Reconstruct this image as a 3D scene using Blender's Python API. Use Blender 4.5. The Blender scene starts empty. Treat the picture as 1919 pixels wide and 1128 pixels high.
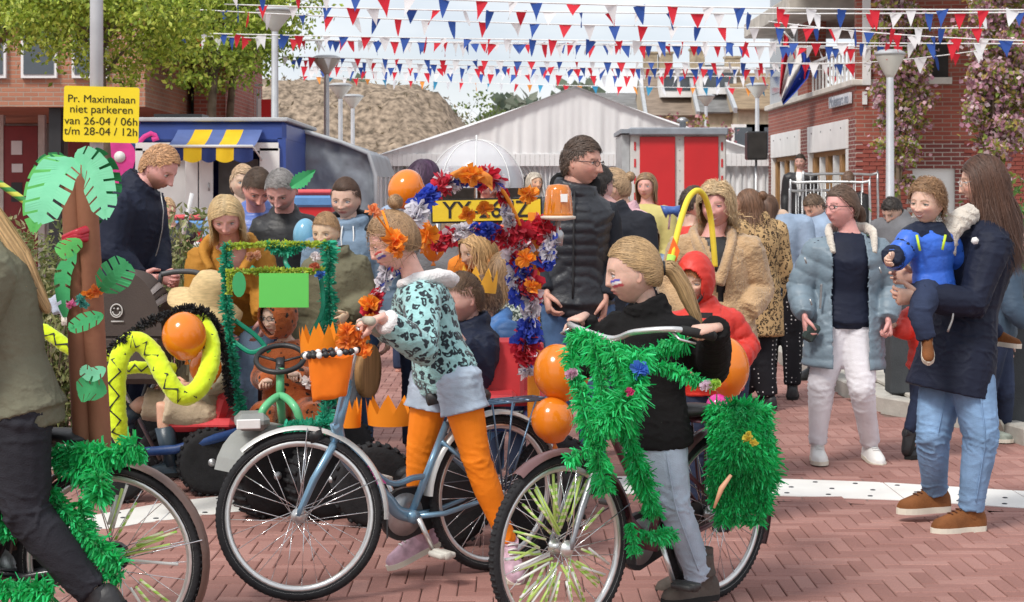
import bpy, math, random
import numpy as np
from mathutils import Vector, Matrix, Euler
random.seed(7); RNG = np.random.default_rng(7)
C = bpy.context.scene.collection
SC = bpy.context.scene
F = 3200.0; CX = 959.5; HY = 370.0; CH = 1.52      # focal length in photo pixels, principal point, eye height
PI = math.pi

# ------------------------------------------------------------------ camera, sky, sun, exposure
cam = bpy.data.cameras.new('camera'); camo = bpy.data.objects.new('camera', cam); C.objects.link(camo)
cam.sensor_width = 36; cam.lens = 36 * F / 1919; cam.shift_y = -(564 - HY) / 1919
cam.clip_start = 0.1; cam.clip_end = 2000
camo.location = (0, 0, CH); camo.rotation_euler = (PI / 2, 0, 0)
cam.dof.use_dof = True; cam.dof.focus_distance = 6.9; cam.dof.aperture_fstop = 13
SC.camera = camo
world = bpy.data.worlds.new('World'); SC.world = world; world.use_nodes = True
SUN_DIR = Vector((0.50, 0.62, -0.95)).normalized()          # the way the light travels
def build_world():
    nt = world.node_tree; N = nt.nodes; L = nt.links; N.clear()
    out = N.new('ShaderNodeOutputWorld'); bg = N.new('ShaderNodeBackground'); L.new(bg.outputs[0], out.inputs[0])
    sky = N.new('ShaderNodeTexSky'); sky.sky_type = 'NISHITA'; sky.sun_disc = False
    sky.sun_elevation = math.asin(-SUN_DIR.z); sky.sun_rotation = math.atan2(-SUN_DIR.x, -SUN_DIR.y)
    sky.air_density = 1.0; sky.dust_density = 1.5
    tc = N.new('ShaderNodeTexCoord'); mp = N.new('ShaderNodeMapping'); mp.inputs['Scale'].default_value = (1, 1, 3.0)
    L.new(tc.outputs['Generated'], mp.inputs[0])
    no = N.new('ShaderNodeTexNoise'); no.inputs['Scale'].default_value = 2.6; no.inputs['Detail'].default_value = 7
    no.inputs['Roughness'].default_value = .55
    L.new(mp.outputs[0], no.inputs['Vector'])
    cr = N.new('ShaderNodeValToRGB'); cr.color_ramp.elements[0].position = .36; cr.color_ramp.elements[1].position = .56
    cr.color_ramp.elements[0].color = (.62, .62, .62, 1); L.new(no.outputs[0], cr.inputs[0])
    no2 = N.new('ShaderNodeTexNoise'); no2.inputs['Scale'].default_value = 5; no2.inputs['Detail'].default_value = 6
    L.new(mp.outputs[0], no2.inputs['Vector'])
    cc = N.new('ShaderNodeValToRGB'); cc.color_ramp.elements[0].color = (6.6, 7.2, 8.2, 1); cc.color_ramp.elements[1].color = (9.7, 9.8, 10.0, 1)
    cc.color_ramp.elements[0].position = .3; cc.color_ramp.elements[1].position = .62
    L.new(no2.outputs[0], cc.inputs[0])
    mx = N.new('ShaderNodeMix'); mx.data_type = 'RGBA'
    L.new(cr.outputs[0], mx.inputs[0]); L.new(sky.outputs[0], mx.inputs[6]); L.new(cc.outputs[0], mx.inputs[7])
    L.new(mx.outputs[2], bg.inputs[0]); bg.inputs[1].default_value = 0.1
build_world()
sun = bpy.data.lights.new('sun', 'SUN'); suno = bpy.data.objects.new('sun', sun); C.objects.link(suno)
sun.energy = 2.5; sun.angle = math.radians(14); sun.color = (1, .95, .88)
suno.rotation_euler = SUN_DIR.to_track_quat('-Z', 'Y').to_euler()
SC.view_settings.view_transform = 'Standard'; SC.view_settings.look = 'None'
SC.view_settings.exposure = 0.27; SC.view_settings.gamma = 1; SC.view_settings.use_curve_mapping = False

# ------------------------------------------------------------------ helpers
def P(px, py, D):
    """point at depth D seen in the photograph at px, py"""
    return np.array([(px - CX) * D / F, D, CH - (py - HY) * D / F])
def G(px, py):
    """ground point seen at px, py"""
    D = CH * F / (py - HY); return np.array([(px - CX) * D / F, D, 0.0])
def V(*a): return np.array(a, float)
def nrm(v):
    v = np.asarray(v, float); n = np.linalg.norm(v, axis=-1, keepdims=True); return v / np.maximum(n, 1e-9)
def lerp(a, b, t): return a + (b - a) * t
def snoise(p, f=1.0, s=0.0):
    p = np.asarray(p) * f
    x, y, z = p[..., 0], p[..., 1], p[..., 2]
    return (np.sin(1.7*x + 2.3*y + s) * np.cos(2.1*z - 1.3*x + 1.7*s) + np.sin(3.1*y - 1.9*z + 2.2*s + 1.1*np.sin(1.3*x)) * .7
            + np.sin(4.3*z + 2.7*x + .6*s + np.sin(2.2*y)) * .5) / 2.2

class MB:
    """collects pieces into one mesh"""
    def __init__(s): s.v = []; s.f = []; s.m = []; s.c = []; s.n = 0
    def add(s, v, f, mi=0, col=None):
        v = np.asarray(v, float).reshape(-1, 3)
        s.v.append(v); o = s.n
        if isinstance(f, np.ndarray): f = (f + o).tolist()
        else: f = [[i + o for i in q] for q in f]
        s.f += f; s.m += [mi] * len(f); s.n += len(v)
        if col is None: col = (1, 1, 1)
        col = np.asarray(col, float)
        if col.ndim == 1: col = np.tile(col[:3], (len(v), 1))
        s.c.append(col[:, :3]); return s
    def merge(s, o, mi=None):
        if o.n == 0: return s
        v = np.concatenate(o.v); c = np.concatenate(o.c); k = s.n
        s.v.append(v); s.c.append(c); s.f += [[i + k for i in q] for q in o.f]
        s.m += o.m if mi is None else [mi] * len(o.f); s.n += len(v); return s
    def box(s, c, d, rot=None, mi=0, bev=0, col=None):
        c = np.asarray(c, float); d = np.asarray(d, float) / 2
        if bev <= 0:
            v = np.array([[x, y, z] for x in (-1, 1) for y in (-1, 1) for z in (-1, 1)]) * d
            f = [[0,1,3,2],[4,6,7,5],[0,4,5,1],[2,3,7,6],[0,2,6,4],[1,5,7,3]]
        else:
            b = min(bev, min(d) * .9); v = []; f = []
            for x in (-1, 1):
                for y in (-1, 1):
                    for z in (-1, 1):
                        v += [[x*d[0], y*(d[1]-b), z*(d[2]-b)], [x*(d[0]-b), y*d[1], z*(d[2]-b)], [x*(d[0]-b), y*(d[1]-b), z*d[2]]]
            I = lambda x, y, z, k: ((x*2+y)*2+z)*3+k
            f += [[I(0,0,0,0),I(0,0,1,0),I(0,1,1,0),I(0,1,0,0)], [I(1,0,0,0),I(1,1,0,0),I(1,1,1,0),I(1,0,1,0)],
                  [I(0,0,0,1),I(1,0,0,1),I(1,0,1,1),I(0,0,1,1)], [I(0,1,0,1),I(0,1,1,1),I(1,1,1,1),I(1,1,0,1)],
                  [I(0,0,0,2),I(0,1,0,2),I(1,1,0,2),I(1,0,0,2)], [I(0,0,1,2),I(1,0,1,2),I(1,1,1,2),I(0,1,1,2)]]
            for a in (0, 1):
                for b2 in (0, 1):
                    f += [[I(a,b2,0,0),I(a,b2,1,0),I(a,b2,1,1),I(a,b2,0,1)][::1 if a != b2 else -1]]
                    f += [[I(a,0,b2,0),I(a,1,b2,0),I(a,1,b2,2),I(a,0,b2,2)][::1 if a == b2 else -1]]
                    f += [[I(0,a,b2,1),I(1,a,b2,1),I(1,a,b2,2),I(0,a,b2,2)][::1 if a != b2 else -1]]
                    for z in (0, 1): f += [[I(a,b2,z,0),I(a,b2,z,1),I(a,b2,z,2)][::1 if (a+b2+z) % 2 == 1 else -1]]
            v = np.array(v)
        if rot is not None:
            R = np.array(Euler(rot).to_matrix()) if not isinstance(rot, np.ndarray) else rot
            v = v @ R.T
        return s.add(v + c, f, mi, col)
    def tube(s, pts, r, seg=8, mi=0, col=None, cap=True, up=None, closed=False):
        """loft along pts; r scalar, list, or list of (a,b) half axes: a across, b along the up vector"""
        pts = np.asarray(pts, float); n = len(pts)
        R = np.zeros((n, 2))
        if np.ndim(r) == 0: R[:] = r
        else:
            for i, q in enumerate(r): R[i] = q
        if closed: T = np.roll(pts, -1, 0) - np.roll(pts, 1, 0)
        else:
            T = np.zeros_like(pts); T[1:-1] = pts[2:] - pts[:-2]; T[0] = pts[1] - pts[0]; T[-1] = pts[-1] - pts[-2]
        T = nrm(T)
        if up is None:
            u = np.array([0, 0, 1.]) if abs(T[0][2]) < .9 else np.array([0, 1., 0]); U = []
            u = nrm(u - T[0] * u.dot(T[0]))
            for t in T:
                u = nrm(u - t * u.dot(t)); U.append(u)
            U = np.array(U)
        else:
            up = np.asarray(up, float)
            if up.ndim == 1: up = np.tile(up, (n, 1))
            U = nrm(up - T * (up * T).sum(1, keepdims=True))
        S = np.cross(T, U)
        a = np.arange(seg) * 2 * PI / seg
        v = pts[:, None] + S[:, None] * (np.cos(a)[None, :, None] * R[:, None, :1]) + U[:, None] * (np.sin(a)[None, :, None] * R[:, None, 1:])
        v = v.reshape(-1, 3); f = []
        m = n if closed else n - 1
        for i in range(m):
            j = (i + 1) % n
            for k in range(seg):
                l = (k + 1) % seg; f.append([i*seg+k, i*seg+l, j*seg+l, j*seg+k])
        if cap and not closed:
            f.append(list(range(seg))[::-1]); f.append([(n-1)*seg + k for k in range(seg)])
        return s.add(v, f, mi, col)
    def ball(s, c, r, mi=0, col=None, nu=12, nv=8, R=None):
        c = np.asarray(c, float); r = np.ones(3) * r
        th = np.linspace(0, PI, nv + 1)[1:-1]; ph = np.arange(nu) * 2 * PI / nu
        v = [[0, 0, 1]] + [[math.sin(t)*math.cos(p), math.sin(t)*math.sin(p), math.cos(t)] for t in th for p in ph] + [[0, 0, -1]]
        v = np.array(v) * r
        if R is not None: v = v @ np.asarray(R).T
        f = [[0, 1 + k, 1 + (k + 1) % nu] for k in range(nu)]
        for i in range(nv - 2):
            for k in range(nu):
                l = (k + 1) % nu; f.append([1+i*nu+k, 1+(i+1)*nu+k, 1+(i+1)*nu+l, 1+i*nu+l])
        e = 1 + (nv - 2) * nu; b = len(v) - 1
        f += [[e + k, b, e + (k + 1) % nu] for k in range(nu)]
        return s.add(v + c, f, mi, col)
    def lathe(s, c, prof, seg=16, mi=0, col=None, axis=None):
        """prof: list of (r, z)"""
        a = np.arange(seg) * 2 * PI / seg; v = []
        for r, z in prof:
            for q in a: v.append([r*math.cos(q), r*math.sin(q), z])
        v = np.array(v); f = []
        for i in range(len(prof) - 1):
            for k in range(seg):
                l = (k + 1) % seg; f.append([i*seg+k, i*seg+l, (i+1)*seg+l, (i+1)*seg+k])
        if prof[0][0] > 1e-6: f.append(list(range(seg))[::-1])
        if prof[-1][0] > 1e-6: f.append([(len(prof)-1)*seg + k for k in range(seg)])
        if axis is not None:
            q = Vector((0, 0, 1)).rotation_difference(Vector(axis)); v = v @ np.array(q.to_matrix()).T
        return s.add(v + np.asarray(c, float), f, mi, col)
    def quad(s, a, b, c, d, mi=0, col=None): return s.add([a, b, c, d], [[0, 1, 2, 3]], mi, col)
    def prism(s, outline, thick, mi=0, col=None):
        """outline (n,3) planar, thick vector"""
        o = np.asarray(outline, float); n = len(o); t = np.asarray(thick, float)
        v = np.vstack([o - t/2, o + t/2])
        f = [list(range(n))[::-1], [n + i for i in range(n)]] + [[i, (i+1) % n, n + (i+1) % n, n + i] for i in range(n)]
        return s.add(v, f, mi, col)
    def mesh(s, name, mats, smooth=True, origin=None, color=False):
        me = bpy.data.meshes.new(name)
        v = np.concatenate(s.v) if s.v else np.zeros((0, 3))
        if origin is not None: v = v - np.asarray(origin, float)
        lens = np.array([len(q) for q in s.f], np.int32)
        flat = np.fromiter((i for q in s.f for i in q), np.int32, int(lens.sum()))
        me.vertices.add(len(v)); me.vertices.foreach_set('co', v.astype(np.float32).ravel())
        me.loops.add(len(flat)); me.loops.foreach_set('vertex_index', flat)
        me.polygons.add(len(lens)); st = np.zeros(len(lens), np.int32)
        if len(lens): st[1:] = np.cumsum(lens)[:-1]
        me.polygons.foreach_set('loop_start', st); me.polygons.foreach_set('loop_total', lens)
        me.polygons.foreach_set('material_index', np.array(s.m, np.int32))
        me.polygons.foreach_set('use_smooth', np.full(len(lens), bool(smooth)))
        me.update(calc_edges=True)
        if color:
            ca = me.color_attributes.new('Col', 'FLOAT_COLOR', 'POINT')
            cc = np.ones((len(v), 4), np.float32); cc[:, :3] = np.concatenate(s.c); ca.data.foreach_set('color', cc.ravel())
        for m in (mats if isinstance(mats, (list, tuple)) else [mats]): me.materials.append(m)
        return me
def recalc(me):
    import bmesh
    b = bmesh.new(); b.from_mesh(me); bmesh.ops.recalc_face_normals(b, faces=b.faces); b.to_mesh(me); b.free()
def auto_smooth(me, ang=35):
    try:
        me.set_sharp_from_angle(angle=math.radians(ang))
    except Exception: pass
def obj(name, mb, mats, parent=None, smooth=True, color=False, kind=None, label=None, sharp=None):
    """one mesh object; its origin is the parent's, geometry given in world coordinates"""
    org = None
    if parent is not None: org = ORG.get(parent.name, (0, 0, 0))
    me = mb.mesh(name, mats, smooth, org, color) if isinstance(mb, MB) else mb
    if sharp: auto_smooth(me, sharp)
    o = bpy.data.objects.new(name, me); C.objects.link(o)
    if parent is not None: o.parent = parent; ORG[o.name] = org
    if kind: o['kind'] = kind
    if label: o['label'] = label
    return o
ORG = {}
def thing(name, label, cat, loc=(0, 0, 0), group=None, rz=0):
    o = bpy.data.objects.new(name, None); C.objects.link(o); o.empty_display_size = .2
    o.location = tuple(float(q) for q in loc); o.rotation_euler.z = rz
    o['label'] = label; o['category'] = cat
    if group: o['group'] = group
    ORG[o.name] = tuple(float(q) for q in loc) if rz == 0 else (0, 0, 0)
    return o
def tag(o, label, cat, group=None):
    o['label'] = label; o['category'] = cat
    if group: o['group'] = group
    return o
def instance(name, me, parent, M4=None, loc=None):
    o = bpy.data.objects.new(name, me); C.objects.link(o)
    if parent is not None: o.parent = parent
    if M4 is not None: o.matrix_local = M4
    if loc is not None: o.location = loc
    return o

# ------------------------------------------------------------------ materials
MATS = {}
def nodes_of(name):
    m = bpy.data.materials.new(name); m.use_nodes = True; nt = m.node_tree
    return m, nt, nt.nodes, nt.links, nt.nodes['Principled BSDF']
def M(name, col=(.5, .5, .5), rough=.7, var=.12, vscale=6, bump=.15, bscale=60, metal=0, coat=0, sheen=0, trans=0, attr=False,
      stretch=(1, 1, 1), sss=0, alpha=1, kind=None, col2=None, spec=.5, kscale=30, translu=0):
    if name in MATS: return MATS[name]
    m, nt, N, L, B = nodes_of(name)
    B.inputs['Roughness'].default_value = rough; B.inputs['Metallic'].default_value = metal
    B.inputs['Coat Weight'].default_value = coat; B.inputs['Coat Roughness'].default_value = .12
    B.inputs['Sheen Weight'].default_value = sheen; B.inputs['Transmission Weight'].default_value = trans
    B.inputs['Specular IOR Level'].default_value = spec if (rough < .6 or attr or spec != .5) else .22
    if sss: B.inputs['Subsurface Weight'].default_value = sss; B.inputs['Subsurface Radius'].default_value = (.02, .008, .004); B.inputs['Subsurface Scale'].default_value = 1
    tc = N.new('ShaderNodeTexCoord'); mp = N.new('ShaderNodeMapping'); mp.inputs['Scale'].default_value = stretch
    L.new(tc.outputs['Object'], mp.inputs[0])
    no = N.new('ShaderNodeTexNoise'); no.inputs['Scale'].default_value = vscale; no.inputs['Detail'].default_value = 5
    L.new(mp.outputs[0], no.inputs['Vector'])
    hsv = N.new('ShaderNodeHueSaturation')
    if attr:
        at = N.new('ShaderNodeAttribute'); at.attribute_name = 'Col'; src = at.outputs['Color']
    else:
        rgb = N.new('ShaderNodeRGB'); rgb.outputs[0].default_value = (*col, 1); src = rgb.outputs[0]
    if kind:
        src = pattern(kind, nt, N, L, src, col2, kscale, mp)
    L.new(src, hsv.inputs['Color'])
    mr = N.new('ShaderNodeMapRange'); mr.inputs[1].default_value = .25; mr.inputs[2].default_value = .75
    mr.inputs[3].default_value = 1 - var * 1.6; mr.inputs[4].default_value = 1 + var * 1.6
    L.new(no.outputs[0], mr.inputs[0]); L.new(mr.outputs[0], hsv.inputs['Value'])
    L.new(hsv.outputs[0], B.inputs['Base Color'])
    if bump > 0:
        nb = N.new('ShaderNodeTexNoise'); nb.inputs['Scale'].default_value = bscale; nb.inputs['Detail'].default_value = 4
        L.new(mp.outputs[0], nb.inputs['Vector'])
        bp = N.new('ShaderNodeBump'); bp.inputs['Strength'].default_value = bump; bp.inputs['Distance'].default_value = .01
        L.new(nb.outputs[0], bp.inputs['Height']); L.new(bp.outputs[0], B.inputs['Normal'])
    if alpha < 1: B.inputs['Alpha'].default_value = alpha
    if translu:
        tr = N.new('ShaderNodeBsdfTranslucent'); L.new(hsv.outputs[0], tr.inputs[0])
        mx = N.new('ShaderNodeMixShader'); mx.inputs[0].default_value = translu
        out = N['Material Output']; L.new(B.outputs[0], mx.inputs[1]); L.new(tr.outputs[0], mx.inputs[2]); L.new(mx.outputs[0], out.inputs[0])
    MATS[name] = m; return m
def pattern(kind, nt, N, L, src, col2, ks, mp):
    mx = N.new('ShaderNodeMix'); mx.data_type = 'RGBA'
    c2 = N.new('ShaderNodeRGB'); c2.outputs[0].default_value = (*(col2 or (0, 0, 0)), 1)
    L.new(src, mx.inputs[6]); L.new(c2.outputs[0], mx.inputs[7])
    def ramp(inp, stops):
        r = N.new('ShaderNodeValToRGB'); e = r.color_ramp.elements
        while len(e) < len(stops): e.new(.5)
        for i, (p, v) in enumerate(stops): e[i].position = p; e[i].color = (v, v, v, 1)
        L.new(inp, r.inputs[0]); return r.outputs[0]
    if kind in ('leopard', 'spots', 'dots', 'rosette'):
        wn = N.new('ShaderNodeTexNoise'); wn.inputs['Scale'].default_value = ks * .8; L.new(mp.outputs[0], wn.inputs['Vector'])
        ad = N.new('ShaderNodeMix'); ad.data_type = 'RGBA'; ad.blend_type = 'LINEAR_LIGHT'
        ad.inputs[0].default_value = {'dots': 0, 'leopard': .035, 'rosette': .035, 'spots': .02}[kind]
        L.new(mp.outputs[0], ad.inputs[6]); L.new(wn.outputs['Color'], ad.inputs[7])
        vo = N.new('ShaderNodeTexVoronoi'); vo.inputs['Scale'].default_value = ks; vo.inputs['Randomness'].default_value = .2 if kind == 'dots' else .9
        L.new(ad.outputs[2], vo.inputs['Vector'])
        st = {'dots': [(.16, 1), (.2, 0)], 'spots': [(.22, 1), (.3, 0)], 'leopard': [(.18, 0), (.28, 1), (.42, 1), (.5, 0)],
              'rosette': [(.12, 0), (.22, 1), (.44, 1), (.52, 0)]}[kind]
        r = ramp(vo.outputs['Distance'], st); L.new(r, mx.inputs[0])
    elif kind == 'fleck':
        n2 = N.new('ShaderNodeTexNoise'); n2.inputs['Scale'].default_value = ks; n2.inputs['Detail'].default_value = 3; L.new(mp.outputs[0], n2.inputs['Vector'])
        L.new(ramp(n2.outputs[0], [(.48, 0), (.56, 1)]), mx.inputs[0])
    elif kind == 'stripe':
        w = N.new('ShaderNodeTexWave'); w.inputs['Scale'].default_value = ks; w.bands_direction = 'Z'; L.new(mp.outputs[0], w.inputs['Vector'])
        L.new(ramp(w.outputs[0], [(.45, 0), (.55, 1)]), mx.inputs[0])
    return mx.outputs[2]
def brick_mat(name, c1, c2, mortar, bw=.21, rh=.0625, ms=.008, flat=False):
    m, nt, N, L, B = nodes_of(name); B.inputs['Roughness'].default_value = .85
    tc = N.new('ShaderNodeTexCoord'); 
    sp = N.new('ShaderNodeSeparateXYZ'); L.new(tc.outputs['Object'], sp.inputs[0]); cb = N.new('ShaderNodeCombineXYZ')
    if flat: L.new(sp.outputs[0], cb.inputs[0]); L.new(sp.outputs[1], cb.inputs[1])
    else:
        ad = N.new('ShaderNodeMath'); ad.operation = 'ADD'; L.new(sp.outputs[0], ad.inputs[0]); L.new(sp.outputs[1], ad.inputs[1])
        L.new(ad.outputs[0], cb.inputs[0]); L.new(sp.outputs[2], cb.inputs[1])
    br = N.new('ShaderNodeTexBrick'); br.inputs['Scale'].default_value = 1; br.inputs['Brick Width'].default_value = bw
    br.inputs['Row Height'].default_value = rh; br.inputs['Mortar Size'].default_value = ms; br.inputs['Mortar Smooth'].default_value = .3
    br.inputs['Color1'].default_value = (*c1, 1); br.inputs['Color2'].default_value = (*c2, 1); br.inputs['Mortar'].default_value = (*mortar, 1)
    L.new(cb.outputs[0], br.inputs['Vector'])
    no = N.new('ShaderNodeTexNoise'); no.inputs['Scale'].default_value = 1.3; no.inputs['Detail'].default_value = 8; L.new(tc.outputs['Object'], no.inputs['Vector'])
    mr = N.new('ShaderNodeMapRange'); mr.inputs[3].default_value = .75; mr.inputs[4].default_value = 1.25; L.new(no.outputs[0], mr.inputs[0])
    hs = N.new('ShaderNodeHueSaturation'); L.new(br.outputs[0], hs.inputs['Color']); L.new(mr.outputs[0], hs.inputs['Value']); L.new(hs.outputs[0], B.inputs['Base Color'])
    bp = N.new('ShaderNodeBump'); bp.inputs['Strength'].default_value = .6; bp.inputs['Distance'].default_value = .006; bp.invert = True
    L.new(br.outputs['Fac'], bp.inputs['Height']); L.new(bp.outputs[0], B.inputs['Normal'])
    MATS[name] = m; return m
# ------------------------------------------------------------------ ground
def sheet(name, pts, z, m, kind='structure'):
    mb = MB(); mb.add([[p[0], p[1], z] for p in pts], [list(range(len(pts)))])
    return obj(name, mb, m, smooth=False, kind=kind)
pave_far = brick_mat('paving_far', (.34, .165, .14), (.275, .125, .105), (.2, .12, .1), .21, .07, .006, True)
sheet('ground', [(-600, -20), (600, -20), (600, 1200), (-600, 1200)], -.03, M('sandy_soil', (.34, .29, .23), .95, .25, .4, .4, 8))
sheet('road', [(-30, 2), (30, 2), (30, 75), (-30, 75)], -.022, pave_far)
joint = M('joint_sand', (.17, .115, .095), .95, .3, 30, .5, 200)
sheet('joint_bed', [(-6.2, 5.2), (7.0, 5.2), (7.0, 17), (-6.2, 17)], -.012, joint)
def klinker_mat():
    m, nt, N, L, B = nodes_of('clinker'); B.inputs['Roughness'].default_value = .82
    oi = N.new('ShaderNodeAttribute'); oi.attribute_name = 'Col'
    geo = N.new('ShaderNodeNewGeometry')
    n1 = N.new('ShaderNodeTexNoise'); n1.inputs['Scale'].default_value = 260; n1.inputs['Detail'].default_value = 3
    n2 = N.new('ShaderNodeTexNoise'); n2.inputs['Scale'].default_value = 1.1; n2.inputs['Detail'].default_value = 6
    wn = N.new('ShaderNodeTexWhiteNoise'); wn.noise_dimensions = '3D'
    L.new(geo.outputs['Position'], n1.inputs['Vector']); L.new(geo.outputs['Position'], n2.inputs['Vector'])
    ob = N.new('ShaderNodeObjectInfo')
    ad = N.new('ShaderNodeMath'); ad.operation = 'ADD'; L.new(oi.outputs['Fac'], ad.inputs[0]); L.new(ob.outputs['Random'], ad.inputs[1])
    fr = N.new('ShaderNodeMath'); fr.operation = 'FRACT'; L.new(ad.outputs[0], fr.inputs[0])
    cr = N.new('ShaderNodeValToRGB'); e = cr.color_ramp.elements
    e[0].color = (.26, .122, .10, 1); e[1].color = (.37, .195, .165, 1); q = e.new(.5); q.color = (.31, .152, .128, 1)
    L.new(fr.outputs[0], cr.inputs[0])
    mr = N.new('ShaderNodeMapRange'); mr.inputs[1].default_value = .3; mr.inputs[2].default_value = .7; mr.inputs[3].default_value = .72; mr.inputs[4].default_value = 1.3
    L.new(n1.outputs[0], mr.inputs[0])
    mr2 = N.new('ShaderNodeMapRange'); mr2.inputs[3].default_value = .62; mr2.inputs[4].default_value = 1.32; L.new(n2.outputs[0], mr2.inputs[0])
    mu = N.new('ShaderNodeMath'); mu.operation = 'MULTIPLY'; L.new(mr.outputs[0], mu.inputs[0]); L.new(mr2.outputs[0], mu.inputs[1])
    hs = N.new('ShaderNodeHueSaturation'); L.new(cr.outputs[0], hs.inputs['Color']); L.new(mu.outputs[0], hs.inputs['Value']); L.new(hs.outputs[0], B.inputs['Base Color'])
    bp = N.new('ShaderNodeBump'); bp.inputs['Strength'].default_value = .35; bp.inputs['Distance'].default_value = .003
    L.new(n1.outputs[0], bp.inputs['Height']); L.new(bp.outputs[0], B.inputs['Normal'])
    return m
clinker = klinker_mat()
# the white band of slabs that crosses the road in a wide arc (centre line in ground coordinates)
BAND = [G(x, y) for x, y in [(-160, 1050), (0, 1010), (200, 968), (450, 942), (700, 922), (950, 909), (1200, 905), (1450, 910), (1700, 923), (1919, 937), (2080, 948)]]
BX = np.array([b[0] for b in BAND]); BY = np.array([b[1] for b in BAND])
BXX = np.linspace(BX[0], BX[-1], 60); BYY = np.polyval(np.polyfit(BX, BY, 4), BXX)
def band_y(x): return np.interp(x, BXX, BYY)
KERB = [G(x, y) for x, y in [(1440, 668), (1500, 702), (1640, 770), (1780, 795), (1919, 836), (2100, 890)]]
KX = np.array([k[0] for k in KERB]); KY = np.array([k[1] for k in KERB])
def herringbone():
    w = .07; n = 3; g = .0035; bricks = []
    x0, x1, y0, y1 = -6.1, 6.9, 5.25, 16.9
    I0, I1, J0, J1 = int(x0/w), int(x1/w), int(y0/w), int(y1/w)
    for j in range(J0, J1):
        for i in range(I0, I1):
            m = (i - j) % (2*n)
            if m == 0: bx, by, sx, sy = i*w, j*w, n*w, w
            elif m == 2*n - 1: bx, by, sx, sy = i*w, j*w, w, n*w
            else: continue
            cx, cy = bx + sx/2, by + sy/2
            if abs(cx) > cy * .42 + .3: continue
            if abs(cy - band_y(cx)) < .27 + sy*.42: continue
            if cx > KX[0] and cy > np.interp(cx, KX, KY) - .1: continue
            bricks.append((cx, cy, sx - g, sy - g))
    bricks.sort(key=lambda b: b[1] + abs(b[0]) * .1)
    return bricks
def brick_arr(sx, sy, dz=.0, tilt=0):
    b = .004; h = .012
    o = np.array([[-1, -1], [1, -1], [1, 1], [-1, 1]], float)
    v0 = np.c_[o * [sx/2, sy/2], np.full(4, -h)]; v1 = np.c_[o * [sx/2, sy/2], np.full(4, -b*.8)]; v2 = np.c_[o * [sx/2 - b, sy/2 - b], np.zeros(4)]
    v = np.vstack([v0, v1, v2]); f = []
    for k in range(4):
        l = (k+1) % 4; f += [[k, l, 4+l, 4+k], [4+k, 4+l, 8+l, 8+k]]
    f.append([8, 9, 10, 11]); return v, f
paving = bpy.data.objects.new('paving', None); C.objects.link(paving); paving['kind'] = 'structure'; ORG['paving'] = (0, 0, 0)
BR = herringbone(); rnd = random.Random(3)
vis = [b for b in BR if abs(b[0]) < b[1] * .3 and b[1] > 6.35]
first = vis[:300]; fs = set(first)
bm = {}
for b in first:
    k = (round(b[2], 4), round(b[3], 4))
    if k not in bm:
        q = MB(); v, f = brick_arr(b[2], b[3]); q.add(v, f, 0, (0, 0, 0)); bm[k] = q.mesh('brick', clinker, False, color=True)
    o = instance('brick', bm[k], paving, loc=(b[0], b[1], rnd.uniform(-.0015, .0012)))
    o.rotation_euler = (rnd.uniform(-.008, .008), rnd.uniform(-.006, .006), rnd.uniform(-.006, .006))
q = MB(); rest = [b for b in BR if b not in fs]
vv = []; ff = []; cc = []; k = 0
for b in rest:
    v, f = brick_arr(b[2], b[3]); t = rnd.uniform(-.01, .01); u = rnd.uniform(-.01, .01)
    v[:, 2] += rnd.uniform(-.0015, .0015) + v[:, 0] * t + v[:, 1] * u; v[:, :2] += [b[0], b[1]]
    vv.append(v); ff += [[i + k for i in p] for p in f]; k += 12; cc.append(np.full((12, 3), rnd.random()))
q.add(np.vstack(vv), ff, 0, np.vstack(cc))
obj('brick_field', q, clinker, paving, smooth=False, color=True, kind='stuff')
mb = MB(); n = 60; vv = []
for x in np.linspace(-4, 4.4, n): vv += [[x, band_y(x)-.42, -.0035], [x, band_y(x)+.42, -.0035]]
mb.add(vv, [[2*i, 2*i+2, 2*i+3, 2*i+1] for i in range(n-1)]); obj('cut_bricks', mb, pave_far, paving, smooth=False)
# band slabs
slab = M('white_slab', (.74, .73, .70), .7, .06, 3, .12, 90)
spot = M('drain_spot', (.07, .07, .08), .8, .2)
bandr = bpy.data.objects.new('white_band', None); C.objects.link(bandr); bandr['kind'] = 'structure'; ORG['white_band'] = (0, 0, 0)
xs = np.arange(-3.6, 4.6, .62)
for i in range(len(xs) - 1):
    x0, x1 = xs[i] + .003, xs[i+1] - .003
    y0, y1 = band_y(x0), band_y(x1); h = .27
    mb = MB(); o = np.array([[x0, y0 - h, 0], [x1, y1 - h, 0], [x1, y1 + h, 0], [x0, y0 + h, 0]])
    mb.prism(o - [0, 0, .008], (0, 0, .016)); s = obj('slab', mb, slab, bandr, smooth=False)
    mb = MB()
    for a in range(3):
        for c in range(3):
            X = lerp(x0, x1, (a + .25 + .25*(c % 2)) / 3); Y = lerp(y0, y1, (X-x0)/(x1-x0)) + (c - 1) * .19
            mb.lathe((X, Y, 0), [(.014, 0), (.013, .003), (.008, .004)], 8)
    obj('stud', mb, spot, s)
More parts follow.
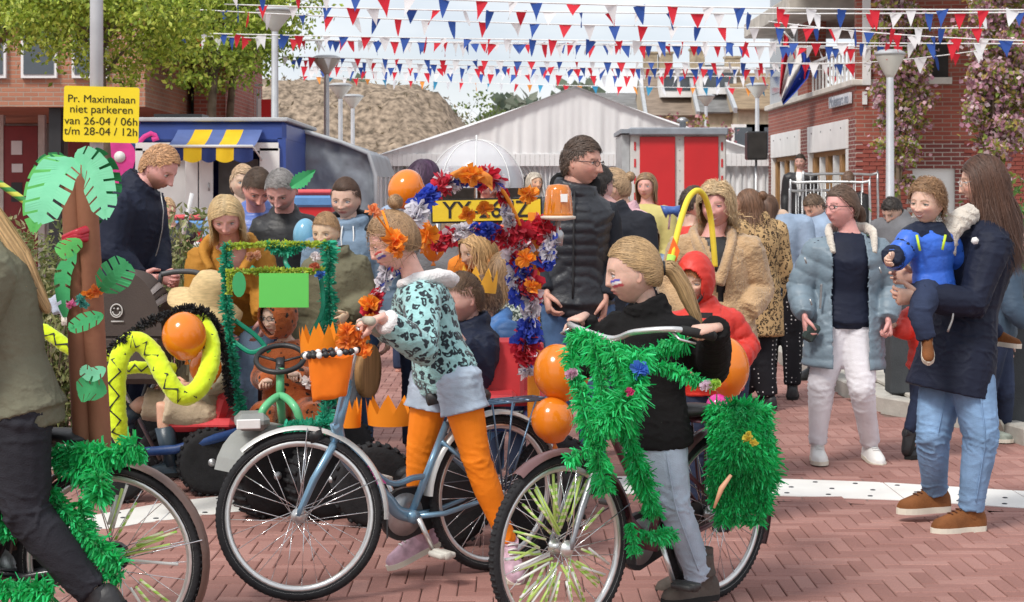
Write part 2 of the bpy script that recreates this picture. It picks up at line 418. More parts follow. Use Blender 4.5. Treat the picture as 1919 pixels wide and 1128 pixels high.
# pavement on the right: kerb stones and square tiles
side = bpy.data.objects.new('pavement', None); C.objects.link(side); side['kind'] = 'structure'; ORG['pavement'] = (0, 0, 0)
conc = M('concrete', (.42, .40, .36), .85, .18, 5, .3, 60); conc_l = M('concrete_light', (.5, .47, .42), .85, .15, 4, .3, 60)
def along(x): return np.interp(x, KX, KY)
for i in range(len(KERB) - 1):
    a, b = KERB[i], KERB[i+1]; L_ = np.linalg.norm(b - a); n = max(1, int(L_ / .6)); d = (b - a) / n
    for j in range(n):
        p = a + d * j; q_ = a + d * (j + 1); u = nrm(d); w = V(-u[1], u[0], 0) * .15
        mb = MB(); mb.box((p + q_) / 2 + w / 2 + V(0, 0, .035), (np.linalg.norm(d) - .008, .14, .15), (0, 0, math.atan2(u[1], u[0])), bev=.012)
        obj('kerbstone', mb, conc, side, smooth=False)
mb = MB(); rr = random.Random(5); cnt = 0
base = MB()
pts = [KERB[0] + V(-.2, 8, 0)] + [k + V(.06, .1, 0) for k in KERB] + [V(14, 11, 0), V(14, 30, 0), V(2.2, 30, 0)]
base.add([[p[0], p[1], .07] for p in pts], [list(range(len(pts)))]); obj('tile_bed', base, conc, side, smooth=False)
tm = {}
tq = MB(); tq.box((0, 0, 0), (.294, .294, .03), bev=.006); tme = tq.mesh('tile', conc_l, False)
for i in range(6, 30):
    for j in range(30, 72):
        x, y = i * .3, j * .3
        if x < 2.2 or y > 21 or abs(x) > y * .31 or y < along(x - .15) + .36 or y < along(x + .15) + .36: continue
        if cnt < 300:
            o = instance('tile', tme, side, loc=(x, y, .087 + rr.uniform(-.002, .002))); o.rotation_euler = (rr.uniform(-.01, .01), rr.uniform(-.01, .01), 0)
        cnt += 1
# gutter of light concrete in front of the kerb to the right
mb = MB()
gl = [G(x, y) for x, y in [(1650, 776), (1780, 803), (1919, 843), (2050, 885)]]; gh = [k + V(0, .5, 0) for k in gl]
# ------------------------------------------------------------------ people
skin_m = M('skin', attr=True, rough=.52, var=.08, vscale=34, bump=.06, bscale=300, sss=.12, spec=.4)
hair_m = M('hair', attr=True, rough=.52, var=.12, vscale=30, bump=.25, bscale=260, stretch=(1, 1, .15), spec=.5)
eye_m = M('eyeball', attr=True, rough=.12, var=0, bump=0, coat=.5)
VARY = [1, 1]; TONE = [None]
def gs(v, s): return np.exp(-(v / s) ** 2)
def sstep(a, b, x):
    t = np.clip((x - a) / (b - a), 0, 1); return t * t * (3 - 2 * t)
def head_shape(d, child, fem, smile=0, wide=1.0):
    """unit directions -> head surface, head height 1"""
    d = np.asarray(d); x = d[:, 0] * .335 * wide; y = d[:, 1] * .425; z = d[:, 2] * .5
    t = np.clip(-d[:, 2], 0, 1); front = sstep(-.1, .25, d[:, 1])
    x = x * (1 - (.30 + .04*fem) * t ** 1.6 + .10 * t * (1 - t) * 2) * (1 + .05 * np.clip(d[:, 2], 0, 1) * (1 - np.clip(d[:, 2], 0, 1)) * 4 * (1 if child else .5))
    y = np.where(d[:, 1] < 0, y * (1 - .52 * sstep(.15, .95, t)), y * (1 - .03 * t))
    y = y - .02 * front * gs(d[:, 0], .8)
    hx = x / wide; zz = z; ez = -.045 if child else -.01
    NZ = VARY[1]; ns = NZ * .075 if child else NZ * (.092 if fem else .112)
    k = front
    y += k * (-.042) * (gs(np.abs(hx) - .135, .075) * gs(zz - ez, .055))
    y += k * .014 * gs(np.abs(hx) - .12, .1) * gs(zz - ez - .085, .035) * (0.4 if child or fem else 1.2)
    nz0 = ez + .05; nz1 = -.185 if not child else -.195
    tt = np.clip((nz0 - zz) / (nz0 - nz1), 0, 1); drop = 1 - sstep(nz1 - .005, nz1 - .035, -(-zz)) if False else sstep(nz1 - .04, nz1 - .005, zz)
    y += k * ns * (.25 + .75 * tt ** (1.3)) * (zz < nz0 + .04) * drop * gs(hx, .036 + .022 * tt) * sstep(nz0 + .04, nz0 - .03, zz)
    y += k * ns * .42 * gs(np.abs(hx) - .052, .028) * gs(zz - nz1 - .018, .028)
    y += k * .026 * gs(hx, .11) * gs(zz + .285, .06)
    mz = -.30 + smile * .05 * (np.abs(hx) / .1) ** 2 * (np.abs(hx) < .16)
    y += k * .016 * gs(hx, .085) * (gs(zz - mz - .022, .017) + 1.1 * gs(zz - mz + .026, .02))
    y -= k * .018 * gs(hx, .10) * gs(zz - mz, .009)
    y += k * .03 * gs(hx, .085) * gs(zz + .43, .065) - k * .012 * gs(hx, .1) * gs(zz + .365, .025)
    y += k * (.02 if not child else .03) * (1 + .6*smile) * gs(np.abs(hx) - .18, .085) * gs(zz + .13, .085)
    x *= 1 + k * (.05 if child else .02) * gs(zz + .2, .12)
    return np.c_[x, y, z], hx, zz, k, ez, mz
def rotm(yaw, pitch=0, roll=0):
    """columns: person's left... x = right-hand lateral (their left), y forward, z up.  yaw 0 faces the camera, 90 faces image right"""
    a = math.radians(yaw); f = V(math.sin(a), -math.cos(a), 0); l = V(math.cos(a), math.sin(a), 0)
    p = math.radians(pitch); f2 = f * math.cos(p) + V(0, 0, -1) * math.sin(p); u = nrm(np.cross(l, -f2) if False else V(0,0,1)*math.cos(p) + f*math.sin(p))
    r = math.radians(roll); l2 = l * math.cos(r) + u * math.sin(r); u2 = u * math.cos(r) - l * math.sin(r)
    return np.stack([l2, f2, u2], 1)       # local (left, forward, up) -> world
SKIN = {'fair': (.66, .40, .31), 'pink': (.68, .38, .30), 'tan': (.55, .33, .24), 'pale': (.72, .47, .38)}
def add_head(mb, c, R, hh, spec):
    tone = TONE[0]; child = spec.get('child', False); fem = spec.get('fem', child); smile = spec.get('smile', 0)
    res = spec.get('res', 1); nu, nv = [(56, 40), (84, 64), (132, 100)][res]
    ph = np.arange(nu) * 2 * PI / nu; ph = ph + .55 * np.sin(ph)           # pole of density
    # ph = 0 at the back; densify the face (ph = pi)
    th = np.linspace(0, PI, nv + 1)[1:-1]; th = th + .12 * np.sin(2 * th + .4) * -1
    th = np.clip(th, .02, PI - .02)
    TH, PH = np.meshgrid(th, ph, indexing='ij')
    d = np.stack([np.sin(TH) * np.sin(PH), -np.sin(TH) * np.cos(PH), np.cos(TH)], -1).reshape(-1, 3)
    d = np.vstack([[0, 0, 1], d, [0, 0, -1]])
    v, hx, zz, k, ez, mz = head_shape(d, child, fem, smile, spec.get('wide', 1))
    col = np.tile(tone, (len(v), 1))
    def paint(w, c2): 
        nonlocal col
        w = np.clip(w, 0, 1)[:, None]; col = col * (1 - w) + np.array(c2) * w
    paint(k * .35 * gs(np.abs(hx) - .19, .08) * gs(zz + .14, .08), (.72, .27, .22))
    paint(k * .35 * gs(hx, .05) * gs(zz + .18, .04), (.68, .27, .22))
    lip = (.52, .17, .16) if fem else (.5, .22, .19)
    paint(k * (gs(hx, .1) * (gs(zz - mz - .02, .017) + gs(zz - mz + .022, .02)) > .35) * (.75 if fem else .5), lip)
    if spec.get('teeth'): paint(k * 1.6 * gs(hx, .085) * gs(zz - mz + .002, .016) - .35, (.85, .82, .78))
    else: paint(k * 1.2 * gs(hx, .10) * gs(zz - mz, .007), (.2, .06, .06))
    bc = spec.get('brow', tuple(np.array(spec.get('hair', (.2, .12, .07))) * .6))
    bz = ez + .095 - .03 * ((np.abs(hx) - .13) / .09) ** 2
    paint(k * .85 * ((np.abs(np.abs(hx) - .135) < .085) * gs(zz - bz, .014)), bc)
    if spec.get('beard') is not None:
        w = k * sstep(-.16, -.26, zz) * (1 - gs(hx, .08) * gs(zz - mz, .03)); w = np.maximum(w, sstep(-.05, -.25, zz) * (np.abs(hx) > .2) * (d[:, 1] > -.1))
        paint(w * .6, spec['beard'])
    for side, bands in spec.get('paint', {}).items():          # face paint on the cheeks
        sx = 1 if side == 'l' else -1
        for bi, bc2 in enumerate(bands):
            zc = -.115 - bi * .04 + (hx * sx - .2) * .25
            ok = (hx * sx > .1) & (hx * sx < .26) & (np.abs(zz - zc) < .019) & (d[:, 1] > 0)
            paint(ok * .9, bc2)
    f = [[0, 1 + (k_+1) % nu, 1 + k_] for k_ in range(nu)]
    for i in range(nv - 2):
        for q in range(nu):
            l = (q + 1) % nu; f.append([1+i*nu+q, 1+i*nu+l, 1+(i+1)*nu+l, 1+(i+1)*nu+q])
    e = 1 + (nv - 2) * nu; b = len(v) - 1; f += [[e + q, e + (q+1) % nu, b] for q in range(nu)]
    W = lambda p: np.asarray(p) * hh @ R.T + c
    mb.add(W(v), f, 0, col)
    # ears
    for s in (-1, 1):
        E = MB(); E.ball((0, 0, 0), (.022, .052, .088), nu=12, nv=8); ev = E.v[0]
        dent = gs(ev[:, 1], .03) * gs(ev[:, 2] - .01, .045) * (ev[:, 0] * s > 0); ev[:, 0] -= s * .02 * dent
        a = .35 * s; ev = np.c_[ev[:, 0] * math.cos(a) - ev[:, 1] * math.sin(a) * 1, ev[:, 0] * math.sin(a) + ev[:, 1] * math.cos(a), ev[:, 2] + ev[:, 1] * -.15]
        w_ = spec.get('wide', 1)
        mb.add(W(ev + [s * .328 * w_, -.03, -.06 if not child else -.09]), E.f, 0, tone * [1.0, .88, .86])
    # eyes
    if spec.get('eyes', True):
        sq = .6 if smile else 1
        er = .062 if child else .053
        for s in (-1, 1):
            dd = V(s * .135 / .335, 0, ez / .5); dd[1] = math.sqrt(max(0, 1 - dd[0]**2 - dd[2]**2))
            p = head_shape(np.array([dd]), child, fem, smile)[0][0]
            ec = V(s * .135, p[1] - er * .62, ez)
            E = MB(); E.ball((0, 0, 0), er, nu=14, nv=12); ev = E.v[0]; look = nrm(V(0, 1, -.12) + V(*spec.get('look', (0, 0, 0))))
            ca = (ev / er) @ look; cl = np.where((ca > .97)[:, None], (.02, .02, .02), np.where((ca > .84)[:, None], spec.get('iris', (.16, .2, .26)), (.78, .74, .72)))
            mb.add(W(ev * [1.18, 1, .78 * sq] + ec), E.f, 1, cl)
            u = np.linspace(-1.15, 1.15, 9)
            for zs, rr_, cc_ in ((1, .015, tone * .2), (-1, .007, tone * .6)):
                pts = np.stack([ec[0] + np.sin(u) * er * 1.22, ec[1] + np.cos(u) * er * .98 + .004, ec[2] + zs * np.cos(u) * er * .66 * sq], 1)
                mb.tube(W(pts), [(rr_*hh*.75, rr_*hh*.6)] * 9, 5, 0, cc_)
            # upper lid
            pts = np.stack([ec[0] + np.sin(u) * er * 1.2, ec[1] + np.cos(u) * er * .82, ec[2] + np.cos(u) * er * .92 * sq], 1)
            mb.tube(W(pts), [(.017*hh, .012*hh)] * 9, 6, 0, tone * .93)
    return W
def cap_pts(d, s=1.06):
    return np.c_[d[:, 0] * .345, np.where(d[:, 1] < 0, d[:, 1] * .44 * (1 - .2 * np.clip(-d[:, 2], 0, 1)), d[:, 1] * .425), d[:, 2] * .505] * s
def add_hair(W, hh, spec, seedv, R):
    st = spec.get('hstyle', 'short'); base = np.array(spec.get('hair', (.2, .12, .07))); rng = np.random.default_rng(seedv)
    n = int([1, 1.2, 1.6][spec.get('res', 1)] * spec.get('hn', [300, 900, 1.0][spec.get('res', 1)] if spec.get('res', 1) < 2 else 2300)); child = spec.get('child', False); H = MB()
    thin = spec.get('hw', [.034, .018, .0095][spec.get('res', 1)])
    hl = spec.get('hairline', .27); side0 = spec.get('sideline', .07 if spec.get('hstyle', 'short') == 'short' else .02)
    def zmin(y, x):
        return np.interp(y, [-.45, -.15, -.04, .06, .2, .30, .42], [-.30, -.22, side0, side0 + .01, .15, hl - .02, hl])
    # under cap
    nu, nv = 48, 30; th = np.linspace(.0, PI * .82, nv); ph = np.arange(nu) * 2 * PI / nu
    TH, PH = np.meshgrid(th, ph, indexing='ij'); d = np.stack([np.sin(TH)*np.sin(PH), -np.sin(TH)*np.cos(PH), np.cos(TH)], -1).reshape(-1, 3)
    thick = spec.get('thick', 1.045)
    p = cap_pts(d, thick); lim = zmin(p[:, 1], p[:, 0])
    inside = p[:, 2] - lim; sc = 1 - .085 * sstep(.05, -.02, inside); p = p * sc[:, None]
    p += (snoise(p, 22, seedv) * .006)[:, None] * d
    keep = inside > -.015
    f = []
    for i in range(nv - 1):
        for k in range(nu):
            l = (k + 1) % nu; q = [i*nu+k, i*nu+l, (i+1)*nu+l, (i+1)*nu+k]
            if keep[q].all(): f.append(q)
    if st != 'bald': H.add(W(p), f, 0, base * .62)
    # strands
    m = n * 4; d = nrm(rng.normal(size=(m, 3))); p = cap_pts(d, thick); ok = p[:, 2] > zmin(p[:, 1], p[:, 0]) - .005
    if st == 'pony' or st == 'bun' or st == 'long' or st == 'bob':
        pass
    p = p[ok][:n]; d = d[ok][:n]; n = len(p)
    N = 9 if st in ('bob', 'long', 'pony', 'bun', 'halfup', 'curly') else 6
    jit = rng.normal(size=(n, 3)) * np.where(rng.random(n) < .14, 2.4 if st in ('long', 'bob', 'curly') else 1.5, 1)[:, None]; path = [p.copy()]; q = p.copy()
    tie = np.array(spec.get('tie', (0, -.46, .05)))
    lay = rng.uniform(0, 1, n); rad = thick + .005 + .05 * lay * spec.get('vol', 1)
    L = spec.get('hlen', {'short': .16, 'bob': 1.0, 'long': 1.7, 'pony': 1, 'bun': 1, 'curly': .55, 'halfup': 1.8}[st])
    for k in range(1, N):
        if st == 'short':
            top_ = (q[:, 2] > .22)[:, None]; sw = spec.get('sweep', .5)
            Fd = np.where(top_, np.c_[np.full(n, .55), np.full(n, sw * .6 - .15), np.where(q[:, 1] > .25, .25 - .5 * sw, -.1)], np.c_[q[:, 0] * .3, np.where(q[:, 1] > .1, .1, -.25), np.full(n, -.9)])
            stp = L / N * np.where(top_, 1.15, .6)
        elif st in ('bob', 'long', 'halfup', 'curly'):
            pt = spec.get('part', 0.0)
            Fd = np.c_[np.sign(q[:, 0] - pt) * np.where(q[:, 2] > .2, 1.0, .12), np.where(q[:, 2] > .2, -.05 - .3 * (st != 'bob'), np.where(q[:, 2] < -.1, spec.get('back', 0.0), -.25)), np.where(q[:, 2] > .3, -.5, -1.6)]
            if not spec.get('bangs'):
                fr = (q[:, 1] > .15) & (q[:, 2] < .34) & (np.abs(q[:, 0]) < .31) & (q[:, 2] > -.5)
                sg = np.where(q[:, 0] - pt > 0, 1, -1)
                Fd = np.where(fr[:, None], np.c_[sg * 1.9, np.full(n, -.5), np.full(n, -.7)], Fd)
            stp = L * rng.uniform(.85, 1.05, n)[:, None] / N
        else:
            Fd = tie - q; stp = np.clip(np.linalg.norm(tie - q, axis=1) * 1.15 / max(1, N - k), .01, .3)[:, None]
        Fd = nrm(Fd + jit * spec.get('mess', .12))
        nn = nrm(q / np.array([.345, .44, .505])**2)
        on = (q[:, 2] > -.12) | (st in ('pony', 'bun', 'short'))
        T = Fd - nn * (Fd * nn).sum(1, keepdims=True); Fd = np.where(on[:, None], nrm(T), Fd)
        q = q + Fd * stp
        if st == 'curly': q = q + .035 * np.c_[np.sin(k * 1.9 + jit[:, 0] * 5), np.cos(k * 1.9 + jit[:, 1] * 5), np.sin(k * 2.3 + jit[:, 2] * 5)] 
        rr_ = np.sqrt((q[:, 0]/.345)**2 + (q[:, 1]/np.where(q[:, 1] > 0, .425, .44))**2 + (q[:, 2]/.505)**2)
        grow = rad if st != 'short' else rad + .005 * k * spec.get('vol', 1)
        push = np.where((rr_ < grow) | ((st in ('pony', 'bun')) & (rr_ > grow)), grow / np.maximum(rr_, .3), 1)
        push = np.where(q[:, 2] < -.30, np.minimum(push, 1.0), push) if st in ('bob', 'long', 'halfup') else push
        q = q * push[:, None]; path.append(q.copy())
    A = np.stack(path, 1); ribbons(H, W, A, nrm(A / np.array([.345, .44, .505])**2), thin, base, rng, n)
    def bundle(path_, r0, cnt, w, curl=.0, spreadv=1.0):
        path_ = np.asarray(path_, float); tt = np.linspace(0, 1, 11); k_ = np.linspace(0, 1, len(path_))
        c_ = np.stack([np.interp(tt, k_, path_[:, j]) for j in range(3)], 1)
        prof = np.interp(tt, [0, .15, .6, 1], [.6, 1, .95, .35]) * r0
        cnt = int(cnt * 1.8); off = rng.normal(size=(cnt, 3)) * .6; off = off / np.maximum(1, np.linalg.norm(off, axis=1, keepdims=True))
        A_ = c_[None] + off[:, None] * prof[None, :, None] * spreadv
        A_ += curl * np.sin(tt[None, :, None] * 14 + rng.uniform(0, 6, (cnt, 1, 3))) * tt[None, :, None]
        cut = rng.uniform(.75, 1.05, cnt)
        A_ = A_[:, :1] + (A_ - A_[:, :1]) * 1.0
        ribbons(H, W, A_, np.tile(nrm(off)[:, None] + V(0, .01, 0), (1, 11, 1)), w, base, rng, cnt)
        H.tube(W(c_), [(a * .5 * hh, a * .5 * hh) for a in prof], 10, 0, base * .6)
    if 'tail' in spec: bundle(spec['tail'], spec.get('tailr', .12), spec.get('tailn', 260), thin * 1.1, spec.get('tcurl', .01))
    if st == 'bun' or spec.get('bunat') is not None:
        bc = np.array(spec.get('bunat', (0, -.45, .22))); br = spec.get('bunr', .14)
        a = rng.uniform(0, 2*PI, (160, 1)) + np.linspace(0, 2.6, 9)[None]; ax = nrm(rng.normal(size=(160, 3)))
        b1 = nrm(np.cross(ax, rng.normal(size=(160, 3)))); b2 = np.cross(ax, b1)
        A_ = bc + br * rng.uniform(.85, 1.1, (160, 1, 1)) * (np.cos(a)[..., None] * b1[:, None] + np.sin(a)[..., None] * b2[:, None])
        ribbons(H, W, A_, nrm(A_ - bc), thin * 1.2, base, rng, 160); H.ball(W(bc[None])[0], br * .9 * hh, 0, base * .6)
    return H
def ribbons(H, W, A, Nn, w, base, rng, n):
    A = np.asarray(A); K = A.shape[1]; T = np.gradient(A, axis=1); S = nrm(np.cross(T, Nn)); tt = np.linspace(0, 1, K)
    wd = (w * rng.uniform(.6, 1.3, n))[:, None, None] * np.interp(tt, [0, .2, .7, 1], [.7, 1, .8, .15])[None, :, None]
    Lp = A - S * wd / 2; Rp = A + S * wd / 2; Mp = A + nrm(Nn) * wd * .22
    v = np.stack([Lp, Mp, Rp], 2).reshape(-1, 3)
    br = rng.uniform(.65, 1.35, n); col = base[None] * br[:, None]; col = np.repeat(col, K * 3, 0)
    i = np.arange(n)[:, None] * K * 3 + np.arange(K - 1)[None] * 3; i = i.ravel()
    f = np.concatenate([np.stack([i, i+1, i+4, i+3], 1), np.stack([i+1, i+2, i+5, i+4], 1)])
    H.add(W(v), f, 0, col)
def add_hand(mb, wrist, dirv, palm, side, hs, tone, curl=.35, spread=1.0, thumb=.5):
    """dirv wrist->knuckles, palm = palm normal, side=+1: thumb lies towards cross(dirv,palm)"""
    d = nrm(dirv); pn = nrm(np.asarray(palm) - d * np.dot(palm, d)); lat = np.cross(d, pn) * side
    w = np.asarray(wrist)
    mb.tube([w - d*hs*.12, w + d*hs*.05, w + d*hs*.28, w + d*hs*.5, w + d*hs*.56], [(hs*.13, hs*.10), (hs*.15, hs*.10), (hs*.21, hs*.095), (hs*.225, hs*.085), (hs*.18, hs*.05)], 10, 0, tone, up=pn)
    offs = [.155, .052, -.052, -.15]; lens = [.40, .45, .42, .33]
    for i in range(4):
        b = w + d*hs*(.47 - .03*abs(i-1.3)) + lat*hs*offs[i]; p = [b - d*hs*.08, b]; a = 0; L_ = lens[i] * hs
        c = curl * (1 + .12*i)
        for k, fr in enumerate((.45, .3, .25)):
            a += c * (1.1, 1.3, .9)[k]; dd = d*math.cos(a) + pn*math.sin(a) + lat * (.06*spread*(1.5-i)) * max(0, math.cos(a)); p.append(p[-1] + nrm(dd) * L_ * fr)
        r = hs * .048 * (1, 1.02, .98, .86)[i]
        mb.tube(p, [r*1.05, r*1.12, r*1.0, r*.92, r*.62], 8, 0, tone * [1, .95, .94])
        mb.ball(p[-1], r * .66, 0, tone, 8, 6)
    b = w + d*hs*.1 + lat*hs*.13
    dd = nrm(d * .75 + lat * (.85 - thumb * .6) + pn * (.3 + thumb * .5)); d2 = nrm(d * .9 + lat * (.35 - thumb * .7) + pn * (.25 + thumb * .6))
    p = [b, b + dd*hs*.2, b + dd*hs*.36, b + dd*hs*.36 + d2*hs*.17]
    mb.tube(p, [hs*.075, hs*.07, hs*.055, hs*.036], 8, 0, tone); mb.ball(p[-1], hs*.037, 0, tone, 8, 6)
def apply_mods(ob):
    dg = bpy.context.evaluated_depsgraph_get(); dg.update(); e = ob.evaluated_get(dg); me = bpy.data.meshes.new_from_object(e, depsgraph=dg)
    old = ob.data; ob.modifiers.clear(); ob.data = me; bpy.data.meshes.remove(old); return me
def remesh(name, mb, voxel, mats, parent, smooth_it=5, disp=None, cut=None, solid=0, label=None, colfn=None):
    o = obj(name, mb, mats, parent, label=label)
    r = o.modifiers.new('r', 'REMESH'); r.mode = 'VOXEL'; r.voxel_size = voxel; r.use_smooth_shade = True
    s = o.modifiers.new('s', 'SMOOTH'); s.factor = .6; s.iterations = smooth_it
    me = apply_mods(o); me.name = name; n = len(me.vertices); co = np.zeros(n * 3, np.float32); me.vertices.foreach_get('co', co); co = co.reshape(-1, 3).astype(float)
    if disp is not None:
        no = np.zeros(n * 3, np.float32); me.vertices.foreach_get('normal', no); no = no.reshape(-1, 3)
        org = np.array(ORG.get(parent.name, (0, 0, 0))) if parent else np.zeros(3)
        co = co + no * disp(co + org, no)[:, None]; me.vertices.foreach_set('co', co.astype(np.float32).ravel())
    if colfn is not None:
        org = np.array(ORG.get(parent.name, (0, 0, 0))) if parent else np.zeros(3)
        ca = me.color_attributes.new('Col', 'FLOAT_COLOR', 'POINT'); cc = np.ones((n, 4), np.float32); cc[:, :3] = colfn(co + org); ca.data.foreach_set('color', cc.ravel())
    if cut is not None:
        import bmesh
        org = np.array(ORG.get(parent.name, (0, 0, 0))) if parent else np.zeros(3)
        kill = cut(co + org); bm_ = bmesh.new(); bm_.from_mesh(me); bm_.verts.ensure_lookup_table()
        bmesh.ops.delete(bm_, geom=[bm_.verts[i] for i in np.nonzero(kill)[0]], context='VERTS'); bm_.to_mesh(me); bm_.free()
        if solid:
            m_ = o.modifiers.new('t', 'SOLIDIFY'); m_.thickness = solid; m_.offset = -1; me = apply_mods(o); me.name = name
    me.polygons.foreach_set('use_smooth', np.ones(len(me.polygons), bool)); me.update()
    if not me.materials:
        for m in (mats if isinstance(mats, (list, tuple)) else [mats]): me.materials.append(m)
    return o
def bone_disp(bones, amp=.004, puff=0, pitch=.09, seed=0.0, joint=.6, fine=0.0):
    B = [(np.asarray(a, float), np.asarray(b, float), s0) for a, b, s0 in bones]
    def fn(co, no):
        best = np.full(len(co), 1e9); s = np.zeros(len(co)); jp = np.zeros(len(co))
        for a, b, s0 in B:
            ab = b - a; L_ = np.linalg.norm(ab) + 1e-6; t = np.clip((co - a) @ ab / L_**2, 0, 1); dd = np.linalg.norm(co - a - t[:, None] * ab, axis=1)
            m = dd < best; best = np.where(m, dd, best); s = np.where(m, s0 + t * L_, s); jp = np.where(m, np.maximum(gs(t, .22), gs(1 - t, .22)), jp)
        cz = co * [1, 1, 1.9]; wp = cz + .05 * np.stack([snoise(co, 7, seed), snoise(co, 8, seed+4), snoise(co, 6, seed+8)], 1)
        n1 = snoise(wp, 13, seed + 1); n2 = snoise(wp, 24, seed + 5)
        rid = np.exp(-(n1 / .13)**2) * (.25 + joint * jp) + .6 * np.exp(-(n2 / .16)**2) * (.15 + .8 * joint * jp)
        w = amp * (.95 * rid + .75 * snoise(co, 5, seed + 2) - .25)
        if puff: w = w * .7 + puff * (np.abs(np.sin(PI * s / pitch)) ** .55 - .6)
        if fine: w = w + fine * snoise(co, 120, seed) * snoise(co, 77, seed + 5)
        return w
    return fn
STD = dict(ankle=.05, knee=.285, hip=.525, waist=.61, chest=.72, sh=.815, neck=.845, chin=.87)
PEOPLE = []
def person(label, px, D, H, yaw=0, foot=None, head=None, hyaw=None, hpitch=0, hroll=0, J=None, top=None, legs=None, shoes=None, group=None,
           spec=None, hands=None, voxel=None, sc=1.0, hand_curl=.35, hips=True, name='person', extra=None, build=1.0, vis_legs=True, lean=None, base_z=0.0):
    """joints J: name -> (px, py, dd); defaults come from a standing figure of height H at depth D"""
    spec = dict(spec or {}); J = J or {}; i = len(PEOPLE)
    base = V((px - CX) * D / F, D, base_z); R0 = rotm(yaw); voxel = voxel or (.007 if D < 8.3 else .010 if D < 11 else .014)
    rv = random.Random(i * 7 + 3); spec.setdefault('wide', rv.uniform(.93, 1.07)); VARY[1] = rv.uniform(.78, 1.25)
    spec.setdefault('iris', rv.choice([(.16, .2, .26), (.12, .07, .04), (.2, .26, .3), (.1, .12, .07)]))
    spec.setdefault('res', 2 if D < 8.2 else 1 if D < 13 else 0)
    def loc(x, y, z): return base + R0 @ V(x * H, y * H, z * H)
    jt = {}
    shw = .103 * build * (.97 if spec.get('fem') else 1)
    jt['pelvis'] = loc(0, 0, .545); jt['waist'] = loc(0, .003, .615); jt['chest'] = loc(0, .005, .73); jt['neck'] = loc(0, -.005, .84)
    for s, sx in (('l', 1), ('r', -1)):
        jt['sh_'+s] = loc(sx*shw, 0, .805); jt['el_'+s] = loc(sx*(shw+.028), -.01, .63); jt['wr_'+s] = loc(sx*(shw+.03), .035, .485)
        jt['hip_'+s] = loc(sx*.052, 0, .525); jt['kn_'+s] = loc(sx*.055, .012, .285); jt['an_'+s] = loc(sx*.055, -.012, .05)
        jt['toe_'+s] = None
    hh = spec.get('hh', .135 * H if not spec.get('child') else .2)
    def pix(q): return P(q[0], q[1], D + q[2]) if len(q) == 3 else np.array(q[:3])
    if lean is not None:      # (px, py, dd) of the neck: everything above the pelvis follows
        nk = pix(lean); dlt = nk - jt['neck']
        for k in jt:
            if jt[k] is None or k.startswith(('hip', 'kn', 'an', 'toe')): continue
            t = np.clip((jt[k][2] - jt['pelvis'][2]) / (jt['neck'][2] - jt['pelvis'][2]), 0, 1.0); jt[k] = jt[k] + dlt * t
    if 'pelvis' in J:
        dl = pix(J['pelvis']) - jt['pelvis']
        for k in list(jt):
            if jt[k] is not None and not k.startswith(('an', 'kn', 'toe')) and (lean is None or k.startswith(('hip', 'pelvis'))): jt[k] = jt[k] + dl
        if lean is not None: jt['waist'] = lerp(jt['pelvis'], jt['neck'], .28); jt['chest'] = lerp(jt['pelvis'], jt['neck'], .64)
    for k, q in J.items(): jt[k] = None if q is None else pix(q)
    if 'neck' in J and 'chest' not in J: jt['waist'] = lerp(jt['pelvis'], jt['neck'], .27); jt['chest'] = lerp(jt['pelvis'], jt['neck'], .65)
    Rh = rotm(yaw if hyaw is None else hyaw, hpitch, hroll)
    hc = pix(head) if head is not None else jt['neck'] + V(0, 0, .027*H + .5*hh) + Rh[:, 1] * .10 * hh
    t = thing(name, label, 'person', base, group); PEOPLE.append(t)
    tone = np.array(SKIN[spec.get('skin', 'fair')]) * [rv.uniform(.86, 1.06), rv.uniform(.84, 1.04), rv.uniform(.82, 1.04)]; TONE[0] = tone
    # ---- body (one mesh)
    lat = nrm(jt['sh_l'] - jt['sh_r']); latp = nrm(jt['hip_l'] - jt['hip_r'])
    sp = [jt['pelvis'], jt['waist'], jt['chest']]
    upper = nrm(jt['neck'] - jt['chest']); shm = (jt['sh_l'] + jt['sh_r']) / 2
    def torso(mb, inf, zlo=None, bust=0, belly=0, col=None, hem_flare=0, top_r=1.0):
        g_ = build
        rows = [(jt['pelvis'] - upper*0 - nrm(jt['waist']-jt['pelvis'])*.055*H, .085*g_, .062, latp), (jt['pelvis'], .091*g_, .068, latp), (jt['waist'], .074*g_, .058*(1+belly), lerp(latp, lat, .5)),
                (jt['chest'], .088*g_, .070*(1+bust*.25), lat), (lerp(jt['chest'], jt['neck'], .5), .100*g_, .063, lat), (lerp(jt['chest'], jt['neck'], .74), .090*g_, .054, lat),
                (lerp(jt['chest'], jt['neck'], .92), .062*g_, .042, lat), (lerp(jt['chest'], jt['neck'], 1.04), .040*g_*top_r, .034*top_r, lat)]
        pts = [r[0] for r in rows]; T = np.gradient(np.array(pts), axis=0)
        ups = [np.cross(nrm(T[k]), nrm(rows[k][3])) for k in range(len(rows))]
        mb.tube(pts, [(r[1]*H + inf*(1 if k < 5 else .55 if k < 7 else .3), r[2]*H + inf*(1 if k < 5 else .55)) for k, r in enumerate(rows)], 20, 0, col, up=ups)
        return ups
    bodyc = MB()
    body_mb = MB(); torso(body_mb, -.010)
    hdir = nrm(hc - jt['neck'])
    nr = .034*H if not spec.get('child') else .032*H
    neck_top = hc + Rh @ V(0, -.12*hh, -.28*hh)
    body_mb.tube([jt['neck'] - upper*.05*H, jt['neck'], lerp(jt['neck'], neck_top, .5), neck_top], [(nr*1.5, nr*1.35), (nr*1.1, nr*1.05), (nr*.98, nr*.98), (nr, nr)], 12)
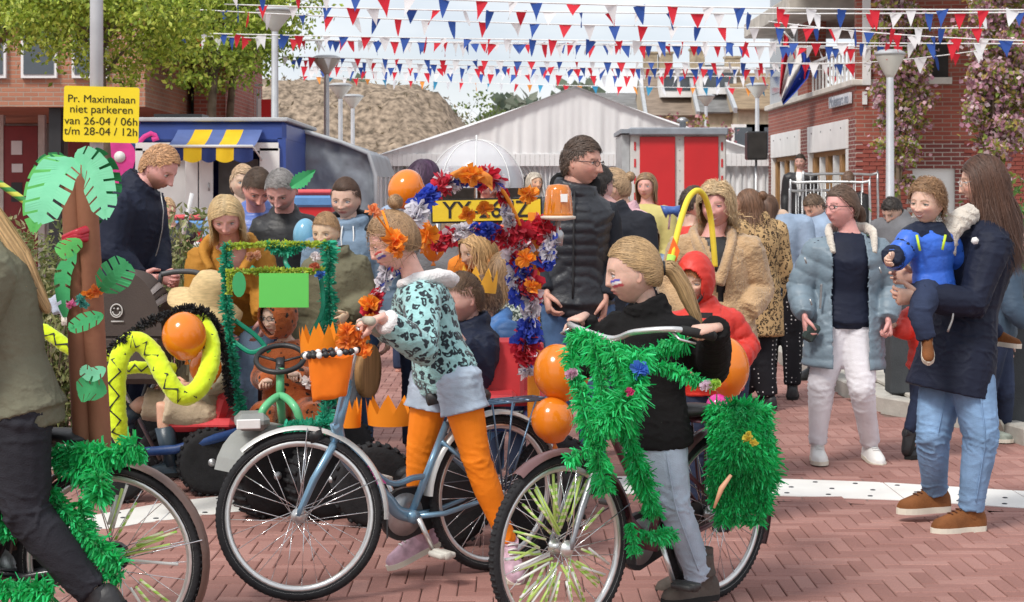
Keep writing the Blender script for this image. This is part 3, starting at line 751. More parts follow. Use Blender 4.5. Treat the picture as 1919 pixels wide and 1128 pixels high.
    for s in 'lr':
        a, b, c = jt['sh_'+s], jt['el_'+s], jt['wr_'+s]
        body_mb.tube([lerp(a, shm, .25) - upper*.01*H, a - upper*.006*H, lerp(a, b, .5), b, lerp(b, c, .35), lerp(b, c, .8), c], [.024*H, .028*H, .026*H, .024*H, .025*H, .018*H, .0155*H], 10)
        a, b, c = jt['hip_'+s], jt['kn_'+s], jt['an_'+s]
        body_mb.tube([lerp(a, jt['pelvis'], .3), a, lerp(a, b, .5), b, lerp(b, c, .35), lerp(b, c, .85), c], [.046*H, .052*H, .044*H, .033*H, .033*H, .021*H, .022*H], 10)
    org = np.array(ORG[t.name]); 
    tmp = obj('body', body_mb, skin_m, t); r_ = tmp.modifiers.new('r', 'REMESH'); r_.mode = 'VOXEL'; r_.voxel_size = max(.010, voxel * 1.3)
    s_ = tmp.modifiers.new('s', 'SMOOTH'); s_.iterations = 3; me = apply_mods(tmp)
    nv_ = len(me.vertices); co = np.zeros(nv_*3, np.float32); me.vertices.foreach_get('co', co); co = co.reshape(-1, 3).astype(float)
    fl = [list(p.vertices) for p in me.polygons]; bpy.data.objects.remove(tmp); bpy.data.meshes.remove(me)
    body = MB(); body.add(co + org, fl, 0, tone)
    W = add_head(body, hc, Rh, hh, spec)
    hspec = hands or {}
    for s in 'lr':
        if hspec.get(s, True) is None: continue
        q = hspec.get(s) or {}
        wr, el = jt['wr_'+s], jt['el_'+s]
        d_ = nrm(V(*q['dir'])) if 'dir' in q else nrm(wr - el)
        palm = V(*q['palm']) if 'palm' in q else (-R0[:, 0] if s == 'l' else R0[:, 0])
        dd_ = nrm(d_); sgn = 1 if np.dot(np.cross(dd_, palm), R0[:, 1] + V(0, 0, .5)) > 0 else -1
        if 'side' in q: sgn = q['side']
        add_hand(body, wr, d_, palm, sgn, q.get('hs', .105*H), tone, q.get('curl', hand_curl), thumb=q.get('thumb', .5))
    bo = obj('body', body, [skin_m, eye_m], t, color=True)
    recalc(bo.data); hairo = None
    if spec.get('hstyle') != 'bald':
        hb = add_hair(W, hh, spec, i + 1, Rh); hairo = obj('hair', hb, hair_m, t, color=True)
    # ---- clothes
    arms = [(jt['sh_'+s], jt['el_'+s], 0) for s in 'lr'] + [(jt['el_'+s], jt['wr_'+s], .19*H) for s in 'lr']
    spine = [(jt['pelvis'] - V(0, 0, .3*H), jt['pelvis'], -.3*H), (jt['pelvis'], jt['chest'], 0), (jt['chest'], jt['neck'], np.linalg.norm(jt['chest'] - jt['pelvis']))]
    legb = [(jt['hip_'+s], jt['kn_'+s], 0) for s in 'lr'] + [(jt['kn_'+s], jt['an_'+s], .24*H) for s in 'lr']
    dn = nrm(jt['pelvis'] - jt['waist'])
    def garment(gname, g, seed):
        inf = g.get('inf', .012); mb = MB()
        hem = g.get('hem', .0)
        ups = torso(mb, inf, bust=g.get('bust', .3 if spec.get('fem') and not spec.get('child') else 0), belly=g.get('belly', 0), top_r=g.get('top_r', 1))
        if hem > 0:      # longer than the hips
            fl_ = g.get('flare', .01); k = np.linspace(0, 1, 4)[1:]
            hd = nrm(V(*g['hemdir'])) if 'hemdir' in g else dn
            mb.tube([jt['pelvis']] + [jt['pelvis'] + hd * hem * H * a for a in k], [(.093*H*build + inf, .068*H + inf)] + [(.095*H*build + inf + fl_*a, .07*H + inf + fl_*a) for a in k], 20, up=ups[1])
        else: pass
        if g.get('sleeve', 1) > 0:
            sl = g.get('sleeve', 1)
            for s in 'lr':
                a, b, c = jt['sh_'+s], jt['el_'+s], jt['wr_'+s]; ai = g.get('arminf', inf)
                end = lerp(b, c, min(1, (sl - .5) * 2)) if sl > .5 else lerp(a, b, sl * 2)
                pts = [lerp(a, shm, .5) - upper*.004*H, lerp(a, shm, .2) - upper*.006*H, lerp(a, b, .08), lerp(a, b, .22)]; rr_ = [.026*H + ai*.5, .033*H + ai*.7, .036*H + ai, .036*H + ai]
                if sl > .5: pts += [lerp(a, b, .6), b, lerp(b, end, .5), end]; rr_ += [.032*H + ai, .030*H + ai, .027*H + ai, .020*H + ai*g.get('cuff', .7)]
                else: pts += [end]; rr_ += [.032*H + ai]
                mb.tube(pts, rr_, 12)
        if g.get('collar', 0):
            ch = g['collar']; mb.tube([jt['neck'] - upper*.03*H, jt['neck'] + upper*.0, jt['neck'] + hdir*ch], [(.07*H, .052*H), (.05*H*g.get('colw', 1) + inf*.5, .046*H*g.get('colw', 1) + inf*.5), (.043*H*g.get('colw', 1) + inf*.5, .043*H*g.get('colw', 1) + inf*.5)], 14, up=ups[-1])
        if g.get('extra'): g['extra'](mb, jt, H)
        cut = None
        if g.get('open'):
            ow = g['open']; pel, nk = jt['pelvis'], jt['neck']; axis = nrm(nk - pel); latv = lat; fw = np.cross(axis, latv); fw = fw if np.dot(fw, R0[:, 1]) > 0 else -fw
            lo = g.get('openlow', -9); offc = g.get('openc', 0)
            def cut(co):
                r = co - pel; h = r @ axis; x = r @ latv - offc; y = r @ fw
                wv = np.interp(h / H, [-.3, 0, .2, .3], [ow[0], ow[1], ow[2], ow[3]]) * H
                da = np.min([np.linalg.norm(co - (a + np.clip((co - a) @ (b - a) / ((b-a)@(b-a)), 0, 1)[:, None] * (b - a)), axis=1) for a, b, _ in arms], 0)
                return (np.abs(x) < wv) & (y > .02*H) & (h > lo) & ((da > .052*H) | (h < 0))
        return remesh(gname, mb, g.get('voxel', voxel), g['mat'], t, g.get('smooth', 5), bone_disp(arms + spine, g.get('wr', .0045), g.get('puff', 0), g.get('pitch', .09), seed, fine=g.get('fine', 0)), cut, solid=.007 if cut else 0)
    out = dict(t=t, jt=jt, W=W, H=H, hh=hh, Rh=Rh, hc=hc, R0=R0, garment=garment)
    for gi, g in enumerate(top or []): garment(g.get('name', 'jacket'), g, i * 3.1 + gi)
    if legs:
        g = legs; mb = MB(); inf = g.get('inf', .008); end = g.get('end', 1)
        pts = [jt['waist']*.5 + jt['pelvis']*.5, jt['pelvis'], jt['pelvis'] + dn*.05*H]
        mb.tube(pts, [(.08*H*build + inf, .058*H + inf), (.092*H*build + inf, .066*H + inf), (.085*H*build + inf, .062*H + inf)], 18, up=[np.cross(-dn, latp)]*3)
        for s in 'lr':
            a, b, c = jt['hip_'+s], jt['kn_'+s], jt['an_'+s]; fw_ = g.get('ankle', .9)
            ps = [lerp(a, jt['pelvis'], .35), a]; rs = [.052*H + inf, .058*H + inf]
            def at(tt): return lerp(a, b, tt*2) if tt <= .5 else lerp(b, c, tt*2 - 1)
            ks = [(.15, .054), (.35, .046), (.5, .037), (.66, .035), (.8, .030), (.97, .025)]
            for tt, r in ks:
                if tt < end - .02: ps.append(at(tt)); rs.append(r*H + inf * (1 if tt < .6 else lerp(1, fw_*1.2, (tt-.6)/.4)) * g.get('loose', 1))
            if end < .97: ps.append(at(end)); rs.append(np.interp(end, [k[0] for k in ks], [k[1] for k in ks])*H + inf * g.get('loose', 1) * g.get('flare', 1))
            mb.tube(ps, rs, 14)
        remesh(g.get('name', 'trousers'), mb, voxel, g['mat'], t, 4, bone_disp(legb, g.get('wr', .0045), 0, .09, i + .7, joint=1.0))
    if shoes:
        for s in 'lr':
            if shoes.get('only') and s not in shoes['only']: continue
            an = jt['an_'+s]; fd = R0[:, 1]
            toe = jt.get('toe_'+s)
            fdir = nrm(toe - an) if toe is not None else nrm(V(fd[0], fd[1], 0))
            if toe is None: fdir = fdir + V(0, 0, 0)
            fdir2 = nrm(fdir - V(0, 0, 1) * (fdir[2] if toe is None else 0)); 
            if toe is not None:      # toe given: the sole runs from heel to toe
                fdir2 = nrm(toe - (an + V(0, 0, -.04*H)))
            side_v = nrm(np.cross(fdir2, V(0, 0, 1))); upv = np.cross(side_v, fdir2)
            L_ = (.155 if not spec.get('child') else .165) * H; heel = an - fdir2 * L_ * .27 - upv * (.05*H - .004)
            make_shoe(t, heel, fdir2, upv, side_v, L_, shoes, an, s)
    return out
def make_shoe(t, heel, f, u, sd, L_, sh, an, s):
    m, sole = sh['mat'], sh['sole']; st = sh.get('sole_t', .022)
    xs = [0, .06, .2, .4, .6, .78, .92, 1.0]; ws = [.10, .15, .165, .155, .18, .185, .14, .06]; hs = [.22, .30, .34, .32, .24, .18, .14, .07]
    mb = MB(); n = 14; rings = []
    for x, w, h in zip(xs, ws, hs):
        c = heel + f*L_*x + u*st; r = []
        for k in range(n):
            a = 2*PI*k/n; cx, cy = math.cos(a), math.sin(a)
            r.append(c + sd*L_*w*np.sign(cx)*abs(cx)**.75 + u*L_*h*(max(cy, -.02)) )
        rings.append(r)
    v = np.array(rings).reshape(-1, 3); ff = [[i*n+k, i*n+(k+1) % n, (i+1)*n+(k+1) % n, (i+1)*n+k] for i in range(len(xs)-1) for k in range(n)]
    ff += [list(range(n))[::-1], [(len(xs)-1)*n+k for k in range(n)]]
    mb.add(v, ff)
    top = sh.get('top', .0)
    if top >= 0: mb.tube([an - u*.02, an + u*(.012 + top*.5), an + u*(.025 + top)], [(.16*L_, .2*L_), (.155*L_, .185*L_), (.16*L_, .18*L_)], 12, up=f)
    so = obj('shoe', mb, m, t, sharp=50)
    mb = MB(); xs2 = np.linspace(-.03, 1.03, 12); out = []
    wsf = np.interp(xs2, [-.03, .05, .2, .4, .62, .8, .95, 1.03], [.05, .155, .175, .165, .195, .2, .14, .03])
    for x, w in zip(xs2, wsf): out.append(heel + f*L_*x + sd*L_*w)
    for x, w in zip(xs2[::-1], wsf[::-1]): out.append(heel + f*L_*x - sd*L_*w)
    out = np.array(out); mb.prism(out + u*st*.5, u*st); obj('sole', mb, sole, so, smooth=False)
    if sh.get('laces'):
        for k in range(4):
            x = .42 + .08*k; c = heel + f*L_*x + u*(st + L_*np.interp(x, xs, hs)); mb = MB()
            mb.tube([c - sd*L_*.08, c + u*.004, c + sd*L_*.08], .0035, 5); obj('lace', mb, sh['laces'], so)
def glasses(p, m, r=.075):
    W, hh = p['W'], p['hh']; mb = MB(); ez = -.015
    for s in (-1, 1):
        a = np.linspace(0, 2*PI, 17)[:-1]; pts = np.stack([s*.14 + np.cos(a)*r*1.15, np.full(16, .455) - .12*np.abs(np.cos(a)*r*1.15 + s*.14)*1.6, ez + np.sin(a)*r*.8], 1)
        mb.tube(W(pts), .006*hh + .0006, 5, closed=True)
        mb.tube(W([[s*.225, .40, ez+.02], [s*.33, .2, ez+.03], [s*.345, -.03, ez+.03], [s*.34, -.07, ez-.03]]), .006*hh + .0006, 5)
    mb.tube(W([[-.06, .45, ez+.02], [0, .47, ez+.035], [.06, .45, ez+.02]]), .006*hh + .0006, 5)
    return obj('glasses', mb, m, p['t'])
def zipper(p, m, lo=-.05, hi=.28, off=.0, inf=.02):
    jt = p['jt']; H = p['H']; lat = nrm(jt['sh_l'] - jt['sh_r']); ax = nrm(jt['neck'] - jt['pelvis']); fw = np.cross(ax, lat); fw = fw if fw @ p['R0'][:, 1] > 0 else -fw
    hs = np.linspace(lo, hi, 7); rad = np.interp(hs, [-.1, 0, .07, .18, .26, .3], [.07, .068, .058, .074, .064, .045])
    mb = MB(); pts = [lerp(jt['pelvis'], jt['neck'], h/.3) + fw*(r*H + inf) + lat*off for h, r in zip(hs, rad)]
    mb.tube(pts, [(.005, .003)]*7, 6, up=fw); return obj('zip', mb, m, p['t'])
# ------------------------------------------------------------------ background
def text(name, body, size, loc, R, m, parent, extr=.002, align='CENTER', bold=0.0, sx=1.0):
    cu = bpy.data.curves.new(name, 'FONT'); cu.body = body; cu.size = size; cu.align_x = align; cu.align_y = 'CENTER'; cu.extrude = extr; cu.offset = bold
    o = bpy.data.objects.new(name, cu); C.objects.link(o)
    bpy.context.view_layer.update(); dg = bpy.context.evaluated_depsgraph_get(); me = bpy.data.meshes.new_from_object(o.evaluated_get(dg)); bpy.data.objects.remove(o)
    o = bpy.data.objects.new(name, me); C.objects.link(o); me.materials.clear(); me.materials.append(m); me.name = name
    Mx = Matrix([[*R[0], 0], [*R[1], 0], [*R[2], 0], [0, 0, 0, 1]]); org = V(*ORG.get(parent.name, (0, 0, 0)))
    Mx.translation = Vector(np.array(loc) - org); o.parent = parent; o.matrix_local = Mx @ Matrix.Diagonal((sx, 1, 1, 1)); return o
def face_R(yaw=0, tilt=0):
    """text lying in a vertical plane that faces the camera, turned by yaw"""
    a = math.radians(yaw); x = V(math.cos(a), math.sin(a), 0); n = V(math.sin(a), -math.cos(a), 0); z = V(0, 0, 1)
    t = math.radians(tilt); x2 = x * math.cos(t) + z * math.sin(t); z2 = z * math.cos(t) - x * math.sin(t)
    return np.stack([x2, z2, n], 1)
leaf_m = M('leaf', attr=True, rough=.55, var=.1, bump=0, translu=.35)
bark = M('bark', (.16, .12, .085), .9, .25, 10, .6, 40)
def leaves(mb, cen, size, cols, rng, flat=.4, asp=.55, droop=.2):
    n = len(cen); nv = nrm(rng.normal(size=(n, 3)) * [1, 1, flat] + [0, 0, .5]); a = nrm(np.cross(nv, rng.normal(size=(n, 3)))); a[:, 2] -= droop; a = nrm(a); b = nrm(np.cross(nv, a))
    s = size * rng.uniform(.6, 1.35, (n, 1)); v = np.stack([cen, cen + a*s*.5 + b*s*asp*.5 + nv*s*.06, cen + a*s, cen + a*s*.5 - b*s*asp*.5 + nv*s*.06], 1).reshape(-1, 3)
    i = np.arange(n) * 4; f = np.concatenate([np.stack([i, i+1, i+2], 1), np.stack([i, i+2, i+3], 1)])
    c = np.array(cols)[rng.integers(0, len(cols), n)] * rng.uniform(.75, 1.3, (n, 1)); mb.add(v, f, 0, np.repeat(c, 4, 0))
def limb_tree(label, px, D, h, cz, rx, rz, nleaf, cols, seedv, size=.1, group=None, name='leafy_tree', trunk_r=.1, nl=14, blossom=None, kx=0.0, ry=None, clumps=60):
    rng = np.random.default_rng(seedv); x = (px - CX)*D/F; t = thing(name, label, 'tree', (x, D, 0), group); ry = ry or rx
    tr = MB(); zz = np.linspace(0, cz + rz*.5, 8); pts = np.stack([x + .06*np.sin(zz*1.1 + seedv) + kx*zz*.02, D + .05*np.cos(zz*1.3), zz], 1)
    tr.tube(pts, np.linspace(trunk_r, trunk_r*.3, 8), 10); ends = []
    obj('trunk', tr, bark, t)
    lb = MB()
    for k in range(nl):
        z0 = rng.uniform(max(.9, cz - rz*.95), cz + rz*.4); a = rng.uniform(0, 2*PI); s = V(np.interp(z0, zz, pts[:, 0]), np.interp(z0, zz, pts[:, 1]), z0)
        e = V(x + kx, D, cz) + V(math.cos(a)*rx*.85, math.sin(a)*ry*.85, rng.uniform(-.4, .9)*rz) * rng.uniform(.6, 1); mid = (s+e)/2 + V(0, 0, .15*rz)
        p = [s, lerp(s, mid, .6), mid, lerp(mid, e, .6), e]; r0 = trunk_r*.35
        lb.tube(p, [r0, r0*.8, r0*.6, r0*.35, r0*.12], 6); ends += [mid, e, lerp(mid, e, .5)]
        for q in range(3):
            s2 = lerp(mid, e, rng.uniform(0, .8)); e2 = s2 + rng.normal(size=3)*[rx*.3, ry*.3, rz*.22]; lb.tube([s2, (s2+e2)/2 + V(0, 0, .05), e2], [r0*.3, r0*.2, r0*.06], 5); ends.append(e2)
    obj('branches', lb, bark, t)
    cl = nrm(rng.normal(size=(clumps, 3))) * rng.uniform(.35, 1.0, (clumps, 1))**.6 * [rx, ry, rz] + V(x + kx, D, cz)
    cl = np.vstack([cl, np.array(ends)]); idx = rng.integers(0, len(cl), nleaf); sc = rng.uniform(.08, .22, len(cl)) * min(rx, rz)
    cen = cl[idx] + rng.normal(size=(nleaf, 3)) * sc[idx][:, None] * [1, 1, .6]
    mb = MB(); leaves(mb, cen, size, cols, rng)
    obj('crown', mb, leaf_m, t, smooth=False, color=True, kind='stuff')
    if blossom:
        nb = int(nleaf*blossom[0]); idx = rng.integers(0, len(cl), nb); cen = cl[idx] + rng.normal(size=(nb, 3))*sc[idx][:, None]*[1.1, 1.1, .8]
        mb = MB(); leaves(mb, cen, size*.8, blossom[1], rng, 1, .9); obj('blossom', mb, leaf_m, t, smooth=False, color=True, kind='stuff')
    return t
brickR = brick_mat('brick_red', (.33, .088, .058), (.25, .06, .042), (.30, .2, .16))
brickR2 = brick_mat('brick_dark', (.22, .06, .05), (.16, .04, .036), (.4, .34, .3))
brickO = brick_mat('brick_orange', (.44, .19, .115), (.36, .15, .09), (.36, .28, .22))
whitep = M('white_paint', (.78, .78, .77), .5, .05, 3, .05); greyp = M('grey_paint', (.42, .44, .46), .5, .08)
dark = M('dark_interior', (.035, .032, .03), .8, .2); glass_d = M('window_glass', (.06, .075, .09), .08, .1, 2, 0, spec=.8)
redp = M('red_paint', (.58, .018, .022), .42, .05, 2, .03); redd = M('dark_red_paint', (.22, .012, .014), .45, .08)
black = M('black_paint', (.018, .018, .02), .45, .1); steel = M('galvanised_steel', (.5, .51, .52), .38, .12, 12, .08, metal=.75)
wood = M('wood', (.36, .2, .085), .65, .25, 6, .3, 60, stretch=(8, 8, .6)); coping = M('stone_coping', (.6, .57, .52), .8, .1)
polem = M('lamp_pole_metal', (.52, .53, .55), .4, .08, 5, .05, metal=.4); lampglass = M('lamp_bowl', (.62, .61, .56), .35, .06, 4, .05, translu=.2)
def lamp_post(px, D, ytop, label, w=1.0):
    h = CH + (HY - ytop)*D/F; x = (px-CX)*D/F; t = thing('street_lamp', label, 'street lamp', (x, D, 0), 'street lamps with bowl heads')
    mb = MB(); mb.lathe((x, D, 0), [(.075, 0), (.075, 1.0), (.055, 1.04), (.045, h - .32), (.04, h-.3)], 14); obj('pole', mb, polem, t)
    mb = MB(); mb.lathe((x, D, h), [(.045, -.34), (.07, -.30), (.27*w, -.10), (.275*w, -.07), (.26*w, -.065)], 24); b = obj('bowl', mb, lampglass, t)
    mb = MB(); mb.lathe((x, D, h), [(.30*w, -.07), (.30*w, -.045), (.2*w, -.01), (0.0, .0)], 24); obj('cap', mb, greyp, t)
for a in [(515, 23, 12, 'tall street lamp in front of the blue food stall, nearest of the left row'), (612, 29.6, 103, 'street lamp rising beside the grey tarpaulin tent'),
          (638, 36, 155, 'small distant street lamp before the earth mound, with round bowl head'), (661, 40, 176, 'thin farthest street lamp left of the white marquee'),
          (1668, 20.5, 92, 'street lamp standing in front of the pink blossom tree by the brick building'),
          (1419, 38, 155, 'street lamp above the black loudspeaker'), (1323, 48, 176, 'distant street lamp behind the red door cabin')]:
    lamp_post(a[0], a[1], a[2], a[3], .62 if a[0] == 1668 else .85)
# far trees line, mound
def mound():
    D0, D1 = 52, 100; xs = np.linspace(-26, 4, 110); ys = np.linspace(D0, D1, 60); X, Y = np.meshgrid(xs, ys)
    top = np.interp(X, [-26, -12, -3.6, -2.6, -1.2, .8, 4], [5.6, 5.9, 5.7, 5.2, 3.6, 1.0, 0]); u = np.clip((Y - D0)/9, 0, 1)
    Z = top * (u*u*(3-2*u)) * (1 - sstep(85, 100, Y)); p = np.stack([X, Y, Z], -1)
    Z = Z + (snoise(p, .9) * .22 + snoise(p, 2.6, 3) * .16 + snoise(p, 6, 5)*.07) * np.clip(Z, 0, 1) - .1
    v = np.stack([X, Y, Z], -1).reshape(-1, 3); n = 110; f = [[i*n+j, i*n+j+1, (i+1)*n+j+1, (i+1)*n+j] for i in range(59) for j in range(n-1)]
    mb = MB(); mb.add(v, f); obj('earth_mound', mb, M('mound_soil', (.25, .195, .145), .95, .5, 5, .9, 14), kind='structure', smooth=True)
    rng = np.random.default_rng(4); mb = MB(); n = 9000; i = rng.integers(0, len(v), n); c = v[i] + rng.normal(size=(n, 3))*[.15, .2, .02]; c = c[c[:, 2] > .3]
    leaves(mb, c, .2, [(.24, .19, .12), (.28, .23, .15), (.17, .14, .09), (.33, .28, .2)], rng, 1, .3, -.5)
    tag(obj('dry_weeds', mb, leaf_m, smooth=False, color=True, kind='stuff'), 'dry straw coloured weeds scattered over the earth mound', 'weeds')
mound()
gcols = [(.10, .15, .03), (.14, .2, .04), (.075, .115, .025), (.2, .26, .06)]
rng0 = np.random.default_rng(9)
mb = MB(); n = 16000; xx = rng0.uniform(-60, 70, n); hz = 5.0 + 1.5*np.sin(xx*.31) + 1.1*np.sin(xx*.83 + 2); 
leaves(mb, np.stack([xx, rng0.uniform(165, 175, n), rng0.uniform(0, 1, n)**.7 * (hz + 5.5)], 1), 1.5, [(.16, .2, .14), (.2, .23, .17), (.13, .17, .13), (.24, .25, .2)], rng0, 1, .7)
tag(obj('distant_wood', mb, leaf_m, smooth=False, color=True, kind='stuff'), 'hazy far off belt of trees along the horizon beyond the mound', 'wood')
for px, D, h, c, s, lb in [(845, 92, 6.6, 1, 11, 'thin sparse shrub tree on the slope of the mound'), (905, 88, 7.2, 0, 12, 'tall bare looking sapling beyond the mound right of the sparse shrub tree'), (800, 95, 6.2, 1, 13, 'low scrubby tree on the mound crest'), (965, 85, 5.6, 0, 14, 'fresh green bush just behind the left slope of the white marquee')]:
    limb_tree(lb, px, D, h, h*.62, 1.6, h*.34, 900, [gcols, [(.3, .26, .15), (.24, .24, .12), (.2, .18, .1)]][c], s, .22, 'trees beyond the mound', 'scrub_tree', .06, 12, clumps=14)
for px, D, cz, rx, rz, n, s, tr, lb in [(203, 17.5, 3.5, 1.3, .85, 19000, 1, .06, 'leafy green street tree behind the yellow sign, hanging over the brick canopy'), (405, 25, 4.3, 1.15, 1.25, 15000, 2, .11, 'bright green street tree behind the blue food stall, left trunk of the pair'),
                           (433, 27, 4.4, 1.2, 1.2, 12000, 3, .1, 'green street tree behind the blue food stall, right trunk of the pair'), (-25, 18.5, 3.9, 1.25, .85, 15000, 5, .09, 'leafy green tree at the left edge in front of the orange brick wall')]:
    limb_tree(lb, px, D, 5, cz, rx, rz, n, [(.27, .38, .04), (.38, .50, .06), (.15, .23, .025), (.55, .64, .12)], s, .06 if D < 20 else .08, 'green street trees on the left', 'street_tree', tr, 18, clumps=90)
pk = [(.56, .30, .38), (.64, .40, .46), (.44, .22, .30), (.74, .58, .62)]; gk = [(.26, .3, .05), (.36, .34, .08), (.38, .26, .08), (.19, .26, .05)]
for px, D, cz, rx, rz, n, s, lb in [(1688, 24.5, 3.15, .36, 1.8, 10000, 21, 'slim pink blossom tree behind the street lamp, left of the two by the brick building'), (1868, 22.5, 2.95, .40, 2.0, 13000, 22, 'slim pink blossom tree at the right edge in front of the brick wall')]:
    limb_tree(lb, px, D, 5, cz, rx, rz, n, gk, s, .085, 'pink blossom trees', 'blossom_tree', .045, 26, (1.1, pk), clumps=60)
limb_tree('dark pink blossom tree behind the red door cabin in front of the far houses', 1300, 46, 4, 3.0, 1.4, .75, 700, gk, 23, .15, None, 'blossom_tree', .07, 14, (2.2, [(.36, .14, .16), (.45, .22, .22), (.3, .12, .14)]), clumps=12)
# ---- houses far right of the marquee
tileA = M('roof_tiles_brown', (.24, .19, .15), .85, .2, 2, .6, 14, stretch=(1, 1, 6)); tileB = M('roof_tiles_grey', (.2, .2, .2), .85, .2, 2, .6, 14, stretch=(1, 1, 6)); tileC = M('roof_tiles_sand', (.27, .20, .13), .85, .2, 2, .6, 14, stretch=(1, 1, 6))
wallp = M('pale_brick', (.45, .37, .27), .85, .12, 4, .3, 60)
def house(px0, px1, D, ye, yr, tile, label, depth=8, chim=(), dormer=None, wins=()):
    x0, x1 = (px0-CX)*D/F, (px1-CX)*D/F; ze = CH + (HY-ye)*D/F; zr = CH + (HY-yr)*D/F; t = thing('terraced_house', label, 'house', ((x0+x1)/2, D, 0), 'terraced houses behind the marquee')
    mb = MB(); mb.box(((x0+x1)/2, D + depth/2 + .3, ze/2), (x1-x0, depth, ze)); obj('wall', mb, wallp, t, smooth=False)
    n = 9; courses = MB()
    for k in range(n):
        u0, u1 = k/n, (k+1)/n; y0, y1 = D + u0*depth/2, D + u1*depth/2; z0, z1 = lerp(ze, zr, u0), lerp(ze, zr, u1)
        courses.box(((x0+x1)/2, (y0+y1)/2, (z0+z1)/2 + .05), (x1-x0+.3, math.hypot(y1-y0, z1-z0)+.1, .07), (math.atan2(zr-ze, depth/2)+.03, 0, 0))
    courses.box(((x0+x1)/2, D + depth*.75, (ze+zr)/2), (x1-x0+.3, math.hypot(depth/2, zr-ze), .1), (-math.atan2(zr-ze, depth/2), 0, 0))
    rf = obj('roof', courses, tile, t, smooth=False)
    for s, xx in ((-1, x0-.17), (1, x1+.17)):
        mb = MB(); mb.box((xx, D + depth/4, (ze+zr)/2+.02), (.14, math.hypot(depth/2, zr-ze)+.2, .22), (math.atan2(zr-ze, depth/2), 0, 0)); obj('verge_board', mb, greyp, t, smooth=False)
        for sgn in (1,):
            mb = MB(); mb.prism([[xx-s*.1, D+.3, ze], [xx-s*.1, D+depth, ze], [xx-s*.1, D+depth/2, zr]], (.12, 0, 0)); obj('gable', mb, wallp, t, smooth=False)
    for cx in chim:
        xx = (cx-CX)*D/F; mb = MB(); mb.box((xx, D+depth/2-.3, zr+.2), (.6, .5, 1.0)); mb.box((xx, D+depth/2-.3, zr+.73), (.7, .6, .08)); obj('chimney', mb, M('chimney_brick', (.36, .29, .2), .9, .2), rf, smooth=False)
    if dormer:
        xx = (dormer-CX)*D/F; zz = lerp(ze, zr, .45); mb = MB(); mb.box((xx, D+1.6, zz+.35), (1.5, 1.6, 1.0)); mb.box((xx, D+1.5, zz+.9), (1.7, 1.9, .1)); dd = obj('dormer', mb, whitep, rf, smooth=False) if False else obj('dormer', mb, whitep, t, smooth=False)
        for k in (-.34, .34):
            mb = MB(); mb.box((xx+k, D+.79, zz+.42), (.55, .03, .6)); obj('pane', mb, glass_d, dd, smooth=False)
    for wx in wins:
        xx = (wx-CX)*D/F; mb = MB(); mb.box((xx, D+.27, ze-1.4), (1.5, .1, 1.7)); w = obj('window', mb, whitep, t, smooth=False)
        for k in (-.34, .34):
            mb = MB(); mb.box((xx+k, D+.205, ze-1.4), (.58, .03, 1.45)); obj('pane', mb, glass_d, w, smooth=False)
house(1120, 1215, 74, 245, 168, tileB, 'far house with grey roof just right of the marquee peak')
house(1218, 1312, 71, 218, 118, tileA, 'far terraced house with brown roof and tall chimneys', chim=(1232, 1262), dormer=1275)
house(1316, 1382, 69, 212, 112, tileB, 'far terraced house with dark grey roof and white dormer', chim=(1325,), dormer=1350, wins=(1345,))
house(1386, 1475, 67, 206, 128, tileC, 'far terraced house with sand coloured roof beside the brick building', chim=(1395,), wins=(1408, 1436))
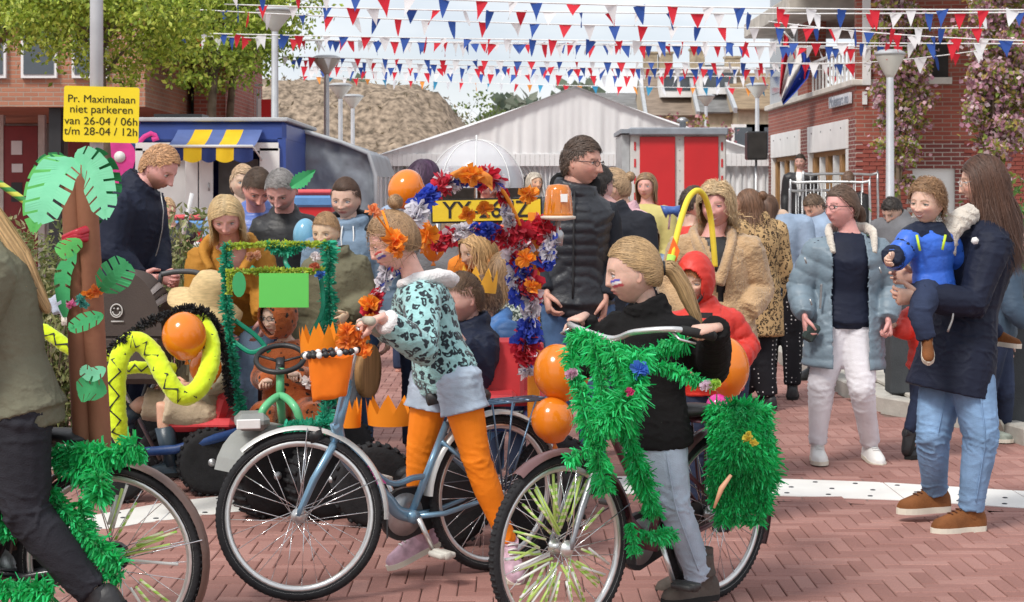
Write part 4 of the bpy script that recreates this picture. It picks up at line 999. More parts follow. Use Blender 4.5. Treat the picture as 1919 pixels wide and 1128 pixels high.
# ---- white marquee
canvas = M('marquee_canvas', (.90, .91, .92), .55, .03, 1.5, .08, 20, translu=.12)
def marquee():
    D = 33.; s = D/F; x0, x1, xa = (708-CX)*s, (1445-CX)*s, (1078-CX)*s; ze = CH + (HY-290)*s; za = CH + (HY-166)*s
    t = thing('marquee', 'large white marquee tent with pleated gable and open front', 'marquee', (xa, D, 0))
    nx, nz = 220, 10; v = []; 
    for i in range(nx+1):
        u = i/nx; x = lerp(x0, x1, u); zt = lerp(ze, za, (x-x0)/(xa-x0)) if x < xa else lerp(za, ze, (x-xa)/(x1-xa)); wob = .016*math.sin(u*150 + 4*math.sin(u*19)) + .02*math.sin(u*47 + 3*math.sin(u*9)) + .008*math.sin(u*330)
        for k in range(nz+1):
            w = k/nz; z = lerp(ze, zt, w); v.append([x, D + wob*(.4+.6*(1-w)) + w*.35*(zt-ze)/ (za-ze) * 0, z])
    f = [[i*(nz+1)+k, (i+1)*(nz+1)+k, (i+1)*(nz+1)+k+1, i*(nz+1)+k+1] for i in range(nx) for k in range(nz)]
    mb = MB(); mb.add(v, f); obj('gable_cloth', mb, canvas, t)
    for s_, (a, b) in (('l', (x0, xa)), ('r', (x1, xa))):
        mb = MB(); a2 = a + (a-xa)*.02; n = 16; vv = []
        for i in range(n+1):
            for y in np.linspace(D-.12, D+12, 6): vv.append([lerp(a2, b, i/n), y, lerp(ze-.04, za+.05, i/n) - .06*math.sin(PI*i/n)])
        mb.add(vv, [[i*6+k, (i+1)*6+k, (i+1)*6+k+1, i*6+k+1] for i in range(n) for k in range(5)]); obj('roof_sheet', mb, canvas, t)
    mb = MB()
    for k in range(80):
        u = k/80; mb.box((lerp(x0, x1, u + .006), D - .03, ze - .10), ((x1-x0)/80 - .004, .02, .24), bev=.004)
    obj('valance', mb, canvas, t, smooth=False)
    def curtain(px0, px1, y0, y1, fold=9, tie=None):
        a, b = (px0-CX)*s, (px1-CX)*s; mb = MB(); n = 60; vv = []
        for i in range(n+1):
            u = i/n
            for k in range(9):
                w = k/8; x = lerp(a, b, u); z = lerp(ze-.2, .03, w)
                if tie is not None: x = lerp(x, tie*s - CX*s, .75*math.sin(PI*min(1, w*1.1))*(1 if w < .9 else .8))
                vv.append([x, D + .12 + .07*math.sin(u*fold*6.3), z])
        mb.add(vv, [[i*9+k, i*9+k+1, (i+1)*9+k+1, (i+1)*9+k] for i in range(n) for k in range(8)]); obj('curtain', mb, canvas, t)
    curtain(708, 748, 0, 0, 5); curtain(1030, 1180, 0, 0, 14); curtain(1180, 1445, 0, 0, 24); curtain(958, 1035, 0, 0, 7, 1028); curtain(760, 850, 0, 0, 8, 760)
    for px in (748, 905, 1180): mb = MB(); mb.box(((px-CX)*s, D+.25, ze/2), (.12, .12, ze)); obj('post', mb, steel, t, smooth=False)
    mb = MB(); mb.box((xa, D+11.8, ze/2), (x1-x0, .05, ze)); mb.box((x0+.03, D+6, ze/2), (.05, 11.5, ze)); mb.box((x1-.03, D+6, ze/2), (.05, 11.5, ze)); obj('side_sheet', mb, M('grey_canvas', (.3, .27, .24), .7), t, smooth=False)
marquee()
# ---- grey tarpaulin tent
def tarp_tent():
    D = 23.; t = thing('tarpaulin_tent', 'low tent of crumpled grey tarpaulin beside the blue food stall', 'tent', P(620, 400, D) * V(1, 1, 0))
    s = D/F; pxs = np.linspace(525, 704, 60); mb = MB(); vv = []; nz = 26
    for px in pxs:
        top = np.interp(px, [525, 548, 640, 690, 704], [262, 240, 268, 288, 330]); zt = CH + (HY-top)*s
        for k in range(nz+1):
            w = k/nz; p = V((px-CX)*s, D, zt*(1-w)); p[1] += .05*snoise(p, 3.1) + .05*abs(snoise(p, 5.5, 2)) + .02*snoise(p, 12, 3); vv.append(p)
    mb.add(vv, [[i*(nz+1)+k, i*(nz+1)+k+1, (i+1)*(nz+1)+k+1, (i+1)*(nz+1)+k] for i in range(59) for k in range(nz)])
    tm_ = M('grey_tarpaulin', (.20, .22, .25), .42, .2, 3, .5, 14); obj('front_sheet', mb, tm_, t)
    mb = MB(); vv = []
    for px in pxs:
        top = np.interp(px, [525, 548, 640, 690, 704], [262, 240, 268, 288, 330]); zt = CH + (HY-top)*s
        for y in np.linspace(-.05, 4, 5): vv.append([(px-CX)*s, D + y, zt + .02 + .02*math.sin(px*.3+y)])
    mb.add(vv, [[i*5+k, (i+1)*5+k, (i+1)*5+k+1, i*5+k+1] for i in range(59) for k in range(4)]); obj('roof_sheet', mb, tm_, t)
    mb = MB(); pts = [P(x, y-1, D-.06) for x, y in [(525, 262), (548, 240), (640, 268), (690, 288), (704, 330), (706, 470)]]; mb.tube(pts, .03, 8); obj('edge_tube', mb, greyp, t)
tarp_tent()
# ---- blue food stall
blue = M('stall_blue', (.035, .075, .30), .4, .1, 3, .05); yellow = M('awning_yellow', (.80, .52, .02), .6, .08, 4, .1, 20); awnb = M('awning_blue', (.10, .15, .36), .5, .12, 4, .1, 20)
navyb = M('awning_navy', (.02, .035, .14), .6, .1); pink = M('octopus_pink', (.72, .05, .30), .5, .15, 6, 0)
def stall():
    D = 21.; s = D/F; X = lambda px: (px-CX)*s; Z = lambda py: CH + (HY-py)*s
    t = thing('food_stall', 'blue food stall trailer with striped yellow and blue awning', 'food stall', (X(390), D, 0))
    x0, x1 = X(243), X(536); w = x1-x0
    mb = MB(); mb.box(((x0+x1)/2, D+1.5, (Z(226)+Z(268))/2), (w, 3.0, Z(226)-Z(268)), bev=.05); mb.box(((x0+x1)/2, D+2.9, 1.3), (w, .2, 1.8)); mb.box((X(528), D+1.45, 1.3), (.1, 2.9, 1.9)); mb.box((X(248), D+1.45, 1.3), (.06, 2.9, 1.9)); obj('body', mb, blue, t, smooth=False)
    mb = MB(); mb.box(((x0+x1)/2, D+1.5, Z(224)), (w+.06, 3.1, .05), bev=.01); obj('roof', mb, greyp, t, smooth=False)
    mb = MB(); mb.box((X(389), D-.02, Z(275)), (X(523)-X(256), .06, .10)); mb.box((X(506), D-.02, 1.35), (.24, .06, 1.55)); mb.box((X(262), D-.02, 1.35), (.09, .06, 1.55)); obj('front_frame', mb, whitep, t, smooth=False)
    mb = MB(); mb.box((X(310), D+.1, 1.5), (.58, .03, 1.0)); obj('sliding_panel', mb, whitep, t, smooth=False)
    for px in (361, 388):
        mb = MB(); mb.box((X(px), D-.06, Z(365)), (.155 if px == 361 else .17, .04, .85), bev=.006); d = obj('cabinet_door', mb, whitep, t, smooth=False)
        if px == 388: mb = MB(); mb.box((X(394), D-.095, Z(350)), (.015, .02, .1)); obj('handle', mb, steel, d)
    mb = MB(); mb.box((X(435), D+.5, Z(365)), (.5, .03, .9)); obj('back_panel', mb, M('panel_grey', (.23, .225, .21), .6), t, smooth=False)
    mb = MB(); mb.box((X(400), D-.1, Z(436)), (X(500)-X(345), .5, .05), bev=.01); obj('counter', mb, black, t, smooth=False)
    mb = MB(); mb.box((X(400), D+.1, .5), (X(505)-X(270), .1, .85)); obj('skirt', mb, dark, t, smooth=False)
    # awning: five strips, pleated front flap
    xs = [334, 366, 399, 425, 457, 492]
    for k in range(5):
        a, b = X(xs[k]), X(xs[k+1]); m = yellow if k in (1, 3) else awnb; mb = MB(); y0, z0 = D - .02, Z(243); y1, z1 = D - .75, Z(279)
        pts = [[lerp(a, b, u), lerp(y0, y1, w_), lerp(z0, z1, w_) - .03*math.sin(PI*w_)] for u in np.linspace(0, 1, 5) for w_ in np.linspace(0, 1, 7)]
        mb.add(pts, [[i*7+j, i*7+j+1, (i+1)*7+j+1, (i+1)*7+j] for i in range(4) for j in range(6)]); st = obj('awning_strip', mb, m, t)
        mb = MB(); n = 10; top = [[lerp(a, b, u), y1-.005, z1] for u in np.linspace(0, 1, n)]; bot = [[lerp(a, b, u), y1-.02-.02*math.sin(u*6), z1 - .15 - .035*math.sin(PI*u)] for u in np.linspace(0, 1, n)]
        mb.add(top + bot, [[i, i+1, n+i+1, n+i] for i in range(n-1)]); obj('flap', mb, yellow if k in (1, 3) else navyb, st)
    mb = MB(); mb.tube([[X(334), D-.76, Z(279)+.01], [X(492), D-.76, Z(279)+.01]], .018, 8)
    for px in (334, 492): mb.tube([[X(px), D-.02, Z(300)], [X(px), D-.76, Z(279)]], .012, 6)
    obj('awning_bar', mb, whitep, t)
    # pink octopus painted on the side: head, eye, arms
    mb = MB(); mb.prism([[X(218) + .24*math.cos(a)*(1+.08*math.sin(3*a)), D-.03, Z(300) + .3*math.sin(a)] for a in np.linspace(0, 2*PI, 24)[:-1]], (0, .012, 0))
    for j in range(4): mb.tube([[X(214+j*9), D-.03, Z(320)], [X(208+j*11), D-.03, Z(338)], [X(214+j*12), D-.03, Z(352)]], [(.03, .012), (.025, .012), (.01, .012)], 8, up=(0, 1, 0))
    mb.tube([[X(262), D-.03, Z(266)], [X(272), D-.03, Z(256)], [X(284), D-.03, Z(250)], [X(292), D-.03, Z(254)], [X(296), D-.03, Z(259)], [X(286), D-.03, Z(262)]], [(.03, .012)]*6, 8, up=(0, 1, 0))
    obj('octopus_picture', mb, pink, t, smooth=False)
    mb = MB(); mb.lathe((X(226), D-.045, Z(294)), [(.07, 0), (.07, .004)], 16, axis=(0, -1, 0)); obj('octopus_eye', mb, whitep, t)
    mb = MB(); mb.box((X(225), D+.06, 1.7), (.5, .1, 1.5)); obj('side_panel', mb, M('violet_panel', (.12, .05, .28), .5, .3), t, smooth=False)
    mb = MB(); mb.box((X(305), D+1.2, Z(214)), (.62*1.0, .5, .1)); obj('roof_unit', mb, black, t, smooth=False)
stall()
# ---- red door toilet cabin
def cabin():
    D = 29.; s = D/F; X = lambda px: (px-CX)*s; Z = lambda py: CH + (HY-py)*s
    t = thing('toilet_cabin', 'white trailer cabin with two tall red doors and a grey roof', 'cabin', (X(1272), D, 0))
    panel = M('cabin_panel', (.62, .62, .60), .5, .06); x0, x1 = X(1181), X(1361); zb = Z(432)
    mb = MB(); mb.box(((x0+x1)/2, D+1.1, (Z(250)+zb)/2), (x1-x0, 2.2, Z(250)-zb), bev=.02); obj('body', mb, panel, t, smooth=False)
    mb = MB(); mb.box((X(1173), D+.9, (Z(252)+zb)/2), (.13, 1.7, Z(252)-zb)); obj('side_wall', mb, M('cabin_side', (.42, .44, .45), .5), t, smooth=False)
    mb = MB(); mb.box(((x0+x1)/2, D+1.05, Z(246.5)), (x1-x0+.04, 2.4, .13), bev=.02); mb.box((X(1172), D+.9, Z(246)), (.17, 2.0, .07)); rf = obj('roof', mb, M('roof_grey', (.26, .29, .33), .5), t, smooth=False)
    mb = MB(); mb.lathe((X(1286), D+.6, Z(241)), [(.055, 0), (.055, .14), (.10, .15), (.10, .18), (.04, .22), (0, .22)], 14); obj('vent_pipe', mb, steel, rf)
    for a, b in ((1199, 1265), (1282, 1346)):
        mb = MB(); mb.box(((X(a)+X(b))/2, D-.02, (Z(256)+Z(428))/2), (X(b)-X(a), .05, Z(256)-Z(428)), bev=.008); d = obj('door', mb, redp, t, smooth=False)
        if a == 1199:
            mb = MB(); mb.box((X(1204), D-.055, Z(344)), (.035, .02, .16), bev=.005); mb.tube([[X(1204), D-.06, Z(341)], [X(1204), D-.11, Z(341)], [X(1213), D-.11, Z(341)]], .012, 8); obj('handle', mb, whitep, d)
    for px in (1190, 1353):
        for k in range(4):
            mb = MB(); mb.box((X(px), D-.006, Z(274 + k*31.5)), (.032, .012, .14)); obj('red_strip', mb, redp, t, smooth=False)
    for k in range(12): pass
    mb = MB()
    for k in range(9): mb.lathe((X(1273.5), D-.002, Z(262 + k*19)), [(.012, 0), (.01, .008), (0, .01)], 8, axis=(0, -1, 0))
    obj('rivets', mb, steel, t)
    mb = MB(); mb.box(((x0+x1)/2, D+.9, zb-.09), (x1-x0-.1, 1.8, .14)); mb.box((X(1215), D+.5, (zb-.2)/2), (.1, .1, zb-.1)); mb.box((X(1330), D+.5, (zb-.2)/2), (.1, .1, zb-.1)); obj('chassis', mb, black, t, smooth=False)
    for px in (1255, 1290):
        mb = MB(); mb.lathe((X(px), D+.15, .31), [(.13, -.09), (.29, -.1), (.31, -.06), (.31, .06), (.29, .1), (.13, .09)], 22, axis=(0, 1, 0)); obj('wheel', mb, black, t)
cabin()
# ---- loudspeaker
def speaker():
    D = 26.; t = thing('loudspeaker', 'black loudspeaker on a stand beside the brick building', 'speaker', P(1417, 0, D)*V(1, 1, 0)); c = P(1417, 273, D)
    mb = MB(); mb.box(c, (.31, .3, .43), bev=.02); b = obj('cabinet', mb, black, t, smooth=False); mb = MB(); mb.box(c - V(0, .156, 0), (.27, .01, .38)); obj('grille', mb, dark, b, smooth=False)
    mb = MB(); mb.lathe((c[0], D, 0), [(.03, .1), (.025, 1.2), (.018, c[2]-.2)], 10)
    for k in range(3): a = k*2.1+.4; mb.tube([[c[0], D, .9], [c[0]+.5*math.cos(a), D+.5*math.sin(a), .02]], .014, 6)
    obj('tripod', mb, steel, t)
speaker()
# ---- brick building on the right
def right_building():
    t = thing('brick_building', 'red brick building with balconies and a timber framed shop front', 'building', (6, 26, 0))
    A = P(1440, 0, 33.)[:2]; B = P(1603, 0, 25.5)[:2]; d = nrm(B-A); n_ = V(-d[1], d[0]); n_ = n_ if n_[1] < 0 or n_[0] < 0 else -n_
    nv = V(d[1], -d[0]); nv = nv if nv[1] < 0 else -nv
    Lw = np.linalg.norm(B-A)
    def at(u, out, z): q = A + d*u + nv*out; return V(q[0], q[1], z)
    def wallbox(u0, u1, z0, z1, o0, o1, m, name='wall', par=t, bev=0):
        mb = MB(); ang = math.atan2(d[1], d[0]); c = at((u0+u1)/2, (o0+o1)/2, (z0+z1)/2); mb.box(c, (abs(u1-u0), abs(o1-o0), z1-z0), (0, 0, ang), bev=bev); return obj(name, mb, m, par, smooth=False)
    def Upx(px):      # distance along the front wall seen at px
        k = (px-CX)/F; return (A[0] - k*A[1]) / (k*d[1] - d[0])
    def Zat(px, py): q = A + d*Upx(px); return CH + (HY-py)*q[1]/F
    zl = Zat(1603, 160); zf = Zat(1520, 240)
    U = [Upx(p) for p in (1440, 1447, 1500, 1516, 1590, 1603)]
    # piers and band above the shop windows
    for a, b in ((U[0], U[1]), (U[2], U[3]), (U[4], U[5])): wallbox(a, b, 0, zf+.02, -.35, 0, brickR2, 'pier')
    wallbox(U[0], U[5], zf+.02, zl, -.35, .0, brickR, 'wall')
    wallbox(U[0]-.05, U[5]+.06, zl, zl+.09, -.4, .07, coping, 'coping', bev=.01)
    for a, b in ((U[1], U[2]), (U[3], U[4])):
        w = b-a
        fr = wallbox(a+.003, b-.003, zf-.42, zf+.018, -.2, .03, whitep, 'fascia_board')
        for k in range(4): 
            mb = MB(); mb.lathe(at(a + w*(.12+.25*k), .032, zf-.1), [(.018, 0), (0, .01)], 8, axis=(nv[0], nv[1], 0)); obj('bolt', mb, black, fr)
        for e in (a+.06, b-.06): wallbox(e-.05, e+.05, 0, zf-.423, -.2, .02, whitep, 'jamb')
        bk = wallbox(a, b, 0, zf-.42, -3.0, -2.9, wood, 'inner_wall')
        wallbox(a+.11, b-.11, zf-.50, zf-.424, -.17, -.06, wood, 'head_beam')
        N_ = 6
        for k in range(N_):
            u = lerp(a+.2, b-.2, k/(N_-1)); wide = .09 if k % 2 else .18
            wallbox(u-wide/2, u+wide/2, .05, zf-.503, -.16, -.04, wood if k % 2 == 0 else whitep, 'mullion')
        for z in (1.2, 2.4): wallbox(a+.11, b-.11, z, z+.07, -.19, -.165, whitep, 'transom')
        wallbox(a+.1, b-.1, .05, zf-.5, -.23, -.21, glass_d, 'pane')
    wallbox(U[0]-.2, U[5], 0, .01, -3.4, -.36, dark, 'shop_floor')
    # balcony storey set back
    q = Upx(1510)
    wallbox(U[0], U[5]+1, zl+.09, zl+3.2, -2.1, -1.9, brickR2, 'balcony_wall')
    wallbox(U[0], Upx(1492), zl+.09, zl+4, -.35, -.03, greyp, 'bay_frame')
    for k in range(2):
        for j in range(3):
            uu = lerp(U[0]+.15, Upx(1492)-.15, (k+.5)/2); wallbox(uu-.55, uu+.55, zl+.3+j*1.25, zl+1.3+j*1.25, -.03, -.015, glass_d, 'pane')
    wallbox(Upx(1492), q, zl+.09, zl+6, -.35, -.03, brickR, 'pillar')
    for z in (zl+1.35,):
        wallbox(Upx(1455)-.4, Upx(1540), z, z+.28, -2.0, .55, conc_l, 'balcony_slab', bev=.02)
    sl = wallbox(Upx(1480), U[5]+2.5, zl+2.15, zl+2.5, -2.2, .7, conc_l, 'balcony_slab', bev=.02)
    wallbox(Upx(1500), U[5]+.4, zl+2.51, zl+5.5, -.6, -.1, brickR, 'upper_wall')
    for k in range(14):
        u = lerp(q+.1, U[5]-.1, k/13); wallbox(u-.012, u+.012, zl+.1, zl+.6, -.12, -.09, whitep, 'railing_bar')
    wallbox(q, U[5], zl+.6, zl+.64, -.13, -.07, whitep, 'handrail')
    for px in (1530, 1560): wallbox(Upx(px), Upx(px)+.9, zl+.15, zl+1.95, -1.9, -1.87, glass_d, 'balcony_door')
    # right hand face, nearly square to the camera
    E = V(B[0] + 9, B[1] - 1.4); d2 = nrm(E-B); a2 = math.atan2(d2[1], d2[0]); L2 = np.linalg.norm(E-B); n2 = V(d2[1], -d2[0])
    def fb(u0, u1, z0, z1, o0, o1, m, name, par=t, bev=0):
        c = B + d2*(u0+u1)/2 + n2*(o0+o1)/2; mb = MB(); mb.box((c[0], c[1], (z0+z1)/2), (u1-u0, abs(o1-o0), z1-z0), (0, 0, a2), bev=bev); return obj(name, mb, m, par, smooth=False)
    fb(.003, L2, 2.35, 9, -.35, 0, brickR, 'wall')
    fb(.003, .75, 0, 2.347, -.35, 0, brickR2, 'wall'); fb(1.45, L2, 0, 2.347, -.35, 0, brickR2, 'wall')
    fb(.752, 1.448, 0, 1.95, -.3, -.06, whitep, 'door_panel'); fb(.752, 1.448, 1.952, 2.345, -.35, 0, brickR2, 'lintel')
    fb(.62, 1.35, 3.3, 3.85, -.2, .012, dark, 'window'); fb(.58, 1.4, 3.2, 3.297, -.1, .07, coping, 'sill'); fb(2.6, 3.6, 3.3, 4.3, -.2, .012, glass_d, 'window'); fb(2.55, 3.65, 3.2, 3.297, -.1, .07, coping, 'sill')
    fb(.10, .22, zl, zl+2.1, -.2, .1, whitep, 'post')
    # separately laid courses in the lower part of this face
    cnt = 0; bq = MB(); bq.box((0, 0, 0), (.2, .02, .054), (0, 0, a2), bev=.003); bme = bq.mesh('brick', M('brick_face', (.27, .075, .058), .85, .3, 3, .4, 120), False); far = MB(); rng = random.Random(6)
    for r in range(38):
        for k in range(44):
            u = .003 + .21*(k + .5*(r % 2)) ; z = .03 + r*.0622
            if .65 < u < 1.55 and z < 2.36: continue
            if u > L2 or r < 8: continue
            c = B + d2*(u+.1) + n2*(.004 + rng.uniform(0, .004))
            if cnt < 300 and u < 3.3 and z > 1.0: o = instance('brick', bme, t, loc=(c[0]-6, c[1]-26, z)); cnt += 1
            else: far.box((c[0], c[1], z), (.2, .02, .054), (0, 0, a2))
    obj('brick_courses', far, bme.materials[0], t, smooth=False, kind='stuff')
    # shop sign
    sx, sy = Upx(1560), Upx(1599); z = Zat(1580, 188); zh = (Zat(1580, 178)-Zat(1580, 198))/2
    sg = wallbox(sx, sy, z-zh, z+zh, .02, .06, M('sign_white', (.62, .64, .68), .5), 'sign_board')
    R_ = np.stack([V(d[0], d[1], 0), V(0, 0, 1), V(nv[0], nv[1], 0)], 1)
    text('lettering', 'Molenaars no', .25, at((sx+sy)/2, .066, z), R_, M('sign_grey', (.25, .28, .34), .5), sg)
    for k in range(2): fb(.10+.16*k, .17+.16*k, Zat(1603, 196), Zat(1603, 172), 0, .05, whitep, 'house_number')
    # flag on a pole
    fl = thing('flag', 'Dutch red white and blue flag hanging from a slanted pole', 'flag', P(1558, 158, 29.5))
    mb = MB(); mb.tube([P(1470, 60, 28.2), P(1558, 160, 29.8)], .016, 8); obj('flagpole', mb, whitep, fl)
    cols = [M('flag_red', (.60, .03, .05), .7, .08), whitep, M('flag_blue', (.03, .07, .40), .7, .08)]
    top = [P(1472, 64, 28.2), P(1505, 108, 28.8), P(1520, 118, 29.0)]; 
    edges = [[(1470, 62), (1468, 80), (1464, 115), (1462, 150), (1461, 175)], [(1479, 74), (1478, 100), (1473, 125), (1467, 155), (1462, 182)], [(1500, 92), (1503, 114), (1497, 134), (1481, 166), (1466, 192)], [(1517, 108), (1520, 124), (1514, 146), (1492, 172), (1468, 197)]]
    for k in range(3):
        mb = MB(); vv = []
        for i in range(5):
            for j in range(5):
                a = edges[k][i]; b = edges[k+1][i]; u = j/4; vv.append(P(lerp(a[0], b[0], u), lerp(a[1], b[1], u), 28.3 + .12*math.sin(k*4+j*1.6+i)))
        mb.add(vv, [[i*5+j, i*5+j+1, (i+1)*5+j+1, (i+1)*5+j] for i in range(4) for j in range(4)]); obj('flag_stripe', mb, cols[k], fl)
right_building()
# ---- left building under the trees
def left_building():
    D = 24.; s = D/F; X = lambda px: (px-CX)*s; Z = lambda py: CH + (HY-py)*s
    t = thing('corner_building', 'orange brick building with a dark recessed entrance and red doors', 'building', (X(100), D, 0))
    x0 = X(-220); x1 = X(272)
    mb = MB(); mb.box(((x0+x1)/2, D+3, Z(200)+3), (x1-x0, 6, 6)); obj('wall', mb, brickO, t, smooth=False)
    mb = MB(); mb.box((X(322), D+5, 4.0), (X(356)-X(290), 4, 5.6)); obj('side_wing', mb, brickR, t, smooth=False)
    mb = MB(); mb.box((X(281), D+3.6, 4.2), (.14, .3, 5)); obj('downpipe', mb, black, t, smooth=False)
    mb = MB(); mb.box(((x0+x1)/2, D+5.4, Z(200)/2-.01), (x1-x0, .2, Z(200))); obj('recess_wall', mb, M('recess_grey', (.20, .19, .18), .8), t, smooth=False)
    for a, b in ((-60, -5), (0, 72), (128, 196)):
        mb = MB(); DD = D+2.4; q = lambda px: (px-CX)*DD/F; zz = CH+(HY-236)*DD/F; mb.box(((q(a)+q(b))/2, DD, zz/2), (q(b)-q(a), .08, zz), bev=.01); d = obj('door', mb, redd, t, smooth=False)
        if a == 0:
            for (u, y0, y1) in ((33, 264, 290), (34, 307, 323)):
                mb = MB(); mb.box((q(u), DD-.05, CH+(HY-(y0+y1)/2)*DD/F), (.165, .012, (y1-y0)*DD/F)); obj('notice', mb, whitep, d, smooth=False)
            mb = MB(); mb.box((q(33), DD-.046, CH+(HY-360)*DD/F), (.17, .01, .3)); obj('letter_slot', mb, black, d, smooth=False)
        mb = MB(); mb.box((q(b)+.06, DD, zz/2+.15), (.1, .12, zz+.3)); obj('door_post', mb, coping, t, smooth=False)
    mb = MB(); mb.box((X(95), D+.3, Z(200)/2), (.17, .17, Z(200))); obj('column', mb, black, t, smooth=False)
    mb = MB(); mb.box((X(-60), D+.3, Z(200)/2), (.17, .17, Z(200))); obj('column', mb, black, t, smooth=False)
    for k in range(3):
        mb = MB(); mb.box((X(-20+k*95), D-.02, Z(60)), (.5, .1, 1.3)); w = obj('window', mb, whitep, t, smooth=False); mb = MB(); mb.box((X(-20+k*95), D-.075, Z(60)), (.42, .02, 1.2)); obj('pane', mb, glass_d, w, smooth=False)
    f = thing('steel_fence', 'grey upright bar fence on a sloping concrete wall behind the food stall', 'fence', P(425, 0, 30)*V(1, 1, 0)); q = lambda px: (px-CX)*30/F
    mb = MB(); mb.box((q(420), 30.2, 1.45), (q(500)-q(345), .25, 2.9)); obj('base_wall', mb, conc_l, f, smooth=False)
    pm = MB(); pm.box((0, 0, 0), (.025, .025, .62)); pme = pm.mesh('bar', greyp, False)
    for k in range(26): instance('bar', pme, f, loc=(q(346+k*5.6)-q(425), .1, 3.2 - k*.003))
    mb = MB(); mb.box((q(418), 30.1, 3.5), (q(492)-q(345), .04, .04)); obj('rail', mb, greyp, f, smooth=False)
    h = thing('hydrant_box', 'small red and white cabinet at the end of the steel fence', 'cabinet', P(500, 0, 29.5)*V(1, 1, 0)); c = P(502, 205, 29.5)
    mb = MB(); mb.box((c[0], c[1], c[2]), (.2, .2, .34)); obj('housing', mb, redp, h, smooth=False); mb = MB(); mb.box((c[0]-.13, c[1], c[2]), (.06, .2, .36)); mb.box((c[0], c[1], c[2]/2-.1), (.08, .08, c[2]-.2)); obj('post', mb, whitep, h, smooth=False)
left_building()
# ---- yellow no parking sign on its mast
def sign():
    D = 13.4; t = thing('street_sign', 'bright yellow rectangular no parking notice fixed to a pale round mast', 'sign', P(181, 0, D)*V(1, 1, 0)); x = P(181, 0, D)[0]
    mb = MB(); mb.lathe((x, D, 0), [(.056, 0), (.05, 3.2), (.046, 4.2)], 20); obj('mast', mb, polem, t)
    c = P(190, 214.5, D-.07); R_ = face_R(6, -1.2); pl = MB(); w, h = 138*D/F, 104*D/F; o = []
    for (sx, sy) in ((1, 1), (-1, 1), (-1, -1), (1, -1)):
        for a in np.linspace(0, PI/2, 5): b = a + {(1, 1): 0, (-1, 1): PI/2, (-1, -1): PI, (1, -1): 1.5*PI}[(sx, sy)]; o.append([sx*(w/2-.02) + .02*math.cos(b), sy*(h/2-.02) + .02*math.sin(b), 0])
    o = np.array(o) @ R_.T + c; pl.prism(o, R_[:, 2]*.004); p = obj('plate', pl, M('sign_yellow', (.86, .66, .01), .4, .03, 3, 0), t, smooth=False)
    ink = M('sign_ink', (.03, .03, .01), .6); sz = .086
    for k, (s_, dy) in enumerate([('Pr. Maximalaan', .27), ('niet parkeren', .085), ('van 26-04 / 06h', -.125), ('t/m 28-04 / 12h', -.31)]):
        lt = text('lettering', s_, sz*(1.0 if k else .96), c + R_[:, 1]*dy*h + R_[:, 2]*.005, R_, ink, p, .0006, bold=0, sx=1.04)
    mb = MB(); mb.box((x, D, c[2]+.15), (.13, .12, .03)); mb.box((x, D, c[2]-.15), (.13, .12, .03)); obj('clamp', mb, steel, t, smooth=False)
sign()
# ---- bunting
bred = M('bunting_red', (.66, .03, .05), .6, .1, 4, 0, translu=.35); bwhite = M('bunting_white', (.80, .80, .82), .6, .05, 4, 0, translu=.35); bblue = M('bunting_blue', (.04, .10, .38), .6, .1, 4, 0, translu=.35)
bor = M('bunting_orange', (.8, .3, .06), .6, .1, 4, 0, translu=.35); bcy = M('bunting_cyan', (.05, .3, .5), .6, .1, 4, 0, translu=.35); cord = M('bunting_cord', (.75, .75, .75), .7)
def bunting(a, b, sag, n, fw, fh, label, cols, seedv, start=0):
    a, b = np.array(a), np.array(b); t = thing('bunting', label, 'bunting', a, 'strings of pennants across the street'); r = random.Random(seedv)
    def at(u): p = lerp(a, b, u); p[2] -= sag*4*u*(1-u); return p
    mb = MB(); mb.tube([at(u) for u in np.linspace(0, 1, 40)], .007, 4); obj('cord', mb, cord, t)
    meshes = []
    for m in cols:
        q = MB(); vv = []; K = 5
        for i in range(K):
            u = i/(K-1)
            for j in range(3): vv.append([(j-1)*fw/2*(1-u), .012*math.sin(u*3+j), -u*fh])
        q.add(vv, [[i*3+j, i*3+j+1, (i+1)*3+j+1, (i+1)*3+j] for i in range(K-1) for j in range(2)]); meshes.append(q.mesh('pennant', m))
    ang = math.atan2(b[1]-a[1], b[0]-a[0])
    for k in range(n):
        u = (k+.5)/n; p = at(u) - a
        o = instance('pennant', meshes[(k+start) % len(cols)], t, loc=tuple(p)); w = r.random()
        o.rotation_euler = (r.gauss(0, .25), r.gauss(0, .13), ang + (r.gauss(0, .4) if w < .7 else r.uniform(-1.5, 1.5))); o.scale = (r.uniform(.75, 1.1), 1, r.uniform(.8, 1.1)); o.location.x += r.gauss(0, .03)
RWB = [bred, bwhite, bblue]
def BU(x0, y0, x1, y1, D0, D1, sag, n, seedv, label, cols=RWB, px=20, ph=26):
    D = (D0+D1)/2; px *= 1.25; ph *= 1.18; n = int(n*1.12); bunting(P(x0, y0, D0), P(x1, y1, D1), sag, n, px*D/F, ph*D/F, label, cols, seedv, seedv)
BU(400, -22, 2000, 18, 16, 15, .06, 24, 1, 'highest and nearest string of large red white and blue pennants', px=21, ph=32)
BU(420, 8, 1990, 22, 17.5, 17, .05, 26, 2, 'second string of large pennants from the top, ending over the blossom trees', px=20, ph=28)
BU(300, 14, 1850, 52, 20, 19, .08, 28, 3, 'third string of pennants from the top, dipping towards the brick balcony', px=18, ph=26)
BU(360, 62, 1990, 82, 22, 20, .03, 36, 4, 'fourth string of pennants, starting in front of the green trees', px=17, ph=25)
BU(330, 66, 1700, 86, 24, 23, .05, 40, 5, 'fifth string of pennants, close below the fourth', px=15, ph=22)
BU(560, 76, 1640, 92, 26, 25, -.02, 34, 6, 'sixth string of smaller pennants with many twisted ones', px=14, ph=21)
BU(520, 106, 1650, 118, 28, 26, .03, 36, 7, 'seventh string of pennants crossing above the marquee', px=13, ph=19)
